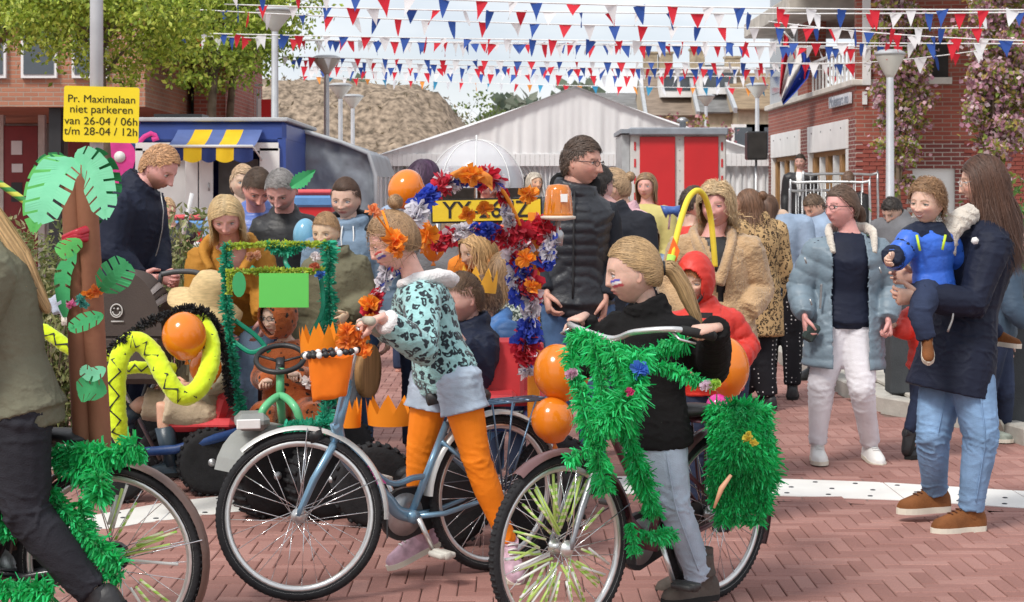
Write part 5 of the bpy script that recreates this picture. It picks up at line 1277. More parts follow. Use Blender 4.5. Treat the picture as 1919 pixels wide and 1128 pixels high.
BU(540, 112, 1640, 130, 31, 28, .05, 42, 8, 'eighth string of pennants, tangled with the seventh', px=12, ph=18)
BU(560, 124, 1640, 124, 34, 32, .05, 44, 9, 'ninth string of small pennants just above the far trees', px=12, ph=18)
BU(570, 130, 1640, 142, 37, 35, .06, 46, 10, 'tenth string of small distant pennants', px=11, ph=17)
BU(560, 142, 1440, 165, 40, 38, .06, 32, 11, 'lowest far string with orange, cyan, white and red pennants', [bor, bcy, bwhite, bred], 10, 14)
BU(1440, 40, 2000, 78, 22, 18, .05, 13, 12, 'short string of pennants in front of the brick balcony, upper', px=20, ph=27)
BU(1440, 118, 1850, 92, 27, 22, .08, 12, 13, 'short string of pennants in front of the brick balcony, lower', px=18, ph=24)
# ------------------------------------------------------------------ bicycles, carts and decorations
rubber = M('tyre_rubber', (.022, .022, .024), .75, .15, 30, .3, 120); alu = M('aluminium', (.68, .68, .67), .3, .06, 8, .04, metal=.8); chrome = M('chrome', (.75, .75, .76), .15, .03, 8, 0, metal=1)
silver = M('mudguard_silver', (.60, .60, .58), .35, .06, 8, .03, metal=.35)
crepe = M('crepe_paper', attr=True, rough=.6, var=.12, vscale=12, bump=0, translu=.4, sheen=.2)
def straw_mat(): return M('spoke_straw', (.78, .80, .50), .5, .03, 4, 0, kind='stripe', col2=(.42, .72, .12), kscale=14)
def wheel_parts(par, r, spokes=28, tw=.019, white_wall=False, rimm=None, M4=None):
    """wheel in the x-z plane round the parent's origin"""
    n = 56; a = np.arange(n)*2*PI/n; ring = lambda R: np.stack([R*np.cos(a), 0*a, R*np.sin(a)], 1)
    mb = MB(); mb.tube(ring(r-tw), (tw), 10, closed=True, up=(0, 1, 0))
    for k in range(90):
        q = k*2*PI/90; mb.box((math.cos(q)*(r-.0035), 0, math.sin(q)*(r-.0035)), (.006, tw*1.2, .010), (0, -q, 0))
    ty = obj('tyre', mb, rubber, par); 
    mb = MB(); mb.tube(ring(r-tw*2.2), [(.011, .014)]*n, 8, closed=True, up=ring(1)); obj('rim', mb, rimm or alu, par)
    mb = MB(); mb.tube(ring(r-tw*1.35), [(.0025, tw*1.02)]*n, 6, closed=True, up=np.tile([0, 1., 0], (n, 1))); obj('reflective_ring', mb, M('reflective', (.7, .7, .68), .3), ty)
    mb = MB(); mb.lathe((0, 0, 0), [(.008, -.055), (.016, -.05), (.03, -.034), (.03, -.03), (.016, -.026), (.016, .026), (.03, .03), (.03, .034), (.016, .05), (.008, .055)], 16, axis=(0, 1, 0)); obj('hub', mb, alu, par)
    sp = MB(); L_ = r - tw*2.4 - .02; sp.tube([[.0, 0, 0], [L_, 0, 0]], .0016, 5); me = sp.mesh('spoke', chrome)
    for k in range(spokes):
        q = k*2*PI/spokes; side = 1 if k % 2 else -1; off = .35*(1 if (k//2) % 2 else -1); s = Vector((.028*math.cos(q+off*2.4), side*.03, .028*math.sin(q+off*2.4))); e = Vector(((r-tw*2.6)*math.cos(q), 0, (r-tw*2.6)*math.sin(q)))
        Mx = (e-s).to_track_quat('X', 'Z').to_matrix().to_4x4(); Mx.translation = s; Mx = Mx @ Matrix.Diagonal(((e-s).length/L_, 1, 1, 1)); instance('spoke', me, par, Mx)
def part_empty(name, par, loc=(0, 0, 0)):
    o = bpy.data.objects.new(name, None); C.objects.link(o); o.parent = par; o.location = loc; o.empty_display_size = .1; ORG[o.name] = (0, 0, 0); return o
def bicycle(label, rear, front, r, wb, steer, lean, cols, opt):
    """rear, front: ground points under the hubs.  Built along +x (front), y to the rider's left, z up."""
    frame_m, accent, guard_m, grip_m = cols; rear, front = np.array(rear), np.array(front); dv = nrm(front-rear); yaw = math.atan2(dv[1], dv[0])
    t = thing('bicycle', label, 'bicycle', rear, None, rz=yaw); t.rotation_euler = (math.radians(lean), 0, yaw); ORG[t.name] = (0, 0, 0)
    wb = np.linalg.norm(front-rear); BB = V(.41*wb/.9, 0, .265); HT = V(wb-.20, 0, .80*opt.get('hs', 1)); HB = V(wb-.145, 0, .60); ST = V(.235, 0, .62); hub = V(0, 0, r)
    FR = MB(); dt = opt.get('style', 'swoop')
    if dt == 'swoop':
        pts = [HB + V(-.004, 0, .06), HB + V(-.05, 0, -.08), lerp(HB, BB, .55) + V(-.035, 0, -.06), lerp(HB, BB, .82) + V(-.0, 0, -.035), BB]
        ct = catmull(pts, 6); FR.tube(ct, [(.026, .02)]*len(ct), 12, up=(0, 1, 0))
        pts = [HB + V(-.005, 0, .04), HB + V(-.05, 0, -.03), lerp(HB, ST, .5) + V(.02, 0, -.20), lerp(BB, ST, .45) + V(.06, 0, -.01), lerp(BB, ST, .42)]
        FR.tube(catmull(pts, 6), .0125, 10)
    else:
        FR.tube(catmull([HB, lerp(HB, BB, .5) + V(-.04, 0, -.06), BB], 6), .020, 10); FR.tube(catmull([HT + V(0, 0, -.02), lerp(HT, BB, .5) + V(-.08, 0, -.08), lerp(BB, ST, .35)], 6), .014, 10)
    FR.tube([BB, ST], .0155, 10); FR.tube([HB + V(.006, 0, -.02), HT], .021, 12); FR.tube([BB - V(0, .035, 0), BB + V(0, .035, 0)], .026, 14)
    for s in (-1, 1):
        FR.tube([BB + V(-.02, s*.02, 0), BB + V(-.14, s*.035, -.0), hub + V(.02, s*.06, 0), hub], [.012, .011, .009, .008], 8)
        FR.tube([lerp(BB, ST, .8) + V(0, s*.012, 0), lerp(lerp(BB, ST, .8), hub, .35) + V(0, s*.04, 0), hub + V(0, s*.06, 0)], [.010, .009, .008], 8)
    fo = obj('frame', FR, frame_m, t)
    if opt.get('stripe'):
        dn = nrm(BB-HB); R_ = np.stack([V(dn[0], 0, dn[2]), V(-dn[2]*-1, 0, 0), V(0, 1, 0)], 1)
        sx = nrm(BB-HB); up_ = nrm(np.cross(V(0, 1, 0), sx)); R2 = np.stack([sx, up_*1, np.cross(sx, up_)], 1)
        c = lerp(HB, BB, .38) + V(-.035, 0, -.035) + V(0, .021, 0)
        text('lettering', opt['stripe'], .042, c, R2, accent, fo, .001, bold=.001)
    mb = MB(); mb.tube([ST - V(-.005, 0, .04), ST + (ST-BB)*.26], .0125, 10); obj('seat_post', mb, alu, t)
    sc_ = ST + (ST-BB)*.28; mb = MB(); xs = np.linspace(-.13, .14, 9); mb.tube([sc_ + V(x, 0, .01 - .6*x*x) for x in xs], [(w, .026) for w in (.055, .082, .085, .075, .055, .035, .026, .022, .015)], 14, up=(0, 0, 1)); obj('saddle', mb, M(opt.get('saddle', 'saddle_black'), opt.get('saddle_col', (.02, .02, .022)), .5), t)
    # crank and pedals
    ca = opt.get('crank', .3); cr = part_empty('crank', t, tuple(BB)); mb = MB(); mb.lathe((0, -.045, 0), [(.02, 0), (.085, .002), (.085, .005), (.02, .007)], 30, axis=(0, 1, 0)); obj('chainring', mb, steel, cr)
    for s, a_ in ((1, ca), (-1, ca+PI)):
        e = V(.15*math.cos(a_), s*.075, .15*math.sin(a_)); mb = MB(); mb.tube([V(0, s*.06, 0), e], [(.012, .008), (.010, .007)], 8); obj('crank_arm', mb, alu, cr)
        mb = MB(); mb.box(e + V(0, s*.055, 0), (.075, .09, .022), bev=.005); mb.box(e + V(0, s*.055, 0), (.03, .1, .03), bev=.004); obj('pedal', mb, M(opt.get('pedal', 'pedal_grey'), opt.get('pedal_col', (.6, .58, .52)), .5), cr)
    if opt.get('chaincase', True):
        mb = MB(); L0 = BB + V(0, -.055, 0); L1 = hub + V(0, -.055, 0); o = []
        for k in range(11): a = -PI/2 + PI*k/10; o.append(L0 + V(math.cos(a)*.105, 0, math.sin(a)*.105))
        for k in range(9): a = PI/2 + PI*k/8; o.append(L1 + V(math.cos(a)*.05, 0, math.sin(a)*.05))
        mb.prism(o, (0, .025, 0)); obj('chain_case', mb, black, t, smooth=False)
    # rear wheel, guard and carrier
    w = part_empty('wheel', t, tuple(hub)); wheel_parts(w, r)
    gr = lambda c, a0, a1, rr_, n=26: [V(c[0] + rr_*math.cos(a), 0, c[2] + rr_*math.sin(a)) for a in np.linspace(a0, a1, n)]
    def guard(c, a0, a1, par, flap=False):
        pts = gr(c, a0, a1, r+.018); mb = MB(); n = len(pts); vv = []
        for p in pts:
            o_ = nrm(p-c)
            for k, (y, h) in enumerate([(-.028, -.012), (-.022, .0), (0, .006), (.022, 0), (.028, -.012)]): vv.append(p + V(0, y, 0) + o_*h)
        mb.add(vv, [[i*5+j, (i+1)*5+j, (i+1)*5+j+1, i*5+j+1] for i in range(n-1) for j in range(4)]); g = obj('mudguard', mb, guard_m, par)
        if flap:
            e = pts[-1]; d_ = nrm(pts[-1]-pts[-2]); mb = MB(); mb.prism([e + V(0, -.028, 0), e + V(0, .028, 0), e + d_*.07 + V(0, .035, 0), e + d_*.07 + V(0, -.035, 0)], nrm(e-c)*.004); obj('mud_flap', mb, black, g, smooth=False)
        mb = MB()
        for a in (a0 + (a1-a0)*.35, a0 + (a1-a0)*.8):
            for s in (-1, 1): mb.tube([V(c[0], s*.055, c[2]), V(c[0] + (r+.015)*math.cos(a), s*.03, c[2] + (r+.015)*math.sin(a))], .0022, 5)
        obj('stay', mb, chrome, g); return g
    guard(hub, PI*.02, PI*1.15, t, opt.get('rear_flap'))
    if opt.get('skirt'):
        mb = MB(); o = gr(hub, PI*.12, PI*.62, r) + [V(*(hub + V(.02, 0, .03)))]
        for s in (-1, 1): mb.prism([p + V(0, s*.037, 0) for p in o], (0, .003, 0))
        obj('dress_guard', mb, opt['skirt'], t, smooth=False)
    if opt.get('carrier', True):
        mb = MB(); z = 2*r + .055; x0, x1 = -.24, .17
        for y in (-.065, -.022, .022, .065): mb.tube([V(x0, y, z), V(x1, y, z)], .005, 6)
        for x in np.linspace(x0, x1, 5): mb.tube([V(x, -.065, z), V(x, .065, z)], .005, 6)
        for s in (-1, 1):
            for x in (-.16, -.04, .06): mb.tube([V(x, s*.068, z), V(-.0 + x*.12, s*.068, r+.02)], .0045, 6)
        mb.tube([V(x1, 0, z), lerp(BB, ST, .9)], .006, 6); obj('carrier', mb, opt.get('carrier_m', frame_m), t)
    if opt.get('stand'): mb = MB(); mb.tube([hub + V(.04, .05, -.02), hub + V(.13, .16, -r+.03)], .007, 6); obj('kickstand', mb, alu, t)
    # steered front group: one empty on the head tube axis
    ax = nrm(HT-HB); fr = part_empty('fork_group', t, tuple(HB)); fr.name = 'front_fork'; q = Vector(ax)
    fr.rotation_mode = 'QUATERNION'; from mathutils import Quaternion
    fr.rotation_quaternion = Quaternion(q, math.radians(steer)); ORG[fr.name] = (0, 0, 0); L = lambda p: np.asarray(p) - HB; fh = V(wb, 0, r)
    mb = MB(); crown = HB + ax*-.02
    for s in (-1, 1):
        m_ = opt.get('fork_m', frame_m); mb.tube([L(crown), L(crown + V(.004, s*.032, -.015)), L(lerp(crown, fh, .5) + V(.01, s*.045, 0)), L(fh + V(-.01, s*.05, .03)), L(fh + V(0, s*.05, 0))], [.016, .015, .0125, .010, .009], 10)
    mb.tube([L(crown), L(HT + ax*.02)], .014, 8); obj('fork_blades', mb, opt.get('fork_m', frame_m), fr)
    w = part_empty('wheel', t, (0, 0, 0)); w.parent = t     # a part of the bicycle, turned with the fork
    Rq = Matrix.Translation(Vector(HB)) @ Quaternion(q, math.radians(steer)).to_matrix().to_4x4() @ Matrix.Translation(Vector(L(fh))); w.matrix_local = Rq; wheel_parts(w, r)
    Mg = Matrix.Translation(Vector(HB)) @ Quaternion(q, math.radians(steer)).to_matrix().to_4x4() @ Matrix.Translation(Vector(-HB))
    g = guard(fh, opt.get('fg0', PI*.30), PI*1.03, t, True); g.matrix_local = Mg
    hz = opt.get('bar_z', 1.0); hb = HT + ax*(hz - HT[2])/ax[2]; back = opt.get('back', .13); hw = opt.get('bar_w', .27); mb = MB()
    flat = opt.get('flat'); mb.tube([L(HT), L(hb)], .011, 8); pl = [hb + V(-back, -hw, .02), hb + V(-back*.3, -hw*.85, .04), hb + V(.02, -hw*.45, .03), hb, hb + V(.02, hw*.45, .03), hb + V(-back*.3, hw*.85, .04), hb + V(-back, hw, .02)]
    if flat: pl = [hb + V(-back, -hw, .02), hb + V(-back*.5, -hw*.7, .03), hb + V(.0, -hw*.35, .02), hb, hb + V(.0, hw*.35, .02), hb + V(-back*.5, hw*.7, .03), hb + V(-back, hw, .02)]
    mb.tube([L(p) for p in catmull(pl, 6)], .011, 10); bar = obj('handlebar', mb, alu, fr)
    for s in (-1, 1):
        e = hb + V(-back, s*hw, .02); i_ = hb + (V(-back*.6, s*hw*.68, .03) if flat else V(-back*.45, s*hw*.9, .037)); d_ = nrm(e-i_); mb = MB(); mb.tube([L(i_), L(lerp(i_, e, .9)), L(e + d_*.035)], [.016, .0175, .018], 12); mb.ball(L(e + d_*.035), .0185, nu=10, nv=6); obj('grip', mb, grip_m, fr)
        mb = MB(); mb.tube([L(i_ + V(.02, -s*.02, -.01)), L(i_ + V(.03, s*.02, -.03)), L(e + V(.04, 0, -.03))], .0045, 6); obj('brake_lever', mb, alu, fr)
    mb = MB(); mb.tube([L(crown + V(.04, .0, .04)), L(crown + V(.09, 0, .03))], [(.03, .026), (.034, .03)], 12); obj('headlight', mb, black, fr)
    if opt.get('straws'):
        w2 = w; mb = MB(); sm = straw_mat(); rg = random.Random(3); tu = MB(); tu.tube([[0, 0, 0], [1, 0, 0]], [(.0048, .0048)]*2, 6); me = None
        for k in range(opt['straws']):
            a = rg.uniform(0, 2*PI); r0, r1 = rg.uniform(.05, .12), rg.uniform(.2, .262); off = rg.uniform(-.25, .25); s = V(r0*math.cos(a+off), rg.choice((-1, 1))*.016, r0*math.sin(a+off)); e = V(r1*math.cos(a), 0, r1*math.sin(a)); m2 = MB(); m2.tube([s, e], .0048, 6)
            obj('spoke_straw', m2, [sm, sm, M('straw_white', (.78, .78, .74), .5), M('straw_lime', (.58, .78, .2), .5)][k % 4], w2)
    Rw = Matrix.Translation(Vector(rear)) @ Euler((math.radians(lean), 0, yaw)).to_matrix().to_4x4()
    tw = lambda p, st=False: np.array((Rw @ (Mg if st else Matrix.Identity(4))) @ Vector(p))
    return dict(t=t, fr=fr, grips=[tw(hb + (V(-back*.75, s*hw*.84, .025) if flat else V(-back*.8, s*hw*.97, .03)), True) for s in (1, -1)], tw=tw, hb=hb, HB=HB, HT=HT, fh=fh, BB=BB, hub=hub, ST=ST, wb=wb)
def catmull(p, n):
    p = np.asarray(p, float); p = np.vstack([2*p[0]-p[1], p, 2*p[-1]-p[-2]]); out = []
    for i in range(1, len(p)-2):
        for k in range(n):
            t = k/n; out.append(.5*((2*p[i]) + (-p[i-1]+p[i+1])*t + (2*p[i-1]-5*p[i]+4*p[i+1]-p[i+2])*t*t + (-p[i-1]+3*p[i]-3*p[i+1]+p[i+2])*t**3))
    out.append(p[-2]); return np.array(out)
def garland_mb(path, rad, cols, dens=420, seedv=0, w=.016, seglen=None, core=None, stiff=.35, mb=None):
    """fringed paper garland round a path"""
    rng = np.random.default_rng(seedv); path = np.asarray(path, float); sl = np.linalg.norm(np.diff(path, axis=0), axis=1); cs = np.r_[0, np.cumsum(sl)]; Lt = cs[-1]; n = int(dens*Lt) + 8
    s = np.sort(rng.uniform(0, Lt, n)); c = np.stack([np.interp(s, cs, path[:, j]) for j in range(3)], 1); e = np.stack([np.interp(s+.01, cs, path[:, j]) for j in range(3)], 1) - np.stack([np.interp(s-.01, cs, path[:, j]) for j in range(3)], 1); T = nrm(e)
    o = nrm(np.cross(T, rng.normal(size=(n, 3)))); ln = rad*rng.uniform(.7, 1.15, n)*(1 + .25*np.sin(s*26 + seedv)); side = np.cross(T, o)
    tdir = nrm(T*rng.normal(0, .35, (n, 1)) + side*rng.normal(.2, .3, (n, 1)) + o); g_ = V(0, 0, -1)
    rf = rng.random(n) < .25; ln = np.where(rf, ln*1.25, ln); p0 = c + o*rad*.12; p1 = p0 + tdir*ln[:, None]*.55; p2 = p1 + nrm(tdir + g_*stiff*rng.uniform(.4, 1.6, (n, 1)) + rng.normal(0, .22, (n, 3)))*ln[:, None]*.5
    ww = (w*rng.uniform(.6, 1.4, n))[:, None]; sd = nrm(T + .6*rng.normal(size=(n, 3)))
    v = np.stack([p0-sd*ww*.5, p0+sd*ww*.5, p1+sd*ww*.55, p1-sd*ww*.55, p2+sd*ww*.28, p2-sd*ww*.28], 1).reshape(-1, 3); i = np.arange(n)*6
    f = np.concatenate([np.stack([i, i+1, i+2, i+3], 1), np.stack([i+3, i+2, i+4, i+5], 1)]); cols = np.array(cols)
    if seglen: ci = (np.floor(s/seglen) + rng.integers(0, 2, n)*(rng.random(n) < .12)).astype(int) % len(cols)
    else: ci = rng.integers(0, len(cols), n)
    cc = cols[ci]*rng.uniform(.75, 1.2, (n, 1)); mb = mb or MB(); mb.add(v, f, 0, np.repeat(cc, 6, 0))
    mb.tube(path, rad*.2, 6, 0, cols[0]*.6); return mb
GREEN = [(.0, .52, .12), (.03, .70, .22), (.0, .42, .08)]
RWBc = [(.62, .02, .05), (.80, .78, .82), (.03, .07, .50)]
def garland(label, path, rad, cols, parent=None, name='garland', **k):
    mb = garland_mb(path, rad, cols, **k)
    if parent is not None: return obj(name, mb, crepe, parent, smooth=False, color=True)
    o = obj(name, mb, crepe, smooth=False, color=True); tag(o, label, 'garland'); return o
balloon_o = M('balloon_orange', (.88, .26, .015), .18, .03, 3, 0, coat=.6, translu=.22); balloon_b = M('balloon_blue', (.25, .55, .75), .2, .03, 3, 0, coat=.5, translu=.25); balloon_p = M('balloon_magenta', (.75, .04, .35), .2, .03, 3, 0, coat=.5, translu=.2)
def balloon(px, py, D, w, h, label, m=None, ax=(0, 0, -1), group='orange balloons'):
    s = D/F; c = P(px, py, D); t = thing('balloon', label, 'balloon', c, group); mb = MB(); m = m or balloon_o; a, b = w*s/2, h*s/2; ax = nrm(V(*ax))
    prof = []
    for k in range(22):
        u = k/21; th = PI*u; z = -math.cos(th)*b; r = math.sin(th)*a*(1 - .10*math.cos(th)*-1*(-1)) ; prof.append((max(r, 1e-4), -z))
    prof = [(r*(1 + .07*(z/b)), z - (.08*b if z < -.85*b else 0)) for r, z in prof]
    mb.lathe(c, prof[::-1], 28, axis=tuple(-ax)); o = obj('envelope', mb, m, t)
    e = c + ax*b*1.06; mb = MB(); mb.tube([e - ax*.012, e, e + ax*.012, e + ax*.022], [.008, .004, .009, .013], 8); obj('knot', mb, m, t); return t
blueM = M('frame_blue', (.20, .36, .50), .28, .06, 5, .02, metal=.45, coat=.5); blueD = M('frame_blue_dark', (.09, .17, .27), .3, .06, 5, .02, metal=.4, coat=.5); pinkM = M('letter_pink', (.75, .12, .42), .5); gripM = M('grip_cream', (.42, .40, .33), .6); gripB = M('grip_black', (.02, .02, .02), .7)
purple = M('frame_plum', (.10, .03, .045), .35, .1, 5, .02, coat=.4); brownG = M('mudguard_brown', (.12, .07, .055), .4, .1, coat=.2)
skirtM = M('dress_guard_white', (.62, .6, .57), .5, .06)
def gp(px, D): return V((px-CX)*D/F, D, 0)
BK1 = bicycle('light blue step-through bicycle pushed by the girl in leopard print hoodie', gp(927, 6.97), gp(565, 6.44), .316, .9, -35, 0, (blueM, pinkM, silver, gripM), dict(stripe='SPIRIT', crank=-2.0, saddle='saddle_black', carrier_m=blueD, stand=True, flat=True, bar_z=1.0, back=.05, bar_w=.26, fg0=PI*.28))
BK2 = bicycle('dark bicycle wrapped in bright green fringe pushed by the girl in black fleece', gp(1341, 6.48), gp(1053, 5.86), .317, .9, -5, 0, (purple, pinkM, M('mudguard_plum', (.13, .06, .06), .35, .1, coat=.3), gripB), dict(straws=46, pedal='pedal_black', pedal_col=(.03, .03, .03), crank=-1.9, bar_z=1.02, back=.14, bar_w=.31, carrier=True, style='double', fork_m=M('fork_grey', (.25, .26, .28), .35, metal=.5), skirt=None))
BK3 = bicycle('bicycle with brown mudguards and paper palm tree on its rear carrier', gp(205, 5.66), gp(-290, 5.75), .318, .9, 5, 0, (M('frame_black', (.03, .03, .035), .3, coat=.4), pinkM, brownG, gripB), dict(straws=0, crank=-1.0, rear_flap=True, carrier=False, style='double', skirt=None))
def straws_on(bk, n, seedv):
    rg = random.Random(seedv); sm = straw_mat()
    w = [o for o in bk['t'].children if o.name.startswith('wheel')][0]
    for k in range(n):
        a = rg.uniform(-1.3, 1.6); r0, r1 = rg.uniform(.06, .13), rg.uniform(.2, .262); a = PI - a; s = V(r0*math.cos(a), .018, r0*math.sin(a)); e = V(r1*math.cos(a+.1), 0, r1*math.sin(a+.1)); m2 = MB(); m2.tube([s, e], .0052, 6); obj('spoke_straw', m2, [sm, M('straw_white', (.78, .78, .74), .5), M('straw_lime', (.58, .78, .2), .5)][k % 3], w)
straws_on(BK3, 14, 5)
# ------------------------------------------------------------------ the crowd
def hood(p, m, sc=1.2, name='hood', up_=.05, face=(.27, .40), zc=-.06):
    W = p['W']; nu, nv = 84, 64; th = np.linspace(.0, PI*.86, nv); ph = np.arange(nu)*2*PI/nu; TH, PH = np.meshgrid(th, ph, indexing='ij')
    d = np.stack([np.sin(TH)*np.sin(PH), -np.sin(TH)*np.cos(PH), np.cos(TH)], -1).reshape(-1, 3); q = np.c_[d[:, 0]*.37, d[:, 1]*.46, d[:, 2]*.53]*sc; q[:, 2] += up_*.5
    q += (snoise(q, 9)*.012)[:, None]*d; inside = (d[:, 1] > .1) & ((q[:, 0]/face[0])**2 + ((q[:, 2]-zc)/face[1])**2 < 1); f = []
    for i in range(nv-1):
        for k in range(nu):
            l = (k+1) % nu; a = [i*nu+k, i*nu+l, (i+1)*nu+l, (i+1)*nu+k]
            if not inside[a].any(): f.append(a)
    mb = MB(); mb.add(W(q), f); o = obj(name, mb, m, p['t']); s = o.modifiers.new('t', 'SOLIDIFY'); s.thickness = .012; apply_mods(o); return o
def beads(p, m, name='strap'): pass
def cuff(p, s, r, m, name='cuff', L_=.05, k=1.0):
    wr, el = p['jt']['wr_'+s], p['jt']['el_'+s]; d = nrm(wr-el); mb = MB(); n = 5
    mb.tube([wr - d*L_*.7, wr - d*L_*.2, wr + d*L_*.2, wr + d*L_*.35], [r*.9, r*1.1, r*1.08, r*.85], 14); return obj(name, mb, m, p['t'])
fl_navy = M('navy_softshell', (.012, .016, .034), .65, .12, 6, .15, 150); c_black = M('black_fleece', (.010, .0095, .010), .95, .15, 8, .25, 200)
c_char = M('charcoal_puffer', (.018, .020, .026), .42, .12, 8, .15, 90); jeans_m = M('denim_mid', (.07, .13, .25), .85, .35, 7, .35, 260); jeans_l = M('denim_light', (.26, .38, .55), .85, .25, 6, .35, 260)
jeans_p = M('denim_pale', (.42, .50, .60), .85, .2, 6, .35, 260); jeans_d = M('denim_dark', (.025, .035, .07), .85, .3, 6, .3, 260); ochre = M('ochre_jacket', (.42, .19, .03), .8, .12, 6, .3, 120)
c_blue = M('blue_puffer', (.10, .17, .48), .38, .12, 8, .15, 90); olive = M('olive_jacket', (.15, .14, .09), .8, .15, 6, .3, 120); hoodie = M('blue_grey_hoodie', (.20, .28, .38), .9, .12, 8, .3, 150)
coat_gb = M('slate_coat', (.17, .23, .28), .5, .12, 7, .2, 80); whitet = M('white_trousers', (.74, .72, .76), .8, .06, 6, .2, 150); teddy = M('teddy_fleece', (.50, .33, .18), .95, .15, 10, 1.0, 85, sheen=.4)
leop = M('leopard_coat', (.50, .33, .16), .85, .1, 8, .3, 120, kind='leopard', col2=(.025, .016, .012), kscale=34); polka = M('polka_trousers', (.014, .014, .018), .8, .1, 8, .1, 100, kind='dots', col2=(.7, .7, .7), kscale=30)
turq = M('turquoise_leopard', (.34, .60, .60), .9, .12, 30, .5, 150, kind='rosette', col2=(.02, .03, .04), kscale=29, sheen=.3); tigerm = M('rust_spotted_plush', (.40, .10, .028), .9, .15, 10, .5, 150, kind='spots', col2=(.02, .012, .01), kscale=24, sheen=.3)
orange_t = M('orange_tights', (.92, .24, .012), .6, .05, 8, .15, 200); redj = M('red_jacket', (.62, .035, .022), .5, .1, 8, .2, 90); pinkf = M('pink_fleece', (.58, .36, .40), .95, .12, 8, .7, 90); grey_k = M('grey_knit', (.16, .16, .17), .95, .15, 8, .6, 120)
orange_k = M('orange_knit', (.72, .22, .03), .9, .15, 8, .5, 120); blueK = M('bright_blue_jacket', (.03, .13, .60), .45, .12, 8, .2, 90); navyK = M('kid_navy', (.012, .018, .04), .6, .12, 8, .2, 90); lblue = M('light_blue_knit', (.28, .36, .48), .9, .15, 8, .5, 120)
khaki = M('khaki_shirt', (.30, .27, .19), .85, .15, 8, .3, 120); beige = M('beige_shorts', (.50, .40, .28), .85, .15, 8, .3, 120); coral = M('coral_coat', (.72, .18, .10), .7, .1); fleck = M('flecked_dress', (.05, .07, .06), .9, .1, 8, .2, 100, kind='fleck', col2=(.45, .5, .45), kscale=80)
shearl = M('shearling', (.66, .60, .52), .98, .1, 20, 1.0, 90, sheen=.4); soleW = M('sole_cream', (.68, .64, .54), .6, .06, 8, .1); shoeW = M('shoe_white', (.74, .74, .72), .5, .05, 8, .1); brownS = M('brown_suede', (.20, .075, .025), .75, .2, 12, .35, 150)
bootG = M('boot_grey_brown', (.085, .07, .06), .65, .2, 10, .3, 80); soleB = M('sole_black', (.02, .02, .02), .8); shoeB = M('shoe_black', (.018, .018, .02), .5); shoeP = M('shoe_pink', (.50, .33, .40), .6, .2, 30, .2); metalT = M('spectacle_metal', (.05, .05, .055), .35, metal=.7)
zipm = M('zip_metal', (.4, .4, .4), .4, metal=.8); white_f = M('white_fur', (.76, .74, .74), .98, .05, 10, .8, 120, sheen=.4)
def grip_hands(g, dirv, out=(0, 0, 0)): return g
FLAG = [(.55, .02, .03), (.85, .85, .86), (.03, .06, .40)]
# --- girl pushing the light blue bicycle
gl_, gr_ = BK1['grips']
def wristat(g, frm, back): 
    d = nrm(np.array(g) - np.array(frm)); return tuple(np.array(g) - d*back + V(0, 0, .03)) + (0,)
nearg, farg = (BK1['grips'] if BK1['grips'][0][1] < BK1['grips'][1][1] else BK1['grips'][::-1])
g1 = person('girl in turquoise leopard hoodie, denim shorts and orange tights with painted cheek', 828, 6.86, 1.42, yaw=-82, head=(737, 452, -.02), hyaw=-82, hpitch=16,
  J=dict(pelvis=(832, 690, 0), neck=(776, 520, 0), sh_l=(790, 552, -.15), sh_r=(778, 548, .15), el_l=tuple(P(792, 655, 6.56)) + (0,), wr_l=wristat(nearg, P(800, 640, 6.56), .07), el_r=tuple(P(745, 630, 7.1)) + (0,), wr_r=wristat(farg, P(745, 600, 7.1), .07),
         hip_l=(858, 712, -.07), hip_r=(812, 712, .07), kn_l=(893, 862, -.1), an_l=(953, 1020, -.05), toe_l=(968, 1088, -.15), kn_r=(787, 850, .06), an_r=(788, 1005, .06), toe_r=(728, 1062, .0)),
  spec=dict(child=True, fem=True, hh=.232, hair=(.34, .21, .11), hstyle='pony', tie=(0, -.22, .52), bunat=(0, -.22, .64), bunr=.13, paint={'l': FLAG}, skin='pale', look=(0, 0, -.3), mess=.25, vol=1.3),
  top=[dict(mat=turq, inf=.026, collar=0, sleeve=.93, wr=.006, hem=.0, cuff=.9, name='hoodie')], legs=dict(mat=jeans_p, inf=.016, end=.20, name='shorts', flare=1.7, loose=1.2),
  shoes=dict(mat=shoeP, sole=soleW, laces=shoeW), hands=dict(l=dict(curl=.95, palm=(-.1, 0, -1), hs=.165, dir=(-1, .05, -.35)), r=dict(curl=.95, palm=(0, 0, -1), hs=.15, dir=(-1, 0, -.1))))
def tights(p, m, name='tights', end=.98):
    jt, H = p['jt'], p['H']; mb = MB(); 
    for s in 'lr':
        a, b, c = jt['hip_'+s], jt['kn_'+s], jt['an_'+s]; mb.tube([a, lerp(a, b, .5), b, lerp(b, c, .35), lerp(b, c, .8), lerp(b, c, .97)], [.058*H+.004, .049*H+.004, .037*H+.004, .038*H+.004, .026*H+.004, .025*H+.004], 14)
    return remesh(name, mb, .007, m, p['t'], 4, bone_disp([(jt['hip_'+s], jt['kn_'+s], 0) for s in 'lr'] + [(jt['kn_'+s], jt['an_'+s], .3) for s in 'lr'], .0025, joint=1.3))
tights(g1, orange_t); 
for s_ in 'lr':
    wr, el = g1['jt']['wr_'+s_], g1['jt']['el_'+s_]; d_ = nrm(wr-el); mb = MB(); mb.tube([wr - d_*.075, wr - d_*.06, wr - d_*.025, wr - d_*.018], [.040, .049, .050, .040], 14); obj('fur_cuff', mb, white_f, g1['t']); mb = MB(); mb.tube([wr - d_*.125, wr - d_*.10, wr - d_*.07], [.048, .054, .050], 14); obj('knit_cuff', mb, navyK, g1['t'])
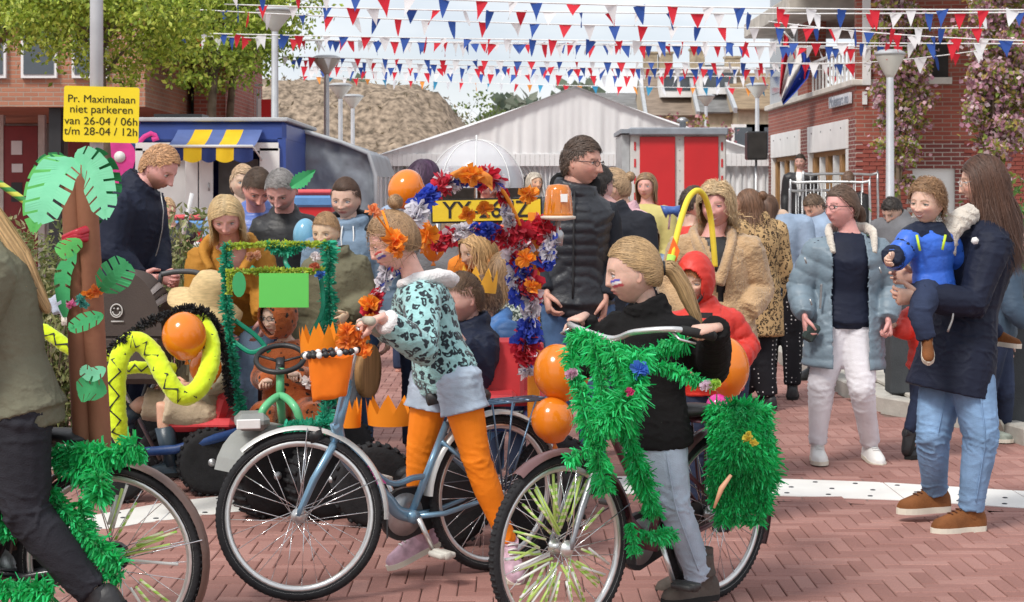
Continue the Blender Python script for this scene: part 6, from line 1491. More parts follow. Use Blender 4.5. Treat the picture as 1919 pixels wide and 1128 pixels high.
mb = MB(); nk = g1['jt']['neck']; mb.tube(catmull([nk + V(-.06, -.04, -.03), nk + V(.0, -.085, -.01), nk + V(.09, -.075, .005), nk + V(.14, .0, -.01), nk + V(.09, .07, .005), nk + V(-.02, .07, -.02)], 5), [(.016 + .030*math.sin(k/26*PI), .014 + .02*math.sin(k/26*PI)) for k in range(26)], 12)
remesh('hood', mb, .007, white_f, g1['t'], 4, bone_disp([(nk, nk + V(.1, 0, 0), 0)], .005))
mb = MB(); pl_, jt1 = g1['jt']['pelvis'], g1['jt']; mb.tube([pl_ + V(-.01, 0, .04), pl_ + V(.0, 0, .0)], [(.118, .098), (.122, .102)], 20, up=(1, 0, .2)); obj('waistband', mb, navyK, g1['t'])
def paper_flower(par, c, r, col=(.90, .32, .03), seedv=0, name='paper_flower', n=26):
    rng = np.random.default_rng(seedv); mb = MB()
    for k in range(n):
        d = nrm(rng.normal(size=3)*[1, 1, .8] + V(0, 0, .25)); s = nrm(np.cross(d, rng.normal(size=3))); L_ = r*rng.uniform(.7, 1.1); u = np.cross(d, s)
        v = [c, c + d*L_*.5 + s*L_*.38 + u*L_*.1, c + d*L_ + s*L_*.22 - u*L_*.12, c + d*L_*.95 - s*L_*.22 + u*L_*.12, c + d*L_*.5 - s*L_*.38]; mb.add(v, [[0, 1, 2], [0, 2, 3], [0, 3, 4]], 0, np.array(col)*rng.uniform(.8, 1.15))
    return obj(name, mb, crepe, par, smooth=False, color=True)
W1 = g1['W']; mb = MB(); a = np.linspace(-1.45, 1.45, 20); mb.tube(W1(np.stack([np.sin(a)*.375, np.full(20, .04), np.cos(a)*.545], 1)), .006, 6); hb_ = obj('headband', mb, orange_t, g1['t'])
for i, (q0, q1) in enumerate([(P(742, 452, 6.70), P(700, 396, 6.62)), (P(742, 440, 6.98), P(716, 402, 7.02))]):
    mb = MB(); mb.tube([q0, q1], .004, 6); obj('wire', mb, orange_t, hb_); paper_flower(hb_, q1, .035, (.85, .34, .14), i)
paper_flower(hb_, P(738, 452, 6.70), .055, (.92, .34, .03), 4); paper_flower(hb_, P(742, 468, 6.70), .045, (.92, .30, .03), 5)
# --- girl pushing the green decorated bicycle
g0, g0b = BK2['grips']; near2 = g0 if g0[0] > g0b[0] else g0b; far2 = g0b if g0[0] > g0b[0] else g0
g2 = person('girl in black fleece with long blond ponytail pushing the green decorated bicycle', 1228, 6.30, 1.42, yaw=-62, head=(1186, 508, .02), hyaw=-84, hpitch=4,
  J=dict(pelvis=(1226, 795, .05), neck=(1214, 582, .03), sh_l=(1275, 618, -.02), sh_r=(1168, 612, .08), el_l=(1335, 690, .06), wr_l=tuple(near2 + V(.075, .05, .01)) + (0,), el_r=(1095, 690, .15), wr_r=tuple(far2 + V(.03, .07, .03)) + (0,),
         hip_l=(1240, 815, -.0), hip_r=(1212, 815, .12), kn_l=(1262, 945, -.08), an_l=(1316, 1090, -.02), toe_l=None, kn_r=(1236, 945, .2), an_r=(1300, 1075, .4)),
  spec=dict(child=True, fem=True, hh=.238, hair=(.42, .27, .13), hstyle='pony', tie=(0, -.48, .0), mess=.05, tail=[(0, -.46, .02), (0, -.62, -.0), (0, -.78, -.3), (0, -.92, -.7), (0, -1.02, -1.0)], tailr=.13, tailn=420, paint={'l': [(.03, .06, .42), (.85, .85, .86), (.5, .05, .08)]}, skin='pink'),
  top=[dict(mat=c_black, inf=.026, collar=.045, colw=1.1, wr=.006, hem=.05, flare=.012, cuff=.8)], legs=dict(mat=jeans_p, inf=.012, wr=.007),
  shoes=dict(mat=bootG, sole=soleB, top=.10), hands=dict(l=dict(curl=1.0, palm=(-.2, .3, -1), hs=.155, dir=(-1, -.5, -.1)), r=dict(curl=1.0, palm=(0, 0, -1), hs=.15, dir=(-.5, -.9, -.15))))
mb = MB(); tp = W1; q = g2['W'](np.array([[0, -.49, .01]]))[0]; mb.tube([q + V(.0, .022*math.cos(a), .022*math.sin(a)) for a in np.linspace(0, 2*PI, 12)[:-1]], .007, 6, closed=True); obj('hair_tie', mb, shoeB, g2['t'])
mb = MB(); bpt = g2['jt']['an_l']; mb.tube([bpt + V(0, 0, .02), bpt + V(-.005, 0, .06), bpt + V(-.012, 0, .10)], [(.055, .058), (.052, .055), (.056, .058)], 16); remesh('boot_shaft', mb, .007, bootG, g2['t'], 3, bone_disp([(bpt, bpt + V(0, 0, .1), 0)], .004))
# --- rider at the left edge
g3 = person('long haired rider in olive jacket and black trousers, cut off by the left edge', 40, 5.5, 1.62, yaw=-84, head=(-96, 385, 0), hyaw=-90, hpitch=15,
  J=dict(pelvis=(30, 755, 0), neck=(-40, 462, 0), sh_l=(-18, 505, -.17), sh_r=(-38, 500, .17), el_l=(-68, 640, -.2), wr_l=(-188, 640, -.2), el_r=(-78, 640, .2), wr_r=(-188, 640, .2), hip_l=(34, 790, -.08), hip_r=(22, 790, .08), kn_l=(50, 965, -.1), an_l=(180, 1118, -.1), kn_r=(-48, 985, .1), an_r=(-38, 1180, .1), toe_l=(102, 1200, -.1)),
  spec=dict(fem=True, hair=(.50, .32, .15), hstyle='long', tail=[(0, -.4, .0), (0, -.62, -.5), (0, -.82, -1.1), (0, -1.0, -1.85)], tailr=.2, tailn=500, res=1), top=[dict(mat=M('olive_shell', (.15, .145, .10), .75, .15, 5, .25, 120), inf=.035, collar=.03, hem=.02, wr=.005)], legs=dict(mat=M('black_denim', (.02, .02, .026), .8, .3, 6, .3, 200), inf=.012, wr=.007), shoes=dict(mat=shoeB, sole=soleB))
# --- man with the glasses
m1 = person('tall man with glasses in a black quilted body warmer looking to the right', 1075, 8.9, 1.84, yaw=8, head=(1090, 303, -.02), hyaw=62, hpitch=4,
  J=dict(neck=(1078, 358, 0), sh_r=(1022, 392, .02), sh_l=(1132, 392, .0), el_r=(1008, 480, .05), wr_r=(1024, 548, -.12), el_l=(1150, 485, .05), wr_l=(1134, 556, -.08)),
  spec=dict(hair=(.075, .045, .03), hairline=.31, hh=.25, skin='pink', hn=1300, sweep=.9), top=[dict(mat=M('sleeve_dark', (.022, .026, .034), .8, .12, 8, .25, 120), inf=.012, collar=.0, arminf=.016, name='sweater'), dict(mat=c_char, inf=.036, sleeve=0, collar=.055, colw=1.25, puff=.009, pitch=.055, hem=.02, name='body_warmer')],
  legs=dict(mat=jeans_m, inf=.018), shoes=dict(mat=shoeB, sole=soleB), hands=dict(l=dict(curl=.35, dir=(-.12, -.1, -1)), r=dict(curl=.5, dir=(.15, -.3, -1))))
glasses(m1, metalT, .068); zipper(m1, shoeB, .0, .30, .0, .042)
mb = MB(); nk = m1['jt']['neck']; mb.tube(catmull([nk + V(-.09, -.03, -.02), nk + V(-.10, .06, .05), nk + V(0, .10, .07), nk + V(.10, .05, .05), nk + V(.09, -.04, -.02)], 5), [(.032, .04)]*21, 10); remesh('hood', mb, .008, c_black, m1['t'], 4, bone_disp([(nk, nk + V(0, 0, .1), 0)], .006))
person('man with short dark hair in a dark jacket, half hidden behind the man with glasses', 1150, 10.0, 1.72, yaw=150, head=(1122, 348, 0), hyaw=140, spec=dict(hair=(.03, .022, .018)), top=[dict(mat=M('dark_wool', (.02, .022, .03), .8), inf=.03, collar=.03)], legs=dict(mat=jeans_d))
person('woman in pink fleece with her hair up before the red door cabin', 1168, 10.6, 1.72, yaw=-60, head=(1150, 352, 0), hyaw=-95, spec=dict(fem=True, hair=(.38, .25, .14), hstyle='pony', tie=(0, -.4, .25), bunat=(0, -.44, .3), bunr=.13, skin='pink'), top=[dict(mat=pinkf, inf=.035, collar=.03, hem=.05, fine=.004)], legs=dict(mat=jeans_d))
# --- teddy coat woman
w1 = person('smiling woman with curly blond hair in a beige teddy coat', 1345, 9.0, 1.62, yaw=-8, head=(1343, 386, 0), hyaw=-22, hroll=3, J=dict(neck=(1335, 445, 0), sh_r=(1285, 463, 0), sh_l=(1395, 463, 0), el_l=(1420, 545, .05), wr_l=(1398, 585, -.1), el_r=(1262, 540, .05), wr_r=(1290, 600, -.1)),
  spec=dict(fem=True, hh=.232, hair=(.56, .40, .22), hstyle='curly', hlen=.75, hn=1300, thick=1.1, vol=2.6, smile=1, teeth=1, skin='pink', mess=.35, part=.05), top=[dict(mat=shoeB, inf=.012, name='shirt'), dict(mat=teddy, inf=.044, hem=.10, open=(0, 0, .02, .055), openlow=.1, fine=.006, wr=.008)], legs=dict(mat=jeans_d), hands=dict(l=None, r=None))
cl = w1['jt']['neck']; mb = MB()
for s in (-1, 1): mb.tube(catmull([cl + V(s*.03, .09, .02), cl + V(s*.095, .03, .02), cl + V(s*.09, -.07, -.03), cl + V(s*.05, -.14, -.14), cl + V(s*.015, -.155, -.24)], 5), [(.03, .045)]*21, 10)
remesh('lapel', mb, .009, teddy, w1['t'], 3, bone_disp([(cl, cl - V(0, 0, .2), 0)], .004, fine=.006))
# --- leopard coat woman and her neighbour
w2 = person('woman in a leopard print coat and black polka dot trousers seen from behind', 1418, 12.2, 1.62, yaw=-150, head=(1403, 383, 0), hyaw=-105, J=dict(kn_r=(1428, 680, 0), an_r=(1440, 745, .0), kn_l=(1402, 675, 0), an_l=(1394, 735, .1)), spec=dict(fem=True, hair=(.17, .085, .045), hstyle='long', hlen=1.5, bunat=(0, -.45, .28), bunr=.15, res=1, mess=.2, hn=900, vol=1.5), top=[dict(mat=leop, inf=.04, hem=.22, collar=.03)], legs=dict(mat=polka, inf=.03), shoes=dict(mat=shoeB, sole=soleB))
person('person in a blue grey sweater behind the leopard coat woman', 1462, 12.9, 1.66, yaw=170, head=(1436, 392, 0), spec=dict(fem=True, hair=(.15, .08, .05), hstyle='bob'), top=[dict(mat=lblue, inf=.03)], legs=dict(mat=polka, inf=.02), shoes=dict(mat=shoeB, sole=soleB))
# --- woman with the white trousers
w3 = person('woman with glasses in an open slate coat, navy shirt and white trousers, walking', 1582, 9.75, 1.64, yaw=-4, head=(1577, 388, -.01), hyaw=-58, hpitch=-2,
  J=dict(neck=(1592, 438, 0), sh_r=(1538, 462, 0), sh_l=(1640, 462, 0), el_r=(1500, 540, .03), wr_r=(1508, 592, -.12), el_l=(1668, 540, .03), wr_l=(1664, 598, -.10), pelvis=(1585, 585, 0), hip_r=(1566, 605, 0), hip_l=(1604, 605, 0), kn_r=(1539, 722, -.02), an_r=(1532, 838, .05), kn_l=(1615, 728, -.1), an_l=(1632, 836, .12), toe_l=(1650, 872, -.05)),
  spec=dict(fem=True, hh=.24, hair=(.12, .07, .045), hstyle='pony', tie=(0, -.5, -.05), tail=[(0, -.46, .0), (0, -.6, -.05), (0, -.66, -.25), (0, -.62, -.45)], tailr=.12, tailn=160, skin='pink', mess=.12), build=1.05,
  top=[dict(mat=fl_navy, inf=.02, name='shirt', bust=1.0, hem=.035, sleeve=.4), dict(mat=coat_gb, inf=.05, hem=.19, flare=.03, arminf=.034, open=(.062, .062, .058, .05), puff=.010, pitch=.085, wr=.008, name='coat')], legs=dict(mat=whitet, inf=.012, wr=.006), shoes=dict(mat=shoeW, sole=soleW, laces=shoeW), hands=dict(l=dict(curl=.8, dir=(.1, -.2, -1)), r=dict(curl=.5, dir=(.05, -.2, -1))))
glasses(w3, metalT, .062); cl = w3['jt']['neck']; mb = MB()
for s in (-1, 1): mb.tube(catmull([cl + V(s*.02, .08, .03), cl + V(s*.10, .05, .03), cl + V(s*.125, -.05, -.0), cl + V(s*.115, -.12, -.11)], 5), [(.03 - .0008*k, .04 - .001*k) for k in range(16)], 10)
remesh('collar_lining', mb, .008, shearl, w3['t'], 3, bone_disp([(cl, cl - V(0, 0, .2), 0)], .004, fine=.005))
mb = MB(); c = w3['jt']['wr_r'] + V(.03, -.04, -.09); mb.box(c, (.075, .035, .11), (.3, .5, .2), bev=.015); tag(obj('purse', mb, M('purse_green', (.03, .05, .045), .5), smooth=False), 'small dark green purse in the hand of the woman with white trousers', 'purse')
for i, (px, py) in enumerate([(1508, 482), (1518, 560), (1648, 500)]):
    mb = MB(); p_ = P(px, py, 9.55); mb.tube([p_, p_ + V(.01, 0, -.035)], .005, 6); obj('zip_pull', mb, zipm, w3['t'])
# --- navy coat woman with the toddler
w4 = person('woman with long brown hair in a navy coat and blue jeans carrying a toddler', 1805, 7.9, 1.72, yaw=-72, head=(1843, 340, .02), hyaw=-100, hpitch=4,
  J=dict(pelvis=(1800, 632, 0), neck=(1846, 408, .02), sh_l=(1862, 450, -.16), sh_r=(1822, 448, .18), el_l=(1822, 566, -.22), wr_l=(1722, 556, -.30), el_r=(1790, 545, .2), wr_r=(1715, 520, .1), hip_l=(1815, 660, -.08), hip_r=(1775, 660, .08), kn_l=(1838, 820, -.14), an_l=(1818, 962, -.10), toe_l=None, kn_r=(1748, 815, .0), an_r=(1752, 926, .16)),
  spec=dict(fem=True, hh=.245, hair=(.085, .038, .022), hstyle='long', hlen=1.9, back=-.18, hn=2400, vol=1.5, part=0, mess=.08, tail=[(0, -.3, -.3), (0, -.42, -.8), (0, -.36, -1.3), (0, -.30, -1.75)], tailr=.27, tailn=700), top=[dict(mat=fl_navy, inf=.04, hem=.15, flare=.03, collar=.03, wr=.007, name='coat', arminf=.03)], legs=dict(mat=M('denim_sky', (.20, .33, .52), .85, .25, 6, .35, 260), inf=.014, wr=.006),
  shoes=dict(mat=brownS, sole=soleW, top=.05, sole_t=.028, laces=M('lace_brown', (.12, .05, .03), .8)), hands=dict(l=dict(curl=.6, dir=(-1, -.2, 0), palm=(0, 1, .3)), r=dict(curl=.4, dir=(-1, 0, .1), palm=(0, -1, 0))))
glasses(w4, M('spectacle_clear', (.55, .52, .5), .3), .065)
mb = MB(); cl = w4['jt']['neck']; mb.tube(catmull([P(1772, 478, 7.72), P(1778, 440, 7.72), P(1800, 412, 7.76), P(1822, 398, 7.82)], 5), [(.05, .04), (.055, .045)]*8, 10); remesh('scarf', mb, .008, shearl, w4['t'], 3, bone_disp([(cl, cl + V(0, 0, .2), 0)], .008, fine=.005))
mb = MB(); mb.lathe(P(1827, 451, 7.66), [(.018, 0), (.018, .004)], 6, axis=(-.2, -1, 0)); obj('badge', mb, whitep, w4['t'])
mb = MB(); mb.tube(catmull([P(1778, 548, 7.62), P(1786, 590, 7.6), P(1776, 622, 7.6)], 5), .005, 6); obj('zip', mb, zipm, w4['t'])
td = person('laughing curly haired toddler in blue jacket carried by the woman in navy', 1745, 7.72, .88, yaw=-40, head=(1738, 378, -.04), hyaw=-42, hpitch=2, hroll=-4, name='person',
  J=dict(pelvis=(1750, 535, 0), neck=(1742, 424, -.02), sh_r=(1710, 446, -.06), sh_l=(1772, 450, .06), el_r=(1678, 485, -.12), wr_r=(1672, 478, -.24), el_l=(1795, 490, .1), wr_l=(1800, 470, .15), hip_r=(1738, 545, -.06), hip_l=(1765, 545, .08), kn_r=(1724, 590, -.24), an_r=(1738, 638, -.24), toe_r=(1741, 690, -.32), kn_l=(1830, 590, .30), an_l=(1872, 632, .30), toe_l=(1940, 655, .2)),
  spec=dict(child=True, hh=.205, hair=(.32, .18, .09), hstyle='curly', hlen=.35, hn=900, smile=1.2, teeth=1, skin='pale', mess=.5, thick=1.06, vol=1.4), build=1.25, top=[dict(mat=blueK, inf=.03, puff=.004, pitch=.07, hem=.03)], legs=dict(mat=jeans_d, inf=.02), shoes=dict(mat=brownS, sole=soleW), hands=dict(r=dict(curl=.5, dir=(-.6, -.6, -.5), hs=.11), l=dict(hs=.11)))
jt = td['jt']; mb = MB()
for s in 'lr': mb.tube([lerp(jt['sh_'+s], jt['neck'], .6), jt['sh_'+s], lerp(jt['sh_'+s], jt['el_'+s], .6), jt['el_'+s], jt['wr_'+s]], [.058, .062, .058, .054, .046], 12)
mb.tube([jt['neck'] - V(0, 0, .07), jt['neck'] - V(0, 0, .02), jt['neck'] + V(0, 0, .02)], [(.115, .085), (.085, .07), (.06, .055)], 16); remesh('jacket_yoke', mb, .007, navyK, td['t'], 4, bone_disp([(jt['sh_l'], jt['el_l'], 0), (jt['sh_r'], jt['el_r'], 0)], .004))
for a, b in (((1718, 440), (1724, 470)), ((1772, 440), (1766, 468))):
    mb = MB(); mb.tube([P(*a, 7.58), P(*b, 7.57)], .006, 6); obj('lime_piping', mb, M('lime', (.55, .75, .05), .6), td['t'])
k1 = person('child in dark jacket and navy trousers running behind the woman in navy', 1870, 10.6, 1.36, yaw=75, J=dict(pelvis=(1868, 620, 0), neck=(1892, 490, 0), sh_r=(1888, 515, -.13), sh_l=(1895, 512, .13), el_r=(1900, 580, -.2), wr_r=(1925, 610, -.2), hip_r=(1860, 640, -.06), hip_l=(1868, 640, .06), kn_r=(1848, 720, -.04), an_r=(1846, 808, -.02), kn_l=(1880, 735, .05), an_l=(1880, 790, .15), toe_l=(1895, 850, .2)), spec=dict(child=True, hair=(.1, .06, .04)), top=[dict(mat=M('slate_jacket', (.05, .08, .12), .6), inf=.03)], legs=dict(mat=jeans_d, inf=.02), shoes=dict(mat=M('trainer_grey', (.25, .28, .24), .6, .3, 30), sole=soleW))
k2 = person('child in a red jacket holding the hand of the woman with white trousers', 1738, 9.9, 1.05, yaw=-60, J=dict(sh_r=(1712, 588, 0), el_r=(1694, 622, -.05), wr_r=(1680, 612, -.05), an_l=(1702, 812, .0), toe_l=(1690, 862, -.02), kn_l=(1722, 745, 0)), spec=dict(child=True, hh=.19, hair=(.3, .2, .1)), top=[dict(mat=redj, inf=.03, puff=.008, pitch=.07, hem=.03)], legs=dict(mat=jeans_d), shoes=dict(mat=shoeB, sole=soleB), hands=dict(r=dict(curl=.8, hs=.1)))
# --- boy in the red hood
b1 = person('smiling red haired boy in a red hooded jacket behind the green decorated bicycle', 1330, 7.9, 1.26, yaw=-18, head=(1303, 524, -.02), hyaw=-25, hpitch=8, J=dict(neck=(1316, 572, 0), sh_r=(1278, 600, -.02), sh_l=(1360, 598, .02), el_l=(1398, 650, .02), wr_l=(1370, 690, -.14), el_r=(1262, 665, 0), wr_r=(1290, 690, -.1)),
  spec=dict(child=True, hh=.20, hair=(.42, .16, .05), hstyle='short', hlen=.3, sweep=.9, smile=1.1, teeth=1, skin='pale'), build=1.15, top=[dict(mat=redj, inf=.032, puff=.006, pitch=.06, collar=.03)], legs=dict(mat=jeans_d, inf=.015), shoes=dict(mat=shoeB, sole=soleB))
hood(b1, redj, 1.22, face=(.30, .40), zc=-.08); mb = MB(); q = b1['jt']['sh_l']; mb.box(P(1324, 591, 7.72), (.055, .008, .025), (0, 0, -.3)); obj('logo_patch', mb, shoeB, b1['t'], smooth=False)
a = np.linspace(0, 2*PI, 26)[:-1]; mb = MB(); mb.tube(b1['W'](np.stack([.305*np.cos(a), .30 + .06*np.sin(a)*0 + .10*(1-np.abs(np.cos(a))), -.08 + .42*np.sin(a)], 1)), .009, 6, closed=True); obj('hood_trim', mb, shoeB, b1['t'])
# --- left group
m2 = person('ginger haired man in a navy jacket looking down at the pushchair', 235, 9.5, 1.86, yaw=62, head=(299, 314, 0), hyaw=68, hpitch=32, J=dict(pelvis=(225, 555, 0), neck=(262, 352, 0), sh_r=(222, 380, -.18), sh_l=(276, 372, .16), el_r=(212, 475, -.22), wr_r=(258, 522, -.2), el_l=(292, 462, .12), wr_l=(300, 520, -.05)), spec=dict(hair=(.50, .27, .13), hh=.25, hairline=.34, skin='pink', beard=(.3, .15, .08), hlen=.10, hn=1600), build=1.08, top=[dict(mat=fl_navy, inf=.034, collar=.05, colw=1.25, hem=.02, wr=.007)], legs=dict(mat=jeans_d), hands=dict(r=dict(curl=.8, dir=(1, -.1, -.2)), l=dict(curl=.8, dir=(1, -.1, -.2))))
zipper(m2, zipm, .0, .30, 0, .045)
w5 = person('woman with a straight blond bob in an ochre jacket bending forward', 440, 9.3, 1.68, yaw=5, head=(424, 405, -.28), hyaw=6, hpitch=30, hroll=4, J=dict(pelvis=(450, 590, .15), neck=(432, 462, -.12), sh_r=(382, 482, -.08), sh_l=(480, 478, -.05), el_r=(372, 560, -.12), wr_r=(410, 620, -.3), el_l=(500, 545, -.1), wr_l=(492, 595, -.25)), spec=dict(fem=True, hair=(.66, .48, .25), hstyle='bob', hlen=1.0, part=.02, bangs=False, skin='pink', res=2, hn=2000), build=1.1, top=[dict(mat=ochre, inf=.036, collar=.0, wr=.009, open=(0, 0, .0, .045), openlow=.3)], legs=dict(mat=jeans_l, inf=.014), shoes=dict(mat=shoeB, sole=soleB), hands=dict(l=dict(curl=.4, dir=(0, -.3, -1)), r=dict(curl=.5)))
cl = w5['jt']['neck']; mb = MB()
for s in (-1, 1): mb.tube(catmull([cl + V(s*.02, .08, .03), cl + V(s*.10, .04, .03), cl + V(s*.13, -.06, -.03), cl + V(s*.08, -.12, -.13)], 5), [(.028, .045)]*16, 10)
remesh('hood', mb, .009, ochre, w5['t'], 3, bone_disp([(cl, cl - V(0, 0, .2), 0)], .008))
m3 = person('dark haired man in a shiny blue quilted jacket looking down', 482, 10.6, 1.76, yaw=15, head=(482, 352, -.15), hyaw=22, hpitch=36, J=dict(neck=(480, 400, 0), sh_r=(440, 415, 0), sh_l=(518, 412, .02)), spec=dict(hair=(.09, .055, .035), hh=.245, skin='pink', res=2), top=[dict(mat=c_blue, inf=.035, puff=.008, pitch=.05, collar=.04, colw=1.2)], legs=dict(mat=jeans_d))
person('fair headed person behind the man in the blue quilted jacket', 458, 11.6, 1.72, yaw=20, head=(455, 342, 0), spec=dict(hair=(.6, .42, .26)), top=[dict(mat=lblue, inf=.03)], legs=dict(mat=jeans_d))
m4 = person('grey haired bearded man in a black sweater looking down', 540, 10.3, 1.74, yaw=-5, head=(527, 356, -.12), hyaw=-12, hpitch=34, J=dict(neck=(533, 402, 0), sh_r=(497, 420, 0), sh_l=(570, 418, .02)), spec=dict(hair=(.33, .31, .30), hh=.25, skin='pink', beard=(.4, .36, .33), brow=(.2, .17, .15), res=2, hairline=.32, hlen=.1), top=[dict(mat=shoeB, inf=.026, collar=.04)], legs=dict(mat=jeans_d))
k3 = person('serious brown haired child in a blue grey hooded coat near the lamp post', 655, 9.7, 1.55, yaw=-5, head=(648, 372, -.02), hyaw=-12, hpitch=8, J=dict(neck=(655, 420, 0)), spec=dict(child=True, hh=.225, hair=(.10, .055, .035), hstyle='short', sweep=-.6, hlen=.2, skin='pale', res=2), build=1.15, top=[dict(mat=hoodie, inf=.034, collar=.035, colw=1.3, wr=.007)], legs=dict(mat=jeans_m))
mb = MB(); cl = k3['jt']['neck']; mb.tube(catmull([cl + V(-.11, -.08, -.05), cl + V(-.13, .04, .02), cl + V(0, .12, .06), cl + V(.13, .04, .02), cl + V(.11, -.08, -.05)], 5), [(.03, .04)]*21, 8); remesh('hood', mb, .01, shoeB, k3['t'], 3, bone_disp([(cl, cl + V(0, 0, .1), 0)], .006))
k4 = person('blond crew cut boy in an olive jacket behind the green pedal tractor', 632, 9.3, 1.36, yaw=-12, head=(611, 434, -.02), hyaw=-18, hpitch=6, J=dict(neck=(626, 478, 0), sh_r=(592, 498, .0), sh_l=(668, 494, .0), el_l=(684, 560, 0), wr_l=(650, 590, -.15)), spec=dict(child=True, hh=.20, hair=(.46, .28, .14), hstyle='short', hlen=.12, skin='pale', brow=(.3, .2, .12), res=2), build=1.2, top=[dict(mat=olive, inf=.034, collar=.03, colw=1.3, wr=.008)], legs=dict(mat=M('grey_jeans', (.14, .15, .17), .8), inf=.016), shoes=dict(mat=shoeB, sole=soleB))
# child in the spotted suit on the pedal tractor
k5 = person('small child with glasses in a rust spotted animal suit driving the green pedal tractor', 535, 8.75, 1.12, yaw=-8, head=(521, 592, -.04), hyaw=-38, hpitch=4, base_z=0, J=dict(pelvis=(545, 765, 0), neck=(537, 640, 0), sh_r=(505, 662, 0), sh_l=(578, 660, .0), el_r=(490, 710, -.06), wr_r=(500, 712, -.3), el_l=(592, 712, -.05), wr_l=(556, 700, -.3), hip_r=(520, 775, 0), hip_l=(572, 775, 0), kn_r=(490, 778, -.36), an_r=(497, 850, -.40), kn_l=(588, 778, -.36), an_l=(590, 850, -.40)),
  spec=dict(child=True, hh=.205, hair=(.36, .22, .11), hstyle='short', skin='pale', res=2), build=1.3, top=[dict(mat=tigerm, inf=.026, wr=.007)], legs=dict(mat=tigerm, inf=.026), shoes=dict(mat=shoeB, sole=soleB), hands=dict(l=dict(curl=.9, hs=.12, dir=(-.2, -1, 0), palm=(0, 0, -1)), r=dict(curl=.9, hs=.12, dir=(.2, -1, 0), palm=(0, 0, -1))))
hood(k5, tigerm, 1.2, face=(.285, .39), zc=-.1); glasses(k5, metalT, .07)
mb = MB()
for s in (-1, 1): mb.ball(k5['W'](np.array([[s*.30, -.05, .52]]))[0], (.03, .018, .035))
obj('suit_ear', mb, tigerm, k5['t'])
# explorer child on the red kart
k6 = person('child in khaki shirt, beige shorts and dark boots sitting on the red kart', 380, 8.9, 1.22, yaw=-70, head=(392, 578, -.02), hyaw=-60, hpitch=18, J=dict(pelvis=(385, 770, 0), neck=(402, 625, 0), sh_l=(412, 650, -.12), sh_r=(392, 646, .12), el_l=(408, 720, -.18), wr_l=(352, 722, -.2), el_r=(360, 700, .12), wr_r=(320, 720, .1), hip_l=(375, 775, -.08), hip_r=(372, 772, .08), kn_l=(302, 762, -.14), an_l=(322, 872, -.14), kn_r=(262, 755, .06), an_r=(232, 790, .06)),
  spec=dict(child=True, hh=.205, hair=(.25, .12, .06), hstyle='short', skin='pink', res=1), build=1.2, top=[dict(mat=khaki, inf=.026, wr=.007, sleeve=.8)], legs=dict(mat=beige, inf=.03, end=.46, name='shorts', flare=1.3), shoes=dict(mat=M('rubber_boot', (.03, .05, .07), .35), sole=soleB, top=.0), hands=dict(l=dict(hs=.12), r=dict(hs=.12)))
mb = MB()
for s in 'lr':
    a_, b_ = k6['jt']['an_'+s], k6['jt']['kn_'+s]; mb = MB(); mb.tube([a_, lerp(a_, b_, .3), lerp(a_, b_, .66)], [.042, .046, .052], 14); obj('boot_shaft', mb, MATS['rubber_boot'], k6['t'])
hat = thing('straw_hat', 'natural straw sun hat with a wide drooping brim on the explorer child', 'hat', k6['hc']); mb = MB(); hcx = P(390, 556, 8.8)
prof = [(.0, .135), (.05, .132), (.08, .115), (.10, .07), (.108, .0), (.125, -.012), (.165, -.03), (.20, -.055), (.197, -.06), (.16, -.037), (.12, -.02)]; mb.lathe(hcx, prof, 48, axis=(.36, -.32, 1))
v = mb.v[0]; r_ = np.linalg.norm((v-hcx)[:, :2], axis=1); mb.v[0] = v + np.c_[0*r_, 0*r_, .012*np.sin(np.arctan2(v[:, 1]-hcx[1], v[:, 0]-hcx[0])*5)*sstep(.1, .2, r_)]
obj('crown_and_brim', mb, M('straw', (.68, .50, .26), .85, .12, 30, .8, 120, stretch=(1, 1, 4)), hat)
# boys in the decorated cart, girl behind
k7 = person('brown haired boy in a navy jacket sitting in the decorated cart', 885, 7.85, 1.3, yaw=-60, head=(867, 557, -.02), hyaw=-62, hpitch=6, J=dict(pelvis=(895, 755, 0), neck=(885, 605, 0), sh_l=(905, 640, -.12), sh_r=(872, 632, .12), el_l=(908, 705, -.15), wr_l=(868, 640, -.22), el_r=(855, 690, .1), wr_r=(850, 640, 0), kn_l=(820, 790, -.2), an_l=(812, 880, -.2), kn_r=(810, 780, .05), an_r=(800, 870, .05)), spec=dict(child=True, hh=.222, hair=(.13, .075, .04), skin='pink', hlen=.16, hn=1500, sweep=1.0), build=1.15, top=[dict(mat=navyK, inf=.03, collar=.03, colw=1.3)], legs=dict(mat=jeans_d), shoes=dict(mat=shoeB, sole=soleB), hands=dict(l=dict(curl=.8, hs=.13, dir=(-.7, -.2, .6)), r=dict(hs=.13)))
k8 = person('boy with an orange paper crown in a blue jacket behind the boy in navy', 930, 8.3, 1.28, yaw=-100, head=(905, 560, 0), hyaw=-115, J=dict(pelvis=(945, 735, 0), neck=(930, 600, 0), sh_l=(950, 618, -.12), sh_r=(930, 615, .12), el_l=(958, 680, -.15), wr_l=(915, 700, -.15), kn_l=(880, 760, -.1), an_l=(880, 840, -.1), kn_r=(880, 760, .1), an_r=(880, 840, .1)), spec=dict(child=True, hh=.21, hair=(.2, .12, .07), skin='pink'), build=1.15, top=[dict(mat=M('blue_jacket_kid', (.04, .12, .30), .55, .4, 5), inf=.03, collar=.03, colw=1.3)], legs=dict(mat=jeans_m), shoes=dict(mat=shoeB, sole=soleB))
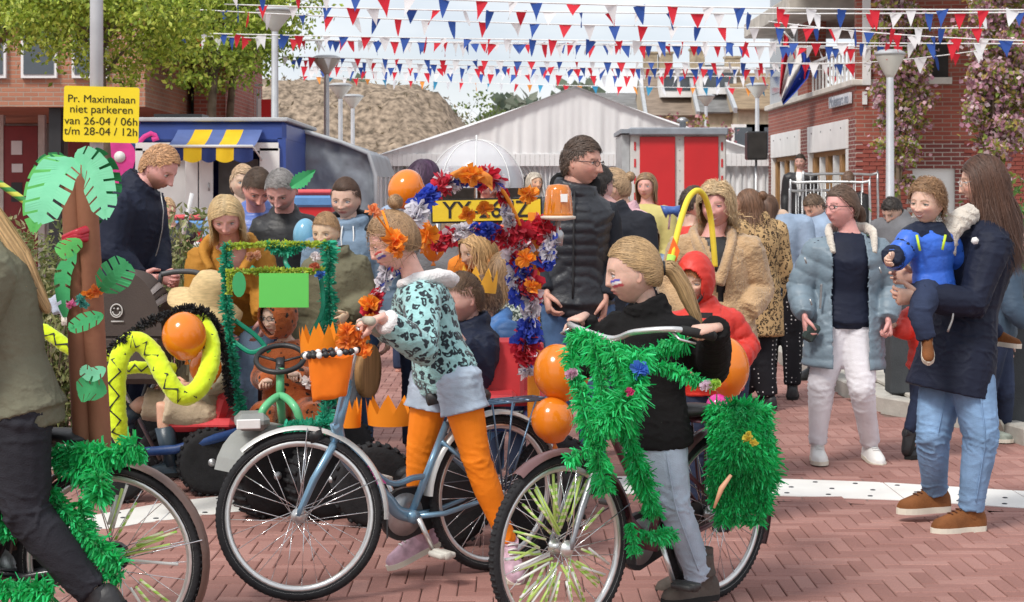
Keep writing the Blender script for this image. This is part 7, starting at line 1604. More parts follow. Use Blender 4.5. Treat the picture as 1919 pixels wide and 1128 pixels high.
w6 = person('girl with long wavy blond hair in an orange sweater behind the decorated cart', 905, 9.0, 1.45, yaw=-40, head=(893, 468, 0), hyaw=-58, hpitch=12, spec=dict(child=True, fem=True, hh=.215, hair=(.55, .34, .15), hstyle='long', hlen=1.5, mess=.25, skin='pink', vol=2, back=-.05, hn=1200), top=[dict(mat=orange_k, inf=.03)], legs=dict(mat=jeans_m), J=dict(neck=(905, 515, 0)))
person('child in a dark flecked dress standing behind the cart beside the orange post', 948, 8.9, 1.2, yaw=150, head=(945, 508, 0), spec=dict(child=True, fem=True, hair=(.3, .18, .09), hstyle='bob', hh=.2), top=[dict(mat=fleck, inf=.03, hem=.2, flare=.08)], legs=dict(mat=jeans_d), build=1.1)
person('person with dark purple hair in a grey sweater behind the orange balloon', 800, 9.7, 1.74, yaw=150, head=(793, 338, 0), hyaw=150, hpitch=20, spec=dict(fem=True, hair=(.07, .03, .07), hstyle='bob', hlen=.8, res=1), top=[dict(mat=grey_k, inf=.03, collar=.02)], legs=dict(mat=jeans_d))
ku = person('child in a coral coat holding the clear umbrella overhead', 905, 10.9, 1.60, yaw=-10, build=.85, head=(915, 345, 0), hyaw=-20, spec=dict(fem=True, hair=(.5, .3, .2), hstyle='bob', skin='pink', hh=.2), J=dict(el_r=(870, 440, -.1), wr_r=(880, 400, -.2)), top=[dict(mat=coral, inf=.03, collar=.02)], legs=dict(mat=jeans_d))
person('woman with dark blond hair in a grey top behind the plate, seen from the back', 858, 9.4, 1.5, yaw=170, head=(850, 440, 0), spec=dict(fem=True, hair=(.2, .13, .08), hstyle='pony', tie=(0, -.4, 0)), top=[dict(mat=grey_k, inf=.03)], legs=dict(mat=jeans_m))
# --- far people
person('man with receding brown hair looking down behind the woman with glasses', 1535, 14.2, 1.62, yaw=-50, head=(1526, 388, 0), hyaw=-60, hpitch=30, spec=dict(hair=(.14, .085, .05), skin='pink'), top=[dict(mat=lblue, inf=.03, collar=.02)], legs=dict(mat=jeans_m), shoes=dict(mat=shoeB, sole=soleB))
person('dark haired man looking down between the blossom tree and the toddler', 1685, 13.6, 1.62, yaw=-40, head=(1672, 395, 0), hyaw=-45, hpitch=32, spec=dict(hair=(.035, .025, .02), skin='pink'), top=[dict(mat=grey_k, inf=.03, collar=.02)], legs=dict(mat=jeans_d), shoes=dict(mat=shoeB, sole=soleB))
mst = person('distant man in a dark suit standing at the timber shop front', 1500, 27, 1.78, yaw=-20, base_z=.42, spec=dict(hair=(.04, .03, .02), res=0), top=[dict(mat=whitep, inf=.01, name='shirt'), dict(mat=shoeB, inf=.035, hem=.06, open=(0, 0, .02, .03), openlow=.15)], legs=dict(mat=shoeB, inf=.015), shoes=dict(mat=shoeB, sole=soleB))
for px, D, top_, hc_, st, y, lb, cm in [(1000, 20, 322, (.62, .55, .45), 'bob', 30, 'white haired woman near the open front of the marquee', grey_k), (988, 24, 330, (.03, .02, .02), 'short', 170, 'dark haired man in the marquee entrance', shoeB), (1212, 15, 325, (.3, .19, .1), 'bob', -20, 'person with a yellowish top in front of the red door cabin', M('mustard', (.55, .48, .18), .8)),
    (1297, 12, 357, (.05, .03, .02), 'short', 100, 'dark haired person hidden behind the woman in the teddy coat', redj), (770, 14, 318, (.06, .04, .03), 'short', 160, 'man at the left marquee curtain, beside the dark purple hair', lblue), (1215, 13.5, 428, (.45, .3, .15), 'bob', 20, 'small blond child in front of the red door cabin', lblue),
    (1590, 24, 320, (.2, .12, .08), 'short', 170, 'person in black behind the crowd barriers', shoeB)]:
    H_ = CH + (HY-top_)*D/F; person(lb, px, D, max(1.0, min(H_, 1.85)), yaw=y, base_z=max(0, H_-1.85), spec=dict(hair=hc_, hstyle=st, fem=st == 'bob', child=H_ < 1.4, hh=.2 if H_ < 1.4 else .235, res=0), top=[dict(mat=cm, inf=.03)], legs=dict(mat=jeans_d), hands=dict(l=None, r=None))
k9 = person('small blond child in black beside a white pole at the blue food stall', 325, 14.5, 1.5, yaw=20, head=(312, 396, 0), spec=dict(child=True, hair=(.6, .4, .22), hh=.22, res=1), top=[dict(mat=shoeB, inf=.03)], legs=dict(mat=jeans_d), J=dict(el_l=(345, 425, 0), wr_l=(352, 452, -.1)))
# ------------------------------------------------------------------ decorations, carts and street furniture
def px_path(pts, D=None): return catmull([P(p[0], p[1], p[2] if len(p) > 2 else D) for p in pts], 8)
G4 = GREEN
# green fringe on the dark bicycle
t2 = thing('bicycle_fringe', 'bright green paper fringe wound over the handlebar, head tube and frame of the dark bicycle', 'garland', P(1150, 700, 6.0))
for i, (pts, r, d) in enumerate([([(1068, 640, 6.05), (1100, 632, 5.95), (1140, 650, 5.9), (1190, 668, 5.95), (1240, 655, 6.0), (1285, 640, 5.95)], .045, 800), ([(1072, 650, 6.0), (1075, 700, 5.9), (1092, 740, 5.85), (1098, 800, 5.8), (1118, 850, 5.8), (1135, 925, 5.8)], .05, 800),
    ([(1150, 660, 5.85), (1165, 720, 5.82), (1172, 790, 5.85), (1190, 860, 5.9), (1215, 930, 5.95), (1225, 965, 6.0)], .055, 1100), ([(1195, 665, 5.85), (1185, 730, 5.8), (1150, 780, 5.75), (1120, 800, 5.75)], .075, 1400), ([(1205, 690, 5.85), (1250, 690, 5.9), (1300, 712, 5.9), (1335, 722, 5.9)], .035, 600),
    ([(1200, 1000, 6.0), (1230, 1005, 6.0), (1260, 1002, 6.1)], .04, 700), ([(1180, 980, 5.95), (1186, 1010, 5.95), (1190, 1038, 5.95)], .03, 700), ([(1110, 640, 5.9), (1125, 700, 5.85), (1128, 760, 5.8), (1125, 840, 5.8)], .05, 900), ([(1060, 868, 5.72), (1085, 848, 5.72), (1110, 850, 5.75)], .035, 600)]):
    garland(None, px_path(pts), r*.78, G4, t2, 'fringe', dens=int(d*2.2), seedv=i, w=.0065, stiff=.9)
paper_flower(t2, P(1198, 694, 5.78), .035, (.05, .18, .62), 3); paper_flower(t2, P(1180, 735, 5.72), .018, (.65, .04, .2), 4)
for c_, p_ in (((.80, .65, .75), (1322, 722)), ((.45, .7, .1), (1338, 720)), ((.75, .45, .6), (1070, 700))): paper_flower(t2, P(p_[0], p_[1], 5.85), .025, c_, 7)
bag = thing('pannier_bag', 'bulky pannier bag covered in bright green fringe over the rear wheel of the dark bicycle', 'pannier', P(1385, 870, 6.4)); mb = MB()
mb.ball(P(1385, 865, 6.4), (.085, .09, .185), nu=16, nv=12); obj('bag', mb, M('bag_green', (.0, .18, .05), .8), bag)
for i in range(9):
    u = i/8; pts = [(1335 + 100*u, 775 + 12*math.sin(u*3) - 14, 6.33 - .08*math.sin(u*3)), (1338 + 100*u, 850, 6.27 - .08*math.sin(u*3)), (1338 + 96*u, 920, 6.28), (1345 + 85*u, 965 + (18 if i % 2 else -10), 6.3)]
    garland(None, px_path(pts), .03, G4, bag, 'fringe', dens=2400, seedv=20+i, w=.0065, stiff=.8)
for i, pts in enumerate([[(1340, 775, 6.35), (1385, 760, 6.3), (1432, 785, 6.35)], [(1435, 790, 6.4), (1440, 880, 6.4), (1428, 960, 6.42)]]): garland(None, px_path(pts), .045, G4, bag, 'fringe', dens=2400, seedv=40+i, w=.0065)
for i, (x, y) in enumerate([(1403, 816), (1412, 828), (1398, 822)]): paper_flower(bag, P(x, y, 6.12), .018, (.75, .62, .08), i)
mb = MB(); mb.tube([P(1338, 952, 6.1), P(1352, 915, 6.1), P(1370, 890, 6.1)], [.004, .010, .006], 8); obj('sweet_on_stick', mb, M('sweet_peach', (.78, .42, .25), .5), bag)
# fringe on the palm bicycle
t3 = thing('rear_fringe', 'green paper fringe on the rear carrier and frame of the palm tree bicycle', 'garland', P(180, 870, 5.5))
for i, (pts, r, d) in enumerate([([(100, 850, 5.55), (150, 848, 5.5), (210, 855, 5.5), (270, 850, 5.55)], .05, 1100), ([(100, 860, 5.55), (140, 880, 5.5), (185, 890, 5.5)], .05, 900), ([(178, 870, 5.5), (185, 910, 5.45), (183, 940, 5.45)], .05, 1200), ([(90, 920, 5.5), (120, 960, 5.45), (160, 1005, 5.45), (225, 1060, 5.45)], .045, 1000),
    ([(150, 940, 5.5), (160, 990, 5.5), (175, 1030, 5.5)], .045, 800), ([(200, 1070, 5.45), (225, 1085, 5.45)], .04, 700), ([(-20, 1105, 5.4), (40, 1108, 5.4), (100, 1115, 5.4)], .06, 1100), ([(-10, 880, 5.6), (0, 960, 5.6), (20, 1010, 5.6)], .05, 900), ([(215, 850, 5.5), (255, 835, 5.5)], .05, 900)]):
    garland(None, px_path(pts), r*.8, G4, t3, 'fringe', dens=d*2, seedv=60+i, w=.008, stiff=.7)
# paper palm tree
def palm():
    D = 5.66; t = thing('paper_palm_tree', 'palm tree of brown cardboard tubes and green paper leaves on the bicycle carrier', 'palm tree', P(180, 860, D)); kraft = M('cardboard_tube', (.26, .11, .065), .7, .12, 4, .15, 60)
    kl = M('cardboard_pale', (.45, .28, .18), .75, .15, 4, .15, 60)
    for i, (xb, xt, dd, yt) in enumerate([(158, 132, -.02, 310), (190, 158, -.03, 300), (175, 146, .05, 296)]):
        mb = MB(); pts = [P(xb, 858, D+dd), P(lerp(xb, xt, .3), 690, D+dd), P(lerp(xb, xt, .62), 500, D+dd), P(xt, yt, D+dd)]; mb.tube(catmull(pts, 6), .036, 16); obj('trunk_tube', mb, kraft if i != 2 else kl, t)
    for y, col in ((440, (.45, .02, .04)),):
        for k in range(3): mb = MB(); mb.tube(px_path([(118, y+8+6*k, D-.06), (145, y-4+6*k, D-.09), (172, y-14+10*k, D-.05)]), [(.013, .004)]*17, 6, up=(0, 1, 0)); obj('red_ribbon', mb, M('ribbon_red', col, .4), t)
    lc = {'l': M('paper_mint', (.20, .60, .36), .7, .06, 4, .1, 40, translu=.2), 'm': M('paper_green', (.07, .42, .16), .7, .08, 4, .1, 40, translu=.2), 'd': M('paper_dark_green', (.015, .16, .05), .7, .08, 4, .1, 40), 'y': M('paper_lime', (.14, .55, .14), .7, .08, 4, .1, 40, translu=.2)}
    def leaf(pts, w, c, n=7, notch=.35, Doff=0.0, fold=.25):
        mid = catmull([P(p[0], p[1], p[2] + Doff) for p in pts], 8); L_ = len(mid); T = np.gradient(mid, axis=0); view = V(0, -1, 0); S = nrm(np.cross(T, view)); Nn = nrm(np.cross(S, T)); mb = MB()
        k = np.linspace(0, 1, L_); wd = w*np.interp(k, [0, .12, .45, .8, 1], [.35, .8, 1, .75, .08])
        for s in (-1, 1):
            for j in range(n):
                a, b = j/n, (j+1-notch*.55)/n; q = []
                for u in np.linspace(a, b, 5):
                    m = np.array([np.interp(u, k, mid[:, c_]) for c_ in range(3)]); sd = np.array([np.interp(u, k, S[:, c_]) for c_ in range(3)]); nn = np.array([np.interp(u, k, Nn[:, c_]) for c_ in range(3)]); ww = np.interp(u, k, wd)
                    bend = .25*ww*((u-a)/(b-a)); q.append((m, m + sd*s*ww + nn*ww*fold*s*-1 + nrm(T[min(L_-1, int(u*(L_-1)))])*ww*.45))
                v = [x for p in q for x in p]; mb.add(v, [[2*i, 2*i+1, 2*i+3, 2*i+2] for i in range(4)])
            # joined strip along the rib
            v = []; 
            for i in range(L_): v += [mid[i], mid[i] + S[i]*s*wd[i]*.35 - Nn[i]*wd[i]*.35*fold*s]
            mb.add(v, [[2*i, 2*i+1, 2*i+3, 2*i+2] for i in range(L_-1)])
        return obj('palm_leaf', mb, lc[c], t, smooth=False)
    leaf([(138, 296, 5.50), (110, 320, 5.42), (88, 370, 5.36), (72, 420, 5.34)], .075, 'l', 6); leaf([(134, 300, 5.62), (95, 320, 5.6), (70, 370, 5.6), (62, 440, 5.6)], .055, 'y', 6); leaf([(130, 305, 5.7), (90, 315, 5.75), (68, 350, 5.78)], .05, 'd', 5)
    leaf([(140, 290, 5.50), (170, 312, 5.42), (188, 355, 5.38), (200, 412, 5.36)], .06, 'l', 7); leaf([(140, 292, 5.62), (178, 305, 5.66), (200, 340, 5.7), (208, 380, 5.7)], .055, 'd', 6); leaf([(146, 320, 5.66), (160, 370, 5.7), (176, 430, 5.7)], .06, 'd', 6)
    leaf([(150, 448, 5.55), (130, 462, 5.5), (108, 478, 5.48)], .035, 'y', 4); leaf([(140, 470, 5.6), (118, 520, 5.58), (122, 600, 5.58)], .03, 'm', 5); leaf([(188, 545, 5.55), (212, 520, 5.5), (240, 490, 5.5)], .055, 'm', 5)
    leaf([(194, 590, 5.52), (160, 602, 5.5), (128, 618, 5.48)], .03, 'm', 5); leaf([(200, 735, 5.52), (172, 728, 5.5), (145, 735, 5.5)], .045, 'm', 4, .2); leaf([(198, 690, 5.52), (174, 700, 5.5), (150, 690, 5.5)], .025, 'l', 4)
    pr = thing('paper_parrot', 'small colourful paper parrot perched on the cardboard palm trunk', 'parrot', P(155, 560, 5.5))
    for k, (x, y, r, c) in enumerate([(165, 552, .022, (.85, .3, .03)), (182, 545, .025, (.85, .25, .05)), (150, 562, .022, (.1, .5, .42)), (134, 570, .018, (.75, .2, .42)), (158, 572, .018, (.1, .45, .4))]): paper_flower(pr, P(x, y, 5.55), r, c, 70+k, 'feathers')
    mb = MB(); mb.tube([P(128, 852, 5.6), P(165, 848, 5.56), P(212, 850, 5.6)], .006, 6); obj('twine', mb, M('twine', (.4, .22, .12), .9), t)
palm()
st = thing('decorated_stick', 'green and yellow striped stick reaching in from the left edge', 'stick', P(20, 355, 5.9)); mb = MB(); mb.tube(px_path([(-30, 325, 5.9), (20, 358, 5.9), (62, 388, 5.9)]), .012, 8); obj('stick', mb, M('stick_stripes', (.04, .25, .05), .5, kind='stripe', col2=(.6, .6, .08), kscale=10), st)
# mint leaf held up before the grey tent
lf = thing('palm_leaf_sign', 'single bright green paper leaf held up in front of the grey tent', 'paper leaf', P(567, 335, 10)); mb = MB(); m_ = px_path([(545, 350, 10), (565, 337, 10), (592, 318, 10)]); n_ = len(m_)
up_ = nrm(np.cross(m_[-1]-m_[0], V(0, 1, 0))); w_ = .05*np.sin(np.linspace(.25, PI, n_))
for s in (-1, 1): mb.add([x for i in range(n_) for x in (m_[i], m_[i] + up_*s*w_[i]*(1 if i % 2 else .75) + V(0, -.01, 0))], [[2*i, 2*i+1, 2*i+3, 2*i+2] for i in range(n_-1)])
obj('blade', mb, MATS['paper_green'], lf)
# ---- balloons
balloon(345, 628, 8.15, 83, 88, 'orange balloon held by the yellow plush snake, larger of the two on the left', ax=(.1, 0, -1)); balloon(385, 688, 8.35, 60, 64, 'small orange balloon on the lap of the explorer child', ax=(.2, 0, -1))
balloon(760, 354, 8.6, 76, 66, 'orange balloon above the bun of the girl in turquoise', ax=(1, 0, -.35)); balloon(783, 432, 8.2, 54, 66, 'orange balloon beside the cheek of the girl in turquoise, upper of the pair', ax=(.2, 0, -1)); balloon(812, 462, 8.3, 44, 52, 'small orange balloon tucked below the yellow plate', ax=(0, 0, -1))
balloon(1047, 697, 7.0, 95, 106, 'big orange balloon left of the green fringe, upper of the two', ax=(.2, 0, -1)); balloon(1035, 786, 6.95, 80, 84, 'big orange balloon under the upper one beside the cart', ax=(.1, 0, -1)); balloon(1075, 700, 7.3, 60, 70, 'orange balloon half hidden behind the green fringe', ax=(0, 0, -1))
balloon(1362, 686, 7.0, 84, 110, 'big orange balloon on the right behind the elbow of the girl in black', ax=(.1, 0, -1)); balloon(572, 440, 9.8, 46, 62, 'pale blue balloon beside the crew cut boy', balloon_b, group='single balloon'); balloon(1345, 760, 6.9, 44, 44, 'magenta balloon above the green pannier', balloon_p, group='single balloon')
# ---- crowd side cart: arch, plate, beacon
ct = thing('decorated_cart', 'red and orange pedal cart carrying a garland arch, plate and beacon', 'cart', V(.0, 7.8, 0)); bluef = M('cart_blue', (.02, .06, .2), .45, .1); redpl = M('cart_red_plastic', (.62, .05, .06), .4, .08)
def cwheel(par, c, r, w, ax_, m_rim, tread=True):
    q = thing('x', 'x', 'x'); bpy.data.objects.remove(q); w_ = part_empty('wheel', par, tuple(c - V(*ORG[par.name]))); w_.rotation_euler = (0, 0, ax_); mb = MB(); mb.lathe((0, 0, 0), [(r*.6, -w*.5), (r*.82, -w*.52), (r*.95, -w*.45), (r, -w*.3), (r*1.01, 0), (r, w*.3), (r*.95, w*.45), (r*.82, w*.52), (r*.6, w*.5)], 40, axis=(0, 1, 0))
    if tread:
        for k in range(26):
            a = k*2*PI/26
            for s in (-1, 1): mb.box((math.cos(a)*r, s*w*.24, math.sin(a)*r), (.014, w*.42, r*.10), (s*.5*0, -a + 0, 0))
    obj('tyre', mb, rubber, w_); mb = MB(); mb.lathe((0, 0, 0), [(.02, -w*.35), (r*.5, -w*.3), (r*.62, -w*.45), (r*.62, w*.45), (r*.5, w*.3), (.02, w*.35)], 28, axis=(0, 1, 0)); obj('rim', mb, m_rim, w_); mb = MB(); mb.lathe((0, 0, 0), [(0, -w*.6), (.02, -w*.55), (.025, -w*.3), (.025, w*.3), (.02, w*.55), (0, w*.6)], 14, axis=(0, 1, 0)); obj('hub', mb, steel, w_)
orP = M('orange_post_paint', (.85, .30, .02), .45, .06)
mb = MB(); mb.box(P(1000, 585, 7.62) - V(0, 0, .12), (.055, .055, .85), bev=.005); obj('post', mb, orP, ct, smooth=False)
mb = MB(); mb.box(P(1000, 440, 7.62), (.05, .05, .2)); obj('post_top', mb, orP, ct, smooth=False)
for x0, y0, x1, y1, D in [(770, 800, 1010, 800, 7.5), (770, 770, 1010, 760, 8.2)]: mb = MB(); mb.tube([P(x0, y0, D), P(x1, y1, D)], .022, 8); obj('chassis_tube', mb, bluef, ct)
mb = MB(); 
for k in range(4): mb.tube([P(790 + 65*k, 795, 7.5), P(800 + 62*k, 765, 8.2)], .014, 8)
obj('chassis_slats', mb, bluef, ct)
for k in range(2):
    x = 920 + 42*k; D = 7.75 + .45*k; mb = MB(); mb.box(P(x, 695, D), (.30, .05, .30), (-.15, 0, .15), bev=.03); mb.box(P(x-15, 745, D-.12), (.30, .28, .05), bev=.02); obj('seat', mb, redpl, ct, smooth=False)
for c_ in (P(838, 0, 7.45)*V(1, 1, 0) + V(0, 0, .19), P(1012, 0, 7.35)*V(1, 1, 0) + V(0, 0, .19), P(1040, 0, 8.2)*V(1, 1, 0) + V(0, 0, .19), P(700, 0, 7.9)*V(1, 1, 0) + V(0, 0, .19)): cwheel(ct, c_, .19, .09, .2, redpl)
mb = MB(); mb.lathe((0, 0, 0), [(.10, -.02), (.145, -.02), (.145, .02), (.10, .02)], 30, axis=(.94, -.3, 0)); v = mb.v[0]; mb.v[0] = v + P(690, 695, 9.3); obj('wooden_wheel', mb, wood, ct)
arch = thing('garland_arch', 'arch of red, white and blue flower garland with orange paper tufts over the cart', 'garland', P(850, 330, 7.3))
hoop = px_path([(692, 590, 6.9), (705, 555, 6.9), (735, 500, 6.95), (765, 440, 7.0), (785, 385, 7.1), (820, 350, 7.2), (860, 332, 7.3), (905, 330, 7.35), (940, 355, 7.4), (965, 400, 7.45), (980, 440, 7.5)])
mb = MB(); mb.tube(hoop, .009, 8); obj('hoop', mb, orP, arch)
for i, (pts, r, d) in enumerate([([(692, 590, 6.82), (705, 555, 6.82), (728, 505, 6.85), (752, 455, 6.9)], .038, 1500), ([(752, 455, 6.9), (770, 420, 6.95), (790, 385, 7.0), (820, 352, 7.1), (860, 335, 7.25), (905, 330, 7.3), (935, 345, 7.4)], .045, 1500), ([(935, 345, 7.4), (946, 375, 7.45), (956, 420, 7.45)], .026, 2200), ([(958, 425, 7.45), (985, 450, 7.5), (960, 470, 7.5), (985, 520, 7.5), (995, 580, 7.5), (985, 640, 7.5), (990, 700, 7.5)], .055, 1500),
    ([(812, 462, 7.5), (845, 440, 7.5), (885, 428, 7.5), (930, 436, 7.5), (975, 470, 7.5)], .036, 1600), ([(1000, 420, 7.55), (1030, 445, 7.5), (1020, 500, 7.5)], .05, 1500), ([(975, 460, 7.5), (965, 520, 7.5), (980, 560, 7.5)], .05, 1300)]):
    garland(None, px_path(pts), r*.82, RWBc, arch, 'fringe', dens=int(d*.75), seedv=90+i, w=.034, seglen=.10, stiff=.3)
for i, (x, y, D, r) in enumerate([(692, 575, 6.75, .05), (698, 600, 6.75, .04), (878, 402, 7.35, .042), (908, 393, 7.35, .042), (990, 366, 7.3, .05), (985, 485, 7.35, .05), (885, 330, 7.15, .06), (800, 440, 7.2, .06), (995, 540, 7.35, .045)]): paper_flower(arch, P(x, y, D), r, (.90, .33, .02), 100+i)
mb = MB(); vv = []
for i in range(13):
    u = i/12
    for k in range(4): vv.append(P(835 + 88*u, 338 - 18*math.sin(PI*u)**.7 + k*(4 + 5*u) - 6, 7.15 + .02*math.sin(k*2 + i*.9)))
mb.add(vv, [[i*4+k, i*4+k+1, (i+1)*4+k+1, (i+1)*4+k] for i in range(12) for k in range(3)]); obj('paper_fan', mb, MATS['bunting_orange'], arch)
# plate
pl = thing('number_plate', 'yellow number plate with black characters mounted behind the garland arch', 'number plate', P(912, 395, 7.75)); c = P(912, 394, 7.75); s_ = 7.75/F; R_ = face_R(2, 1.0)
mb = MB(); mb.prism((np.array([[-1, -1, 0], [1, -1, 0], [1, 1, 0], [-1, 1, 0]])*[104*s_, 23*s_, 1]) @ R_.T + c, (0, .012, 0)); p_ = obj('plate', mb, black, pl, smooth=False)
mb = MB(); mb.prism((np.array([[-1, -1, 0], [1, -1, 0], [1, 1, 0], [-1, 1, 0]])*[101*s_, 19.5*s_, 1]) @ R_.T + c - V(0, .009, 0), (0, .006, 0)); obj('face', mb, M('plate_yellow', (.78, .56, .03), .4, .04), p_, smooth=False)
text('lettering', 'YY-26-JZ', .108, c - V(0, .014, 0), R_, black, p_, .001, bold=.001, sx=.98)
mb = MB(); mb.tube([P(1012, 415, 7.7), P(1012, 470, 7.7)], .01, 6); mb.tube([P(820, 417, 7.8), P(822, 470, 7.8)], .01, 6); obj('bracket', mb, steel, pl)
# beacon
bc = thing('beacon', 'amber rotating beacon with a white base on the orange post', 'beacon', P(1046, 405, 7.5)); c = P(1046, 405, 7.5); amber = M('amber_plastic', (.95, .32, .02), .12, .05, 3, 0, coat=.6, trans=.55)
mb = MB(); mb.lathe(c, [(.066, .0), (.064, .012), (.055, .115), (.045, .136), (.0, .142)], 32); obj('dome', mb, amber, bc); mb = MB(); mb.lathe(c, [(.03, -.02), (.076, -.012), (.078, .0), (.066, .002)], 28); obj('base', mb, M('beacon_base', (.62, .56, .48), .5), bc)
for k in range(9): a = k*2*PI/9; mb = MB(); mb.tube([c + V(.063*math.cos(a), .063*math.sin(a), .015), c + V(.054*math.cos(a), .054*math.sin(a), .114)], .0025, 5); obj('rib', mb, amber, bc)
mb = MB(); mb.lathe(c, [(.012, .02), (.014, .07), (.03, .09), (.03, .11), (0, .12)], 14); obj('bulb', mb, M('bulb_yellow', (.95, .6, .06), .3), bc); mb = MB(); mb.box(c + V(.024, -.064, .08), (.03, .003, .035)); obj('sticker', mb, whitep, bc, smooth=False)
mb = MB(); mb.tube([c - V(0, 0, .02), c - V(.0, 0, .06), c - V(-.005, 0, .075), c - V(-.005, 0, .13)], [.012, .012, .02, .014], 10); mb.tube([c - V(0, 0, .10), P(1004, 432, 7.6)], .012, 8); obj('bracket', mb, steel, bc)
# paper crowns
def crown(c, r, h, col_m, label, yaw=0, tilt=(0, 0), n=9, group='orange paper crowns'):
    t = thing('party_hat', label, 'party hat', c, group); mb = MB(); vv = []; K = n*4
    for i in range(K+1):
        a = 2*PI*i/K; u = (i % 4)/4; top = h*(.45 + .55*(1 - abs(2*u-1)))
        for z in (0, h*.3, top): q = V(r*(1 + .12*z/h)*math.cos(a), r*(1 + .12*z/h)*math.sin(a), z); vv.append(c + V(q[0], q[1], q[2] + q[0]*tilt[0] + q[1]*tilt[1]))
    mb.add(vv, [[i*3+k, i*3+k+1, (i+1)*3+k+1, (i+1)*3+k] for i in range(K) for k in range(2)]); obj('band', mb, col_m, t); return t
bor2 = M('crown_orange', (.92, .30, .02), .6, .05, 3, .05, translu=.3)
crown(P(897, 545, 8.25), .085, .115, M('crown_yellow', (.90, .48, .06), .6, .05, translu=.25), 'yellow orange paper crown on the boy in the blue jacket', tilt=(-.15, 0), group='paper crown on a head')
crown(P(600, 668, 6.75), .075, .13, bor2, 'orange paper crown standing behind the basket of the blue bicycle', tilt=(.1, 0)); crown(P(732, 795, 7.6), .10, .12, bor2, 'orange paper crown low behind the frame of the blue bicycle'); crown(P(655, 800, 7.6), .05, .13, bor2, 'narrow orange paper crown half hidden by the fork of the blue bicycle')
# basket on the blue bicycle
bs = thing('handlebar_basket', 'orange cloth basket hanging in front of the blue bicycle handlebar', 'basket', P(620, 700, 6.45)); mb = MB(); vv = []; ob = P(0, 0, 6.45)
for i in range(9):
    w_ = i/8
    for k in range(28):
        a = 2*PI*k/28; cx, cy = math.cos(a), math.sin(a); rx = lerp(.085, .064, w_)*np.sign(cx)*abs(cx)**.6; ry = lerp(.075, .055, w_)*np.sign(cy)*abs(cy)**.6; b_ = P(lerp(620, 618, w_), lerp(667, 745, w_), 6.42); vv.append(b_ + V(rx, ry, -.10*rx*w_*0 + .18*rx*w_ + .004*math.sin(k*1.3+i)))
mb.add(vv, [[i*28+k, i*28+(k+1) % 28, (i+1)*28+(k+1) % 28, (i+1)*28+k] for i in range(8) for k in range(28)] + [[8*28+k for k in range(28)]]); obj('cloth', mb, M('basket_orange', (.92, .24, .02), .6, .08, 8, .15, 40, translu=.2), bs)
for k in range(26):
    a = 2*PI*k/26; q = P(622, 660, 6.42) + V(.105*math.cos(a), .09*math.sin(a), .012*math.cos(a)); mb = MB(); mb.ball(q, .0125, nu=8, nv=6); obj('bead', mb, black if k % 3 else whitep, bs)
mb = MB(); mb.tube([P(622, 660, 6.42) + V(.105*math.cos(a), .09*math.sin(a), .012*math.cos(a)) for a in np.linspace(0, 2*PI, 30)[:-1]], .006, 6, closed=True); mb.tube([P(660, 655, 6.42), P(690, 650, 6.5)], .006, 6); obj('rim_band', mb, black, bs)
for i, (x, y) in enumerate([(650, 640), (672, 635), (680, 655), (648, 620)]): paper_flower(bs, P(x, y, 6.4), .04, (.88, .28, .03), 130+i, 'paper_tuft')
paper_flower(bs, P(578, 715, 6.4), .03, (.8, .78, .76), 140, 'paper_tuft')
# ---- clear umbrella
um = thing('umbrella', 'clear plastic dome umbrella above the coral coat child', 'umbrella', P(893, 330, 10.0)); c = P(893, 352, 10.0); clr = bpy.data.materials.new('clear_plastic'); clr.use_nodes = True; b_ = clr.node_tree.nodes['Principled BSDF']; b_.inputs['Base Color'].default_value = (.85, .87, .92, 1); b_.inputs['Alpha'].default_value = .42; b_.inputs['Roughness'].default_value = .12
mb = MB(); K = 32; rows = 12; vv = []
for i in range(rows+1):
    th = PI/2*i/rows
    for k in range(K): a = 2*PI*k/K; sag = 1 - .05*abs(math.sin(a*4))*math.sin(th); vv.append(c + V(.275*math.sin(th)*math.cos(a)*sag, .275*math.sin(th)*math.sin(a)*sag, .28*math.cos(th) + .015*(1 - abs(math.sin(a*4)))*0))
mb.add(vv, [[i*K+k, i*K+(k+1) % K, (i+1)*K+(k+1) % K, (i+1)*K+k] for i in range(rows) for k in range(K)]); obj('canopy', mb, clr, um)
for k in range(8):
    a = 2*PI*k/8; mb = MB(); mb.tube([c + V(.278*math.sin(th)*math.cos(a), .278*math.sin(th)*math.sin(a), .283*math.cos(th)) for th in np.linspace(0, PI/2, 10)], .003, 5); obj('rib', mb, whitep, um)
mb = MB(); mb.tube([c + V(0, 0, .31), c - V(0, 0, .32)], .005, 6); obj('shaft', mb, whitep, um)
# ---- yellow noodle hoop
nd = thing('foam_hoop', 'yellow foam noodle bent into a tall hoop above the boy in red', 'hoop', P(1300, 450, 7.95)); mb = MB(); mb.tube(px_path([(1256, 500, 7.85), (1264, 460, 7.85), (1276, 412, 7.9), (1290, 372, 7.95), (1307, 357, 8.0), (1322, 372, 8.05), (1332, 410, 8.1), (1338, 470, 8.1), (1340, 500, 8.1)]), .014, 12); obj('noodle', mb, M('noodle_yellow', (.85, .66, .06), .6, .1, 6, .1), nd)
mb = MB(); mb.prism([P(1243, 500, 7.84), P(1262, 445, 7.84), P(1274, 470, 7.84), P(1262, 505, 7.84)], (0, .01, 0)); obj('orange_flag', mb, M('flag_orange', (.85, .16, .03), .6), nd, smooth=False); mb = MB(); mb.tube([P(1252, 508, 7.82), P(1259, 478, 7.83)], .02, 10); obj('green_grip', mb, M('grip_lime', (.42, .78, .12), .6), nd)
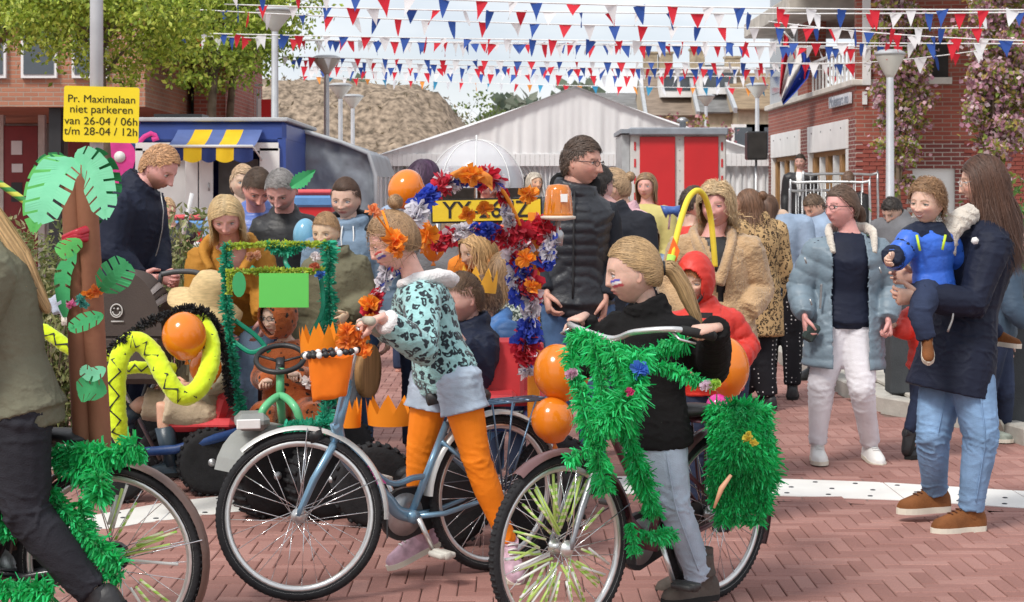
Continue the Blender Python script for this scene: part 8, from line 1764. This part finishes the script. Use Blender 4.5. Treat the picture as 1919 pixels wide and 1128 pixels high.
# ---- green pedal tractor
tr = thing('pedal_tractor', 'green pedal tractor with wide black tyres and a garland covered frame', 'tractor', V(*P(530, 0, 8.4)[:2], 0)); grn = M('tractor_green', (.12, .48, .22), .4, .06, coat=.3); greypl = M('grey_plastic', (.26, .27, .26), .5, .12)
cwheel(tr, V(*P(503, 0, 8.15)[:2], .20), .20, .15, .75, redpl); cwheel(tr, V(*P(612, 0, 8.1)[:2], .19), .19, .13, .55, redpl)
for px in (470, 640): cwheel(tr, V(*P(px, 0, 9.2)[:2], .17), .17, .11, .5, redpl)
mb = MB(); fc = P(503, 0, 8.15)*V(1, 1, 0) + V(0, 0, .20); vv = []; ca_, sa_ = math.cos(.75), math.sin(.75)
for i in range(11):
    a = lerp(.15*PI, .95*PI, i/10)
    for y in (-.10, -.095, .095, .10): r_ = .245 if abs(y) < .099 else .225; x = r_*math.cos(a); vv.append(fc + V(x*ca_ - y*sa_, x*sa_ + y*ca_, r_*math.sin(a)))
mb.add(vv, [[i*4+k, i*4+k+1, (i+1)*4+k+1, (i+1)*4+k] for i in range(10) for k in range(3)]); mb.box(P(472, 788, 8.0), (.16, .18, .08), (0, 0, .2), bev=.03); fd = obj('fender', mb, greypl, tr, smooth=False)
mb = MB(); mb.box(P(466, 795, 7.88), (.11, .012, .045), (0, 0, .2), bev=.004); obj('white_plate', mb, whitep, fd, smooth=False)
mb = MB(); mb.tube([P(525, 690, 8.15), P(525, 745, 8.12)], .02, 10); mb.tube(px_path([(485, 800, 8.0), (495, 765, 8.0), (525, 742, 8.1), (552, 762, 8.0), (566, 800, 8.0)]), .019, 10); mb.tube([P(525, 745, 8.1), P(530, 800, 8.3)], .02, 10); mb.tube([P(490, 820, 8.3), P(610, 820, 8.3)], .02, 10); mb.tube([P(530, 815, 8.2), P(550, 800, 9.3)], .025, 10); obj('frame', mb, grn, tr)
sw = MB(); cc = P(525, 672, 8.2); a_ = np.linspace(0, 2*PI, 33)[:-1]; e1, e2 = V(1, 0, 0), V(0, .72, .42); sw.tube([cc + .115*(math.cos(a)*e1 + math.sin(a)*e2*1.15) for a in a_], .013, 8, closed=True)
for a in (.2, 2.9, 4.71): sw.tube([cc - V(0, 0, .015), cc + .11*(math.cos(a)*e1 + math.sin(a)*e2*1.15)], [(.02, .007), (.012, .006)], 6)
sw.tube([cc, P(525, 700, 8.17)], .022, 10); obj('steering_wheel', sw, black, tr)
mb = MB(); mb.box(P(548, 800, 8.8), (.36, .36, .06), bev=.02); mb.box(P(548, 760, 9.0), (.36, .06, .3), bev=.02); obj('seat', mb, black, tr, smooth=False)
teal = [(.0, .38, .22), (.03, .50, .30), (.01, .28, .17)]; lime = [(.55, .62, .05), (.42, .58, .08)]
for i, (pts, r, cl_) in enumerate([([(424, 455, 8.5), (424, 560, 8.5), (436, 680, 8.5), (452, 775, 8.5)], .022, teal), ([(616, 452, 8.5), (617, 540, 8.5), (620, 640, 8.5), (622, 760, 8.5)], .028, teal), ([(424, 462, 8.5), (500, 458, 8.5), (616, 457, 8.5)], .014, lime), ([(424, 510, 8.4), (500, 508, 8.4), (605, 507, 8.4)], .014, lime), ([(430, 515, 8.4), (430, 550, 8.4)], .014, lime), ([(530, 800, 8.0), (580, 802, 7.95), (640, 790, 8.0)], .03, teal), ([(600, 800, 8.0), (615, 770, 8.1)], .03, teal), ([(500, 460, 8.5), (540, 470, 8.5), (570, 458, 8.5)], .02, teal)]):
    garland(None, px_path(pts), r*1.25, cl_, tr, 'tinsel', dens=1400, seedv=150+i, w=.010, stiff=.1)
for i, pts in enumerate([[(540, 465, 8.5), (535, 490, 8.5), (545, 508, 8.45)], [(470, 500, 8.45), (500, 520, 8.45), (530, 505, 8.45)], [(440, 600, 8.5), (480, 630, 8.5), (505, 660, 8.5)], [(438, 640, 8.5), (470, 660, 8.45), (500, 650, 8.45)], [(600, 510, 8.45), (605, 580, 8.45), (575, 640, 8.45)], [(616, 560, 8.5), (600, 620, 8.5), (570, 645, 8.5)]]):
    mb = MB(); q = px_path(pts); mb.tube(q, [(.012, .0015)]*len(q), 6, up=(0, 1, 0)); obj('ribbon', mb, M('ribbon_teal', (.01, .3, .18), .4, translu=.2), tr)
mb = MB(); mb.box(P(532, 544, 8.35), (93*8.35/F, .008, 64*8.35/F), (0, 0, 0)); obj('green_card', mb, M('card_green', (.16, .68, .14), .7, .04, 3, 0, translu=.2), tr, smooth=False)
mb = MB(); mb.prism([P(448 + 13*math.sin(a)*(1 if a < PI else 1), 533 - 24*math.cos(a), 8.38) for a in np.linspace(0, 2*PI, 14)[:-1]], (0, .004, 0)); obj('paper_leaf', mb, MATS['paper_green'], tr, smooth=False)
for i, (x, y, c_) in enumerate([(592, 480, (.8, .75, .75)), (590, 500, (.7, .2, .1)), (600, 515, (.05, .2, .6)), (470, 480, (.45, .2, .1)), (480, 478, (.7, .4, .25))]): paper_flower(tr, P(x, y, 8.35), .028, c_, 170+i, 'paper_tuft')
# ---- red kart on the left
kr = thing('pedal_kart', 'blue framed pedal kart with a red seat under the explorer child', 'kart', V(*P(370, 0, 8.9)[:2], 0)); mb = MB(); mb.box(P(385, 790, 8.9), (.36, .34, .07), bev=.03); mb.box(P(420, 765, 8.95), (.08, .36, .2), (0, .3, 0), bev=.03); obj('seat', mb, redpl, kr, smooth=False)
mb = MB(); 
for D in (8.7, 9.1): mb.tube([P(230, 850, D), P(330, 842, D), P(460, 806, D)], .024, 8)
for x, y in ((250, 848), (350, 836), (440, 812)): mb.tube([P(x, y, 8.7), P(x+8, y-14, 9.1)], .02, 8)
obj('frame', mb, bluef, kr)
for c_ in (P(215, 0, 8.5), P(250, 0, 9.4), P(345, 0, 9.3), P(395, 0, 8.75)): cwheel(kr, V(c_[0], c_[1], .17), .17, .11, .3, redpl)
# plush snake
sn = thing('plush_snake', 'bright yellow green plush snake with black zigzag lines draped across the kart', 'plush toy', P(330, 700, 8.3)); neon = M('neon_plush', (.62, .78, .02), .85, .08, 8, .3, 60, sheen=.3)
for nm, pts, r in (('body', [(372, 590, 8.35), (392, 630, 8.25), (394, 680, 8.15), (372, 728, 8.05), (340, 742, 8.0), (312, 710, 8.0), (288, 665, 8.05), (262, 640, 8.05), (238, 645, 8.05), (222, 680, 8.0), (217, 740, 8.0), (222, 800, 8.0), (236, 835, 8.05)], .047), ('tail', [(70, 612, 8.3), (100, 630, 8.3), (135, 655, 8.3), (180, 668, 8.3), (230, 655, 8.3)], .035), ('coil', [(225, 692, 8.2), (255, 688, 8.2), (290, 690, 8.2), (330, 690, 8.25)], .03)):
    pa = px_path(pts); n_ = len(pa); mb = MB(); mb.tube(pa, [(r*np.interp(i/n_, [0, .1, .9, 1], [.75, 1, 1, .7]),)*2 for i in range(n_)], 18); o_ = remesh(nm, mb, .01, neon, sn, 3, bone_disp([(pa[i], pa[i+1], 0) for i in range(0, n_-1, 4)], .004))
    T = nrm(np.gradient(pa, axis=0)); U = nrm(np.cross(T, V(0, -1, 0))); z = MB(); q = [pa[i] + U[i]*r*.55*(1 if (i//3) % 2 else -1) + V(0, -r*.92, 0) for i in range(2, n_-2, 3)]
    if len(q) > 2: z.tube(q, [(.0055, .005)]*len(q), 5); obj('zigzag', z, black, o_)
garland('fluffy black feather boa looped over the pushchair and the explorer child', px_path([(205, 660, 8.1), (225, 640, 8.0), (265, 610, 8.1), (310, 590, 8.2), (350, 578, 8.25), (395, 590, 8.3), (415, 640, 8.4), (425, 700, 8.4), (432, 760, 8.4)]), .022, [(.012, .012, .014), (.03, .03, .03), (.006, .006, .008)], dens=1500, seedv=200, w=.008, stiff=.2, name='feather_boa')
# pushchair
ps = thing('pushchair', 'pushchair with a grey brown hood and a curved black handle below the man in navy', 'pushchair', V(*P(262, 0, 9.0)[:2], 0)); cc = P(262, 612, 9.0); mb = MB(); vv = []; K = 22; fab = M('hood_taupe', (.075, .058, .052), .8, .1, 5, .2, 120); fab2 = M('hood_stripe', (.34, .30, .29), .8, .1, 5, .2, 120)
def hoodrow(a0, a1, m, n, rr=1.0):
    mb = MB(); vv = []
    for i in range(n+1):
        a = lerp(a0, a1, i/n)
        for k in range(K+1): b = PI*k/K; R0_ = .205*rr*(1 + .012*math.sin(i*9)); vv.append(cc + V(R0_*math.cos(a)*math.sin(b)*.95 - .02, -.24*math.cos(b), R0_*1.62*math.sin(a)*math.sin(b)**.8 - .03))
    mb.add(vv, [[i*(K+1)+k, i*(K+1)+k+1, (i+1)*(K+1)+k+1, (i+1)*(K+1)+k] for i in range(n) for k in range(K)]); return obj('hood_panel', mb, m, ps)
R_ = None
for a0, a1, m, rr in ((.52, .64, fab2, 1.03), (.66, .76, fab, 1.03), (.78, .9, fab2, 1.02), (-.1, .5, fab, 1.0), (.92, 2.9, fab, 1.0)): hoodrow(a0*1.0, a1*1.0, m, 8, rr)
mb = MB(); vv = [cc + V(x*.2 - .03, -.242 + .0*z, z) for x, z in [(math.cos(a)*.98, math.sin(a)*.33 - .03) for a in np.linspace(0, PI, 20)]]; mb.add(np.array(vv), [list(range(20))]); mb.box(cc + V(-.03, -.12, -.15), (.40, .24, .26), bev=.03); fr = obj('side_panel', mb, fab, ps, smooth=False)
mb = MB(); lc_ = cc + V(-.065, -.25, .10); mb.tube([lc_ + V(.03*math.cos(a), 0, .034*math.sin(a)) for a in np.linspace(0, 2*PI, 22)[:-1]], .0035, 6, closed=True); mb.tube([lc_ + V(.02*math.cos(a), 0, .024*math.sin(a)) for a in np.linspace(PI*1.05, PI*1.95, 10)], .0035, 6); mb.ball(lc_ + V(.008, 0, .01), .006, nu=8, nv=6); mb.ball(lc_ + V(-.012, 0, .012), .004, nu=8, nv=6); mb.box(lc_ + V(.005, 0, -.055), (.065, .002, .007)); obj('logo', mb, M('logo_grey', (.5, .48, .46), .6), fr)
mb = MB(); mb.tube(px_path([(302, 514, 9.0), (330, 509, 9.0), (365, 510, 9.0), (390, 520, 9.0)]), .015, 10); mb.tube(px_path([(302, 514, 9.0), (290, 600, 9.1), (280, 700, 9.1), (250, 800, 9.1)]), .013, 8); obj('handle', mb, M('handle_grey', (.06, .06, .065), .5), ps)
mb = MB(); mb.tube([P(215, 700, 9.0), P(300, 860, 9.2)], .012, 8); mb.tube([P(300, 700, 9.0), P(215, 860, 9.2)], .012, 8); obj('legs_frame', mb, steel, ps)
for px in (212, 302): cwheel(ps, V(*P(px, 0, 9.3)[:2], .13), .13, .05, .1, greypl, False)
mb = MB(); mb.box(P(270, 633, 9.0), (.2, .1, .06), bev=.02); obj('blanket', mb, M('blanket_blue', (.03, .08, .45), .8), ps, smooth=False)
# plush grey elephant toy
el = MB(); c = P(92, 572, 8.9)
el.ball(c, (.045, .04, .038)); el.ball(c + V(.06, 0, .02), (.055, .045, .045)); el.tube([c - V(.03, .02, .0), c - V(.06, .03, .01), c - V(.075, .03, -.02)], [.02, .014, .01], 10)
for x, z in ((.04, -.04), (.085, -.06)): el.tube([c + V(x-.01, -.02, 0), c + V(x+.01, -.04, z)], [.018, .022], 10)
tp_ = thing('plush_animal', 'small grey blue plush animal hanging over the hedge beside the palm trunk', 'plush toy', c); o_ = remesh('body', el, .008, M('plush_grey', (.36, .39, .47), .95, .08, 10, .5, 120, sheen=.4), tp_, 3); mb = MB()
for s in (-1, 1): mb.ball(c + V(-.012 + .02*s, -.036, .012), .006, nu=8, nv=6)
obj('eyes', mb, black, tp_)
mb = MB(); mb.tube([c + V(.095, -.04, -.055), c + V(.10, -.045, -.10)], [.022, .024], 10); obj('paw', mb, shearl, tp_)
# ---- hedge plants left
hc = [(.16, .20, .06), (.24, .27, .09), (.10, .13, .04), (.34, .33, .13), (.42, .40, .22)]
def shrub(label, px, D, cz, rx, ry, rz, n, s, cols=hc, size=.055, group='hedge shrubs on the left'):
    rng = np.random.default_rng(s); x = (px-CX)*D/F; t = thing('shrub', label, 'shrub', V(x, D, 0), group); mb = MB()
    for k in range(16): a = rng.uniform(0, 2*PI); e = V(x + rx*.8*math.cos(a)*rng.random(), D + ry*.8*math.sin(a)*rng.random(), cz + rz*rng.uniform(-.2, .9)); mb.tube([V(x + .1*math.cos(a), D, 0), lerp(V(x, D, 0), e, .5) + V(0, 0, .1), e], [.012, .009, .004], 5)
    obj('stems', mb, bark, t); c_ = rng.normal(size=(n, 3))*[rx*.5, ry*.5, rz*.5]; c_ = c_[np.abs(c_/[rx, ry, rz]).max(1) < 1.05] + V(x, D, cz); c_ = c_[c_[:, 2] > .02]; mb = MB(); leaves(mb, c_, size, cols, rng, .8, .35, -.35); obj('foliage', mb, leaf_m, t, smooth=False, color=True, kind='stuff')
for a in [('dense mottled green hedge shrub left of the palm trunk', 62, 10.2, .78, .42, .4, .55, 5200, 301), ('leafy hedge shrub at the left edge behind the rider', -20, 10.0, .8, .4, .4, .6, 3000, 302), ('low hedge shrub under the plush animal', 95, 9.8, .45, .35, .35, .5, 3600, 303), ('grey green shrub between the man in navy and the woman in ochre', 350, 10.4, .95, .30, .3, .48, 2600, 304)]: shrub(*a)
shrub('bright green hedge plant behind the woman with white trousers', 1650, 15.5, .75, .5, .4, .5, 2200, 305, [(.14, .34, .04), (.2, .44, .06), (.1, .25, .03)], .065, 'hedge along the brick wall'); shrub('bright green hedge plant at the right behind the woman in navy', 1800, 15.8, .8, .8, .4, .55, 3600, 306, [(.14, .34, .04), (.2, .44, .06), (.1, .25, .03)], .065, 'hedge along the brick wall'); shrub('dark hedge plant at the right edge beyond the running child', 1905, 12.6, .8, .35, .4, .8, 2600, 307, [(.06, .14, .03), (.1, .2, .04)], .07, 'hedge along the brick wall')
mb = MB(); mb.box(P(60, 0, 9.6)*V(1, 1, 0) + V(-.2, 0, .09), (2.2, .18, .2), bev=.02); tag(obj('planter_edge', mb, conc_l, smooth=False), 'low concrete kerb edging the hedge bed on the left', 'kerb')
# ---- bollards, barriers, waste containers
bm_ = M('bollard_grey', (.055, .06, .065), .7, .12, 6, .3, 80); b0 = thing('bollard', 'square dark concrete bollard between the two women on the right', 'bollard', V(*P(1685, 0, 12.5)[:2], .09), 'square dark bollards'); mb = MB(); mb.box(P(1685, 0, 12.5)*V(1, 1, 0) + V(0, 0, .44), (.17, .2, .7), bev=.012); obj('block', mb, bm_, b0, smooth=False)
for px, D, lb in [(1583, 14.2, 'square dark concrete bollard seen behind the white trousers'), (1897, 10.9, 'square dark concrete bollard at the right edge beyond the running child')]:
    b = b0.copy(); C.objects.link(b); b['label'] = lb; b.location = (*P(px, 0, D)[:2], .09)
    for ch in b0.children: c_ = ch.copy(); C.objects.link(c_); c_.parent = b
mb = MB(); mb.box(P(1897, 0, 11.3)*V(1, 1, 0) + V(0, 0, .62), (.3, .05, .1)); tag(obj('red_white_beam', mb, redp, smooth=False), 'short red barrier beam behind the right hand bollard', 'barrier')
for j, (px, D, yaw, lb) in enumerate([(1575, 24.6, .1, 'galvanised crowd barrier, tallest of the stack at the brick corner'), (1555, 24.0, -.3, 'galvanised crowd barrier leaning left of the tallest one'), (1538, 24.3, .5, 'galvanised crowd barrier nearest to the man in the suit')]):
    t = thing('crowd_barrier', lb, 'barrier', V(*P(px, 0, D)[:2], .1), 'galvanised crowd barriers'); t.rotation_euler.z = yaw; ORG[t.name] = (0, 0, 0); w_, h_ = .55, 1.75 - .12*j; mb = MB(); q = catmull([(-w_, 0, .1), (-w_, 0, h_-.1), (-w_+.1, 0, h_), (w_-.1, 0, h_), (w_, 0, h_-.1), (w_, 0, .1)], 4); mb.tube(q, .019, 8); mb.tube([(-w_, 0, .4), (w_, 0, .4)], .015, 6); obj('tube_frame', mb, steel, t)
    q = MB(); q.tube([(0, 0, .4), (0, 0, h_-.02)], .008, 6); me = q.mesh('bar', steel)
    for k in range(9): instance('bar', me, t, loc=(-w_ + .11*(k+1), 0, 0))
for px, py, D, w_, h_, lb in [(590, 358, 15.0, .34, .8, 'red waste container with a blue rim behind the black sweater man'), (365, 405, 16.5, .36, .9, 'red waste container with a blue rim under the food stall counter')]:
    c = P(px, py, D); t = thing('waste_container', lb, 'container', V(c[0], D, 0), 'red waste containers'); top = c[2]; mb = MB(); mb.box((c[0], D, (top-.16)/2+.1), (w_, .5, top-.2), bev=.03); obj('body', mb, redp, t, smooth=False); mb = MB(); mb.box((c[0], D, top-.09), (w_+.04, .56, .10), bev=.02); obj('rim', mb, M('bin_blue', (.10, .25, .5), .5), t, smooth=False); mb = MB(); mb.box((c[0], D, top-.01), (w_+.02, .52, .05), bev=.02); obj('lid', mb, M('lid_red', (.6, .08, .09), .5), t, smooth=False)
    mb = MB(); mb.box((c[0]+.06, D-.256, top-.32), (.13, .008, .16)); obj('label_sheet', mb, whitep, t, smooth=False)
mb = MB(); mb.tube([P(340, 455, 14.2), P(360, 362, 14.2)], .018, 8); tag(obj('white_pole', mb, whitep), 'slanted white pole next to the small blond child', 'pole')
hm = thing('inflatable_hammer', 'blue inflatable hammer on a pale stick before the red door', 'toy hammer', P(1258, 395, 10.5)); mb = MB(); mb.tube([P(1243, 397, 10.5), P(1250, 394, 10.5), P(1262, 394, 10.5), P(1272, 396, 10.5)], [.045, .028, .024, .04], 14); obj('head', mb, M('hammer_blue', (.06, .13, .38), .35), hm); mb = MB(); mb.tube([P(1256, 400, 10.5), P(1253, 430, 10.5)], .006, 6); obj('stick', mb, pinkf, hm)
# ---- seams, pockets and plackets
def on_garment(p, h, x, out, size, m, name, par=None, tilt=0):
    jt, H = p['jt'], p['H']; lat = nrm(jt['sh_l'] - jt['sh_r']); ax = nrm(jt['neck'] - jt['pelvis']); fw = np.cross(ax, lat); fw = fw if fw @ p['R0'][:, 1] > 0 else -fw
    c = jt['pelvis'] + ax*h*H + lat*x + fw*out; R = np.stack([lat, fw, ax], 1); mb = MB(); mb.box(c, size, R, bev=.003); return obj(name, mb, m, p['t'], smooth=False)
for x in (-.11, .12): on_garment(w5, .17, x, .135, (.12, .018, .075), ochre, 'pocket_flap')
on_garment(w3, .06, -.17, .125, (.012, .012, .14), zipm, 'pocket_zip'); on_garment(g2, .02, .07, .115, (.02, .008, .02), zipm, 'snap_button')
for x in (-.12, .13): on_garment(k4, .02, x, .12, (.11, .02, .08), olive, 'pocket_flap')
for x in (-.1, .1): on_garment(k6, .17, x, .10, (.07, .02, .07), khaki, 'pocket_flap')
for s in (-1, 1):
    nk = k3['jt']['neck']; mb = MB(); mb.tube(catmull([nk + V(s*.03, -.10, -.01), nk + V(s*.035, -.125, -.07), nk + V(s*.03, -.13, -.13)], 5), .004, 6); obj('hood_cord', mb, whitep, k3['t'])
# trouser seams on the nearest jeans
for p_, m_ in ((w4, MATS['denim_sky']), (g2, jeans_p)):
    jt = p_['jt']
    for s in 'lr':
        a, b, c = jt['hip_'+s], jt['kn_'+s], jt['an_'+s]; H = p_['H']; off = V(.0, -1, 0); mb = MB(); k = np.linspace(0, 1, 12)[1:-1]
        pts = [(lerp(a, b, t*2) if t < .5 else lerp(b, c, t*2-1)) + off*(np.interp(t, [0, .3, .5, .8, 1], [.056, .048, .038, .032, .025])*H + .016) for t in k]
        mb.tube(catmull(pts, 3), .0028, 5); obj('seam', mb, m_, p_['t'])
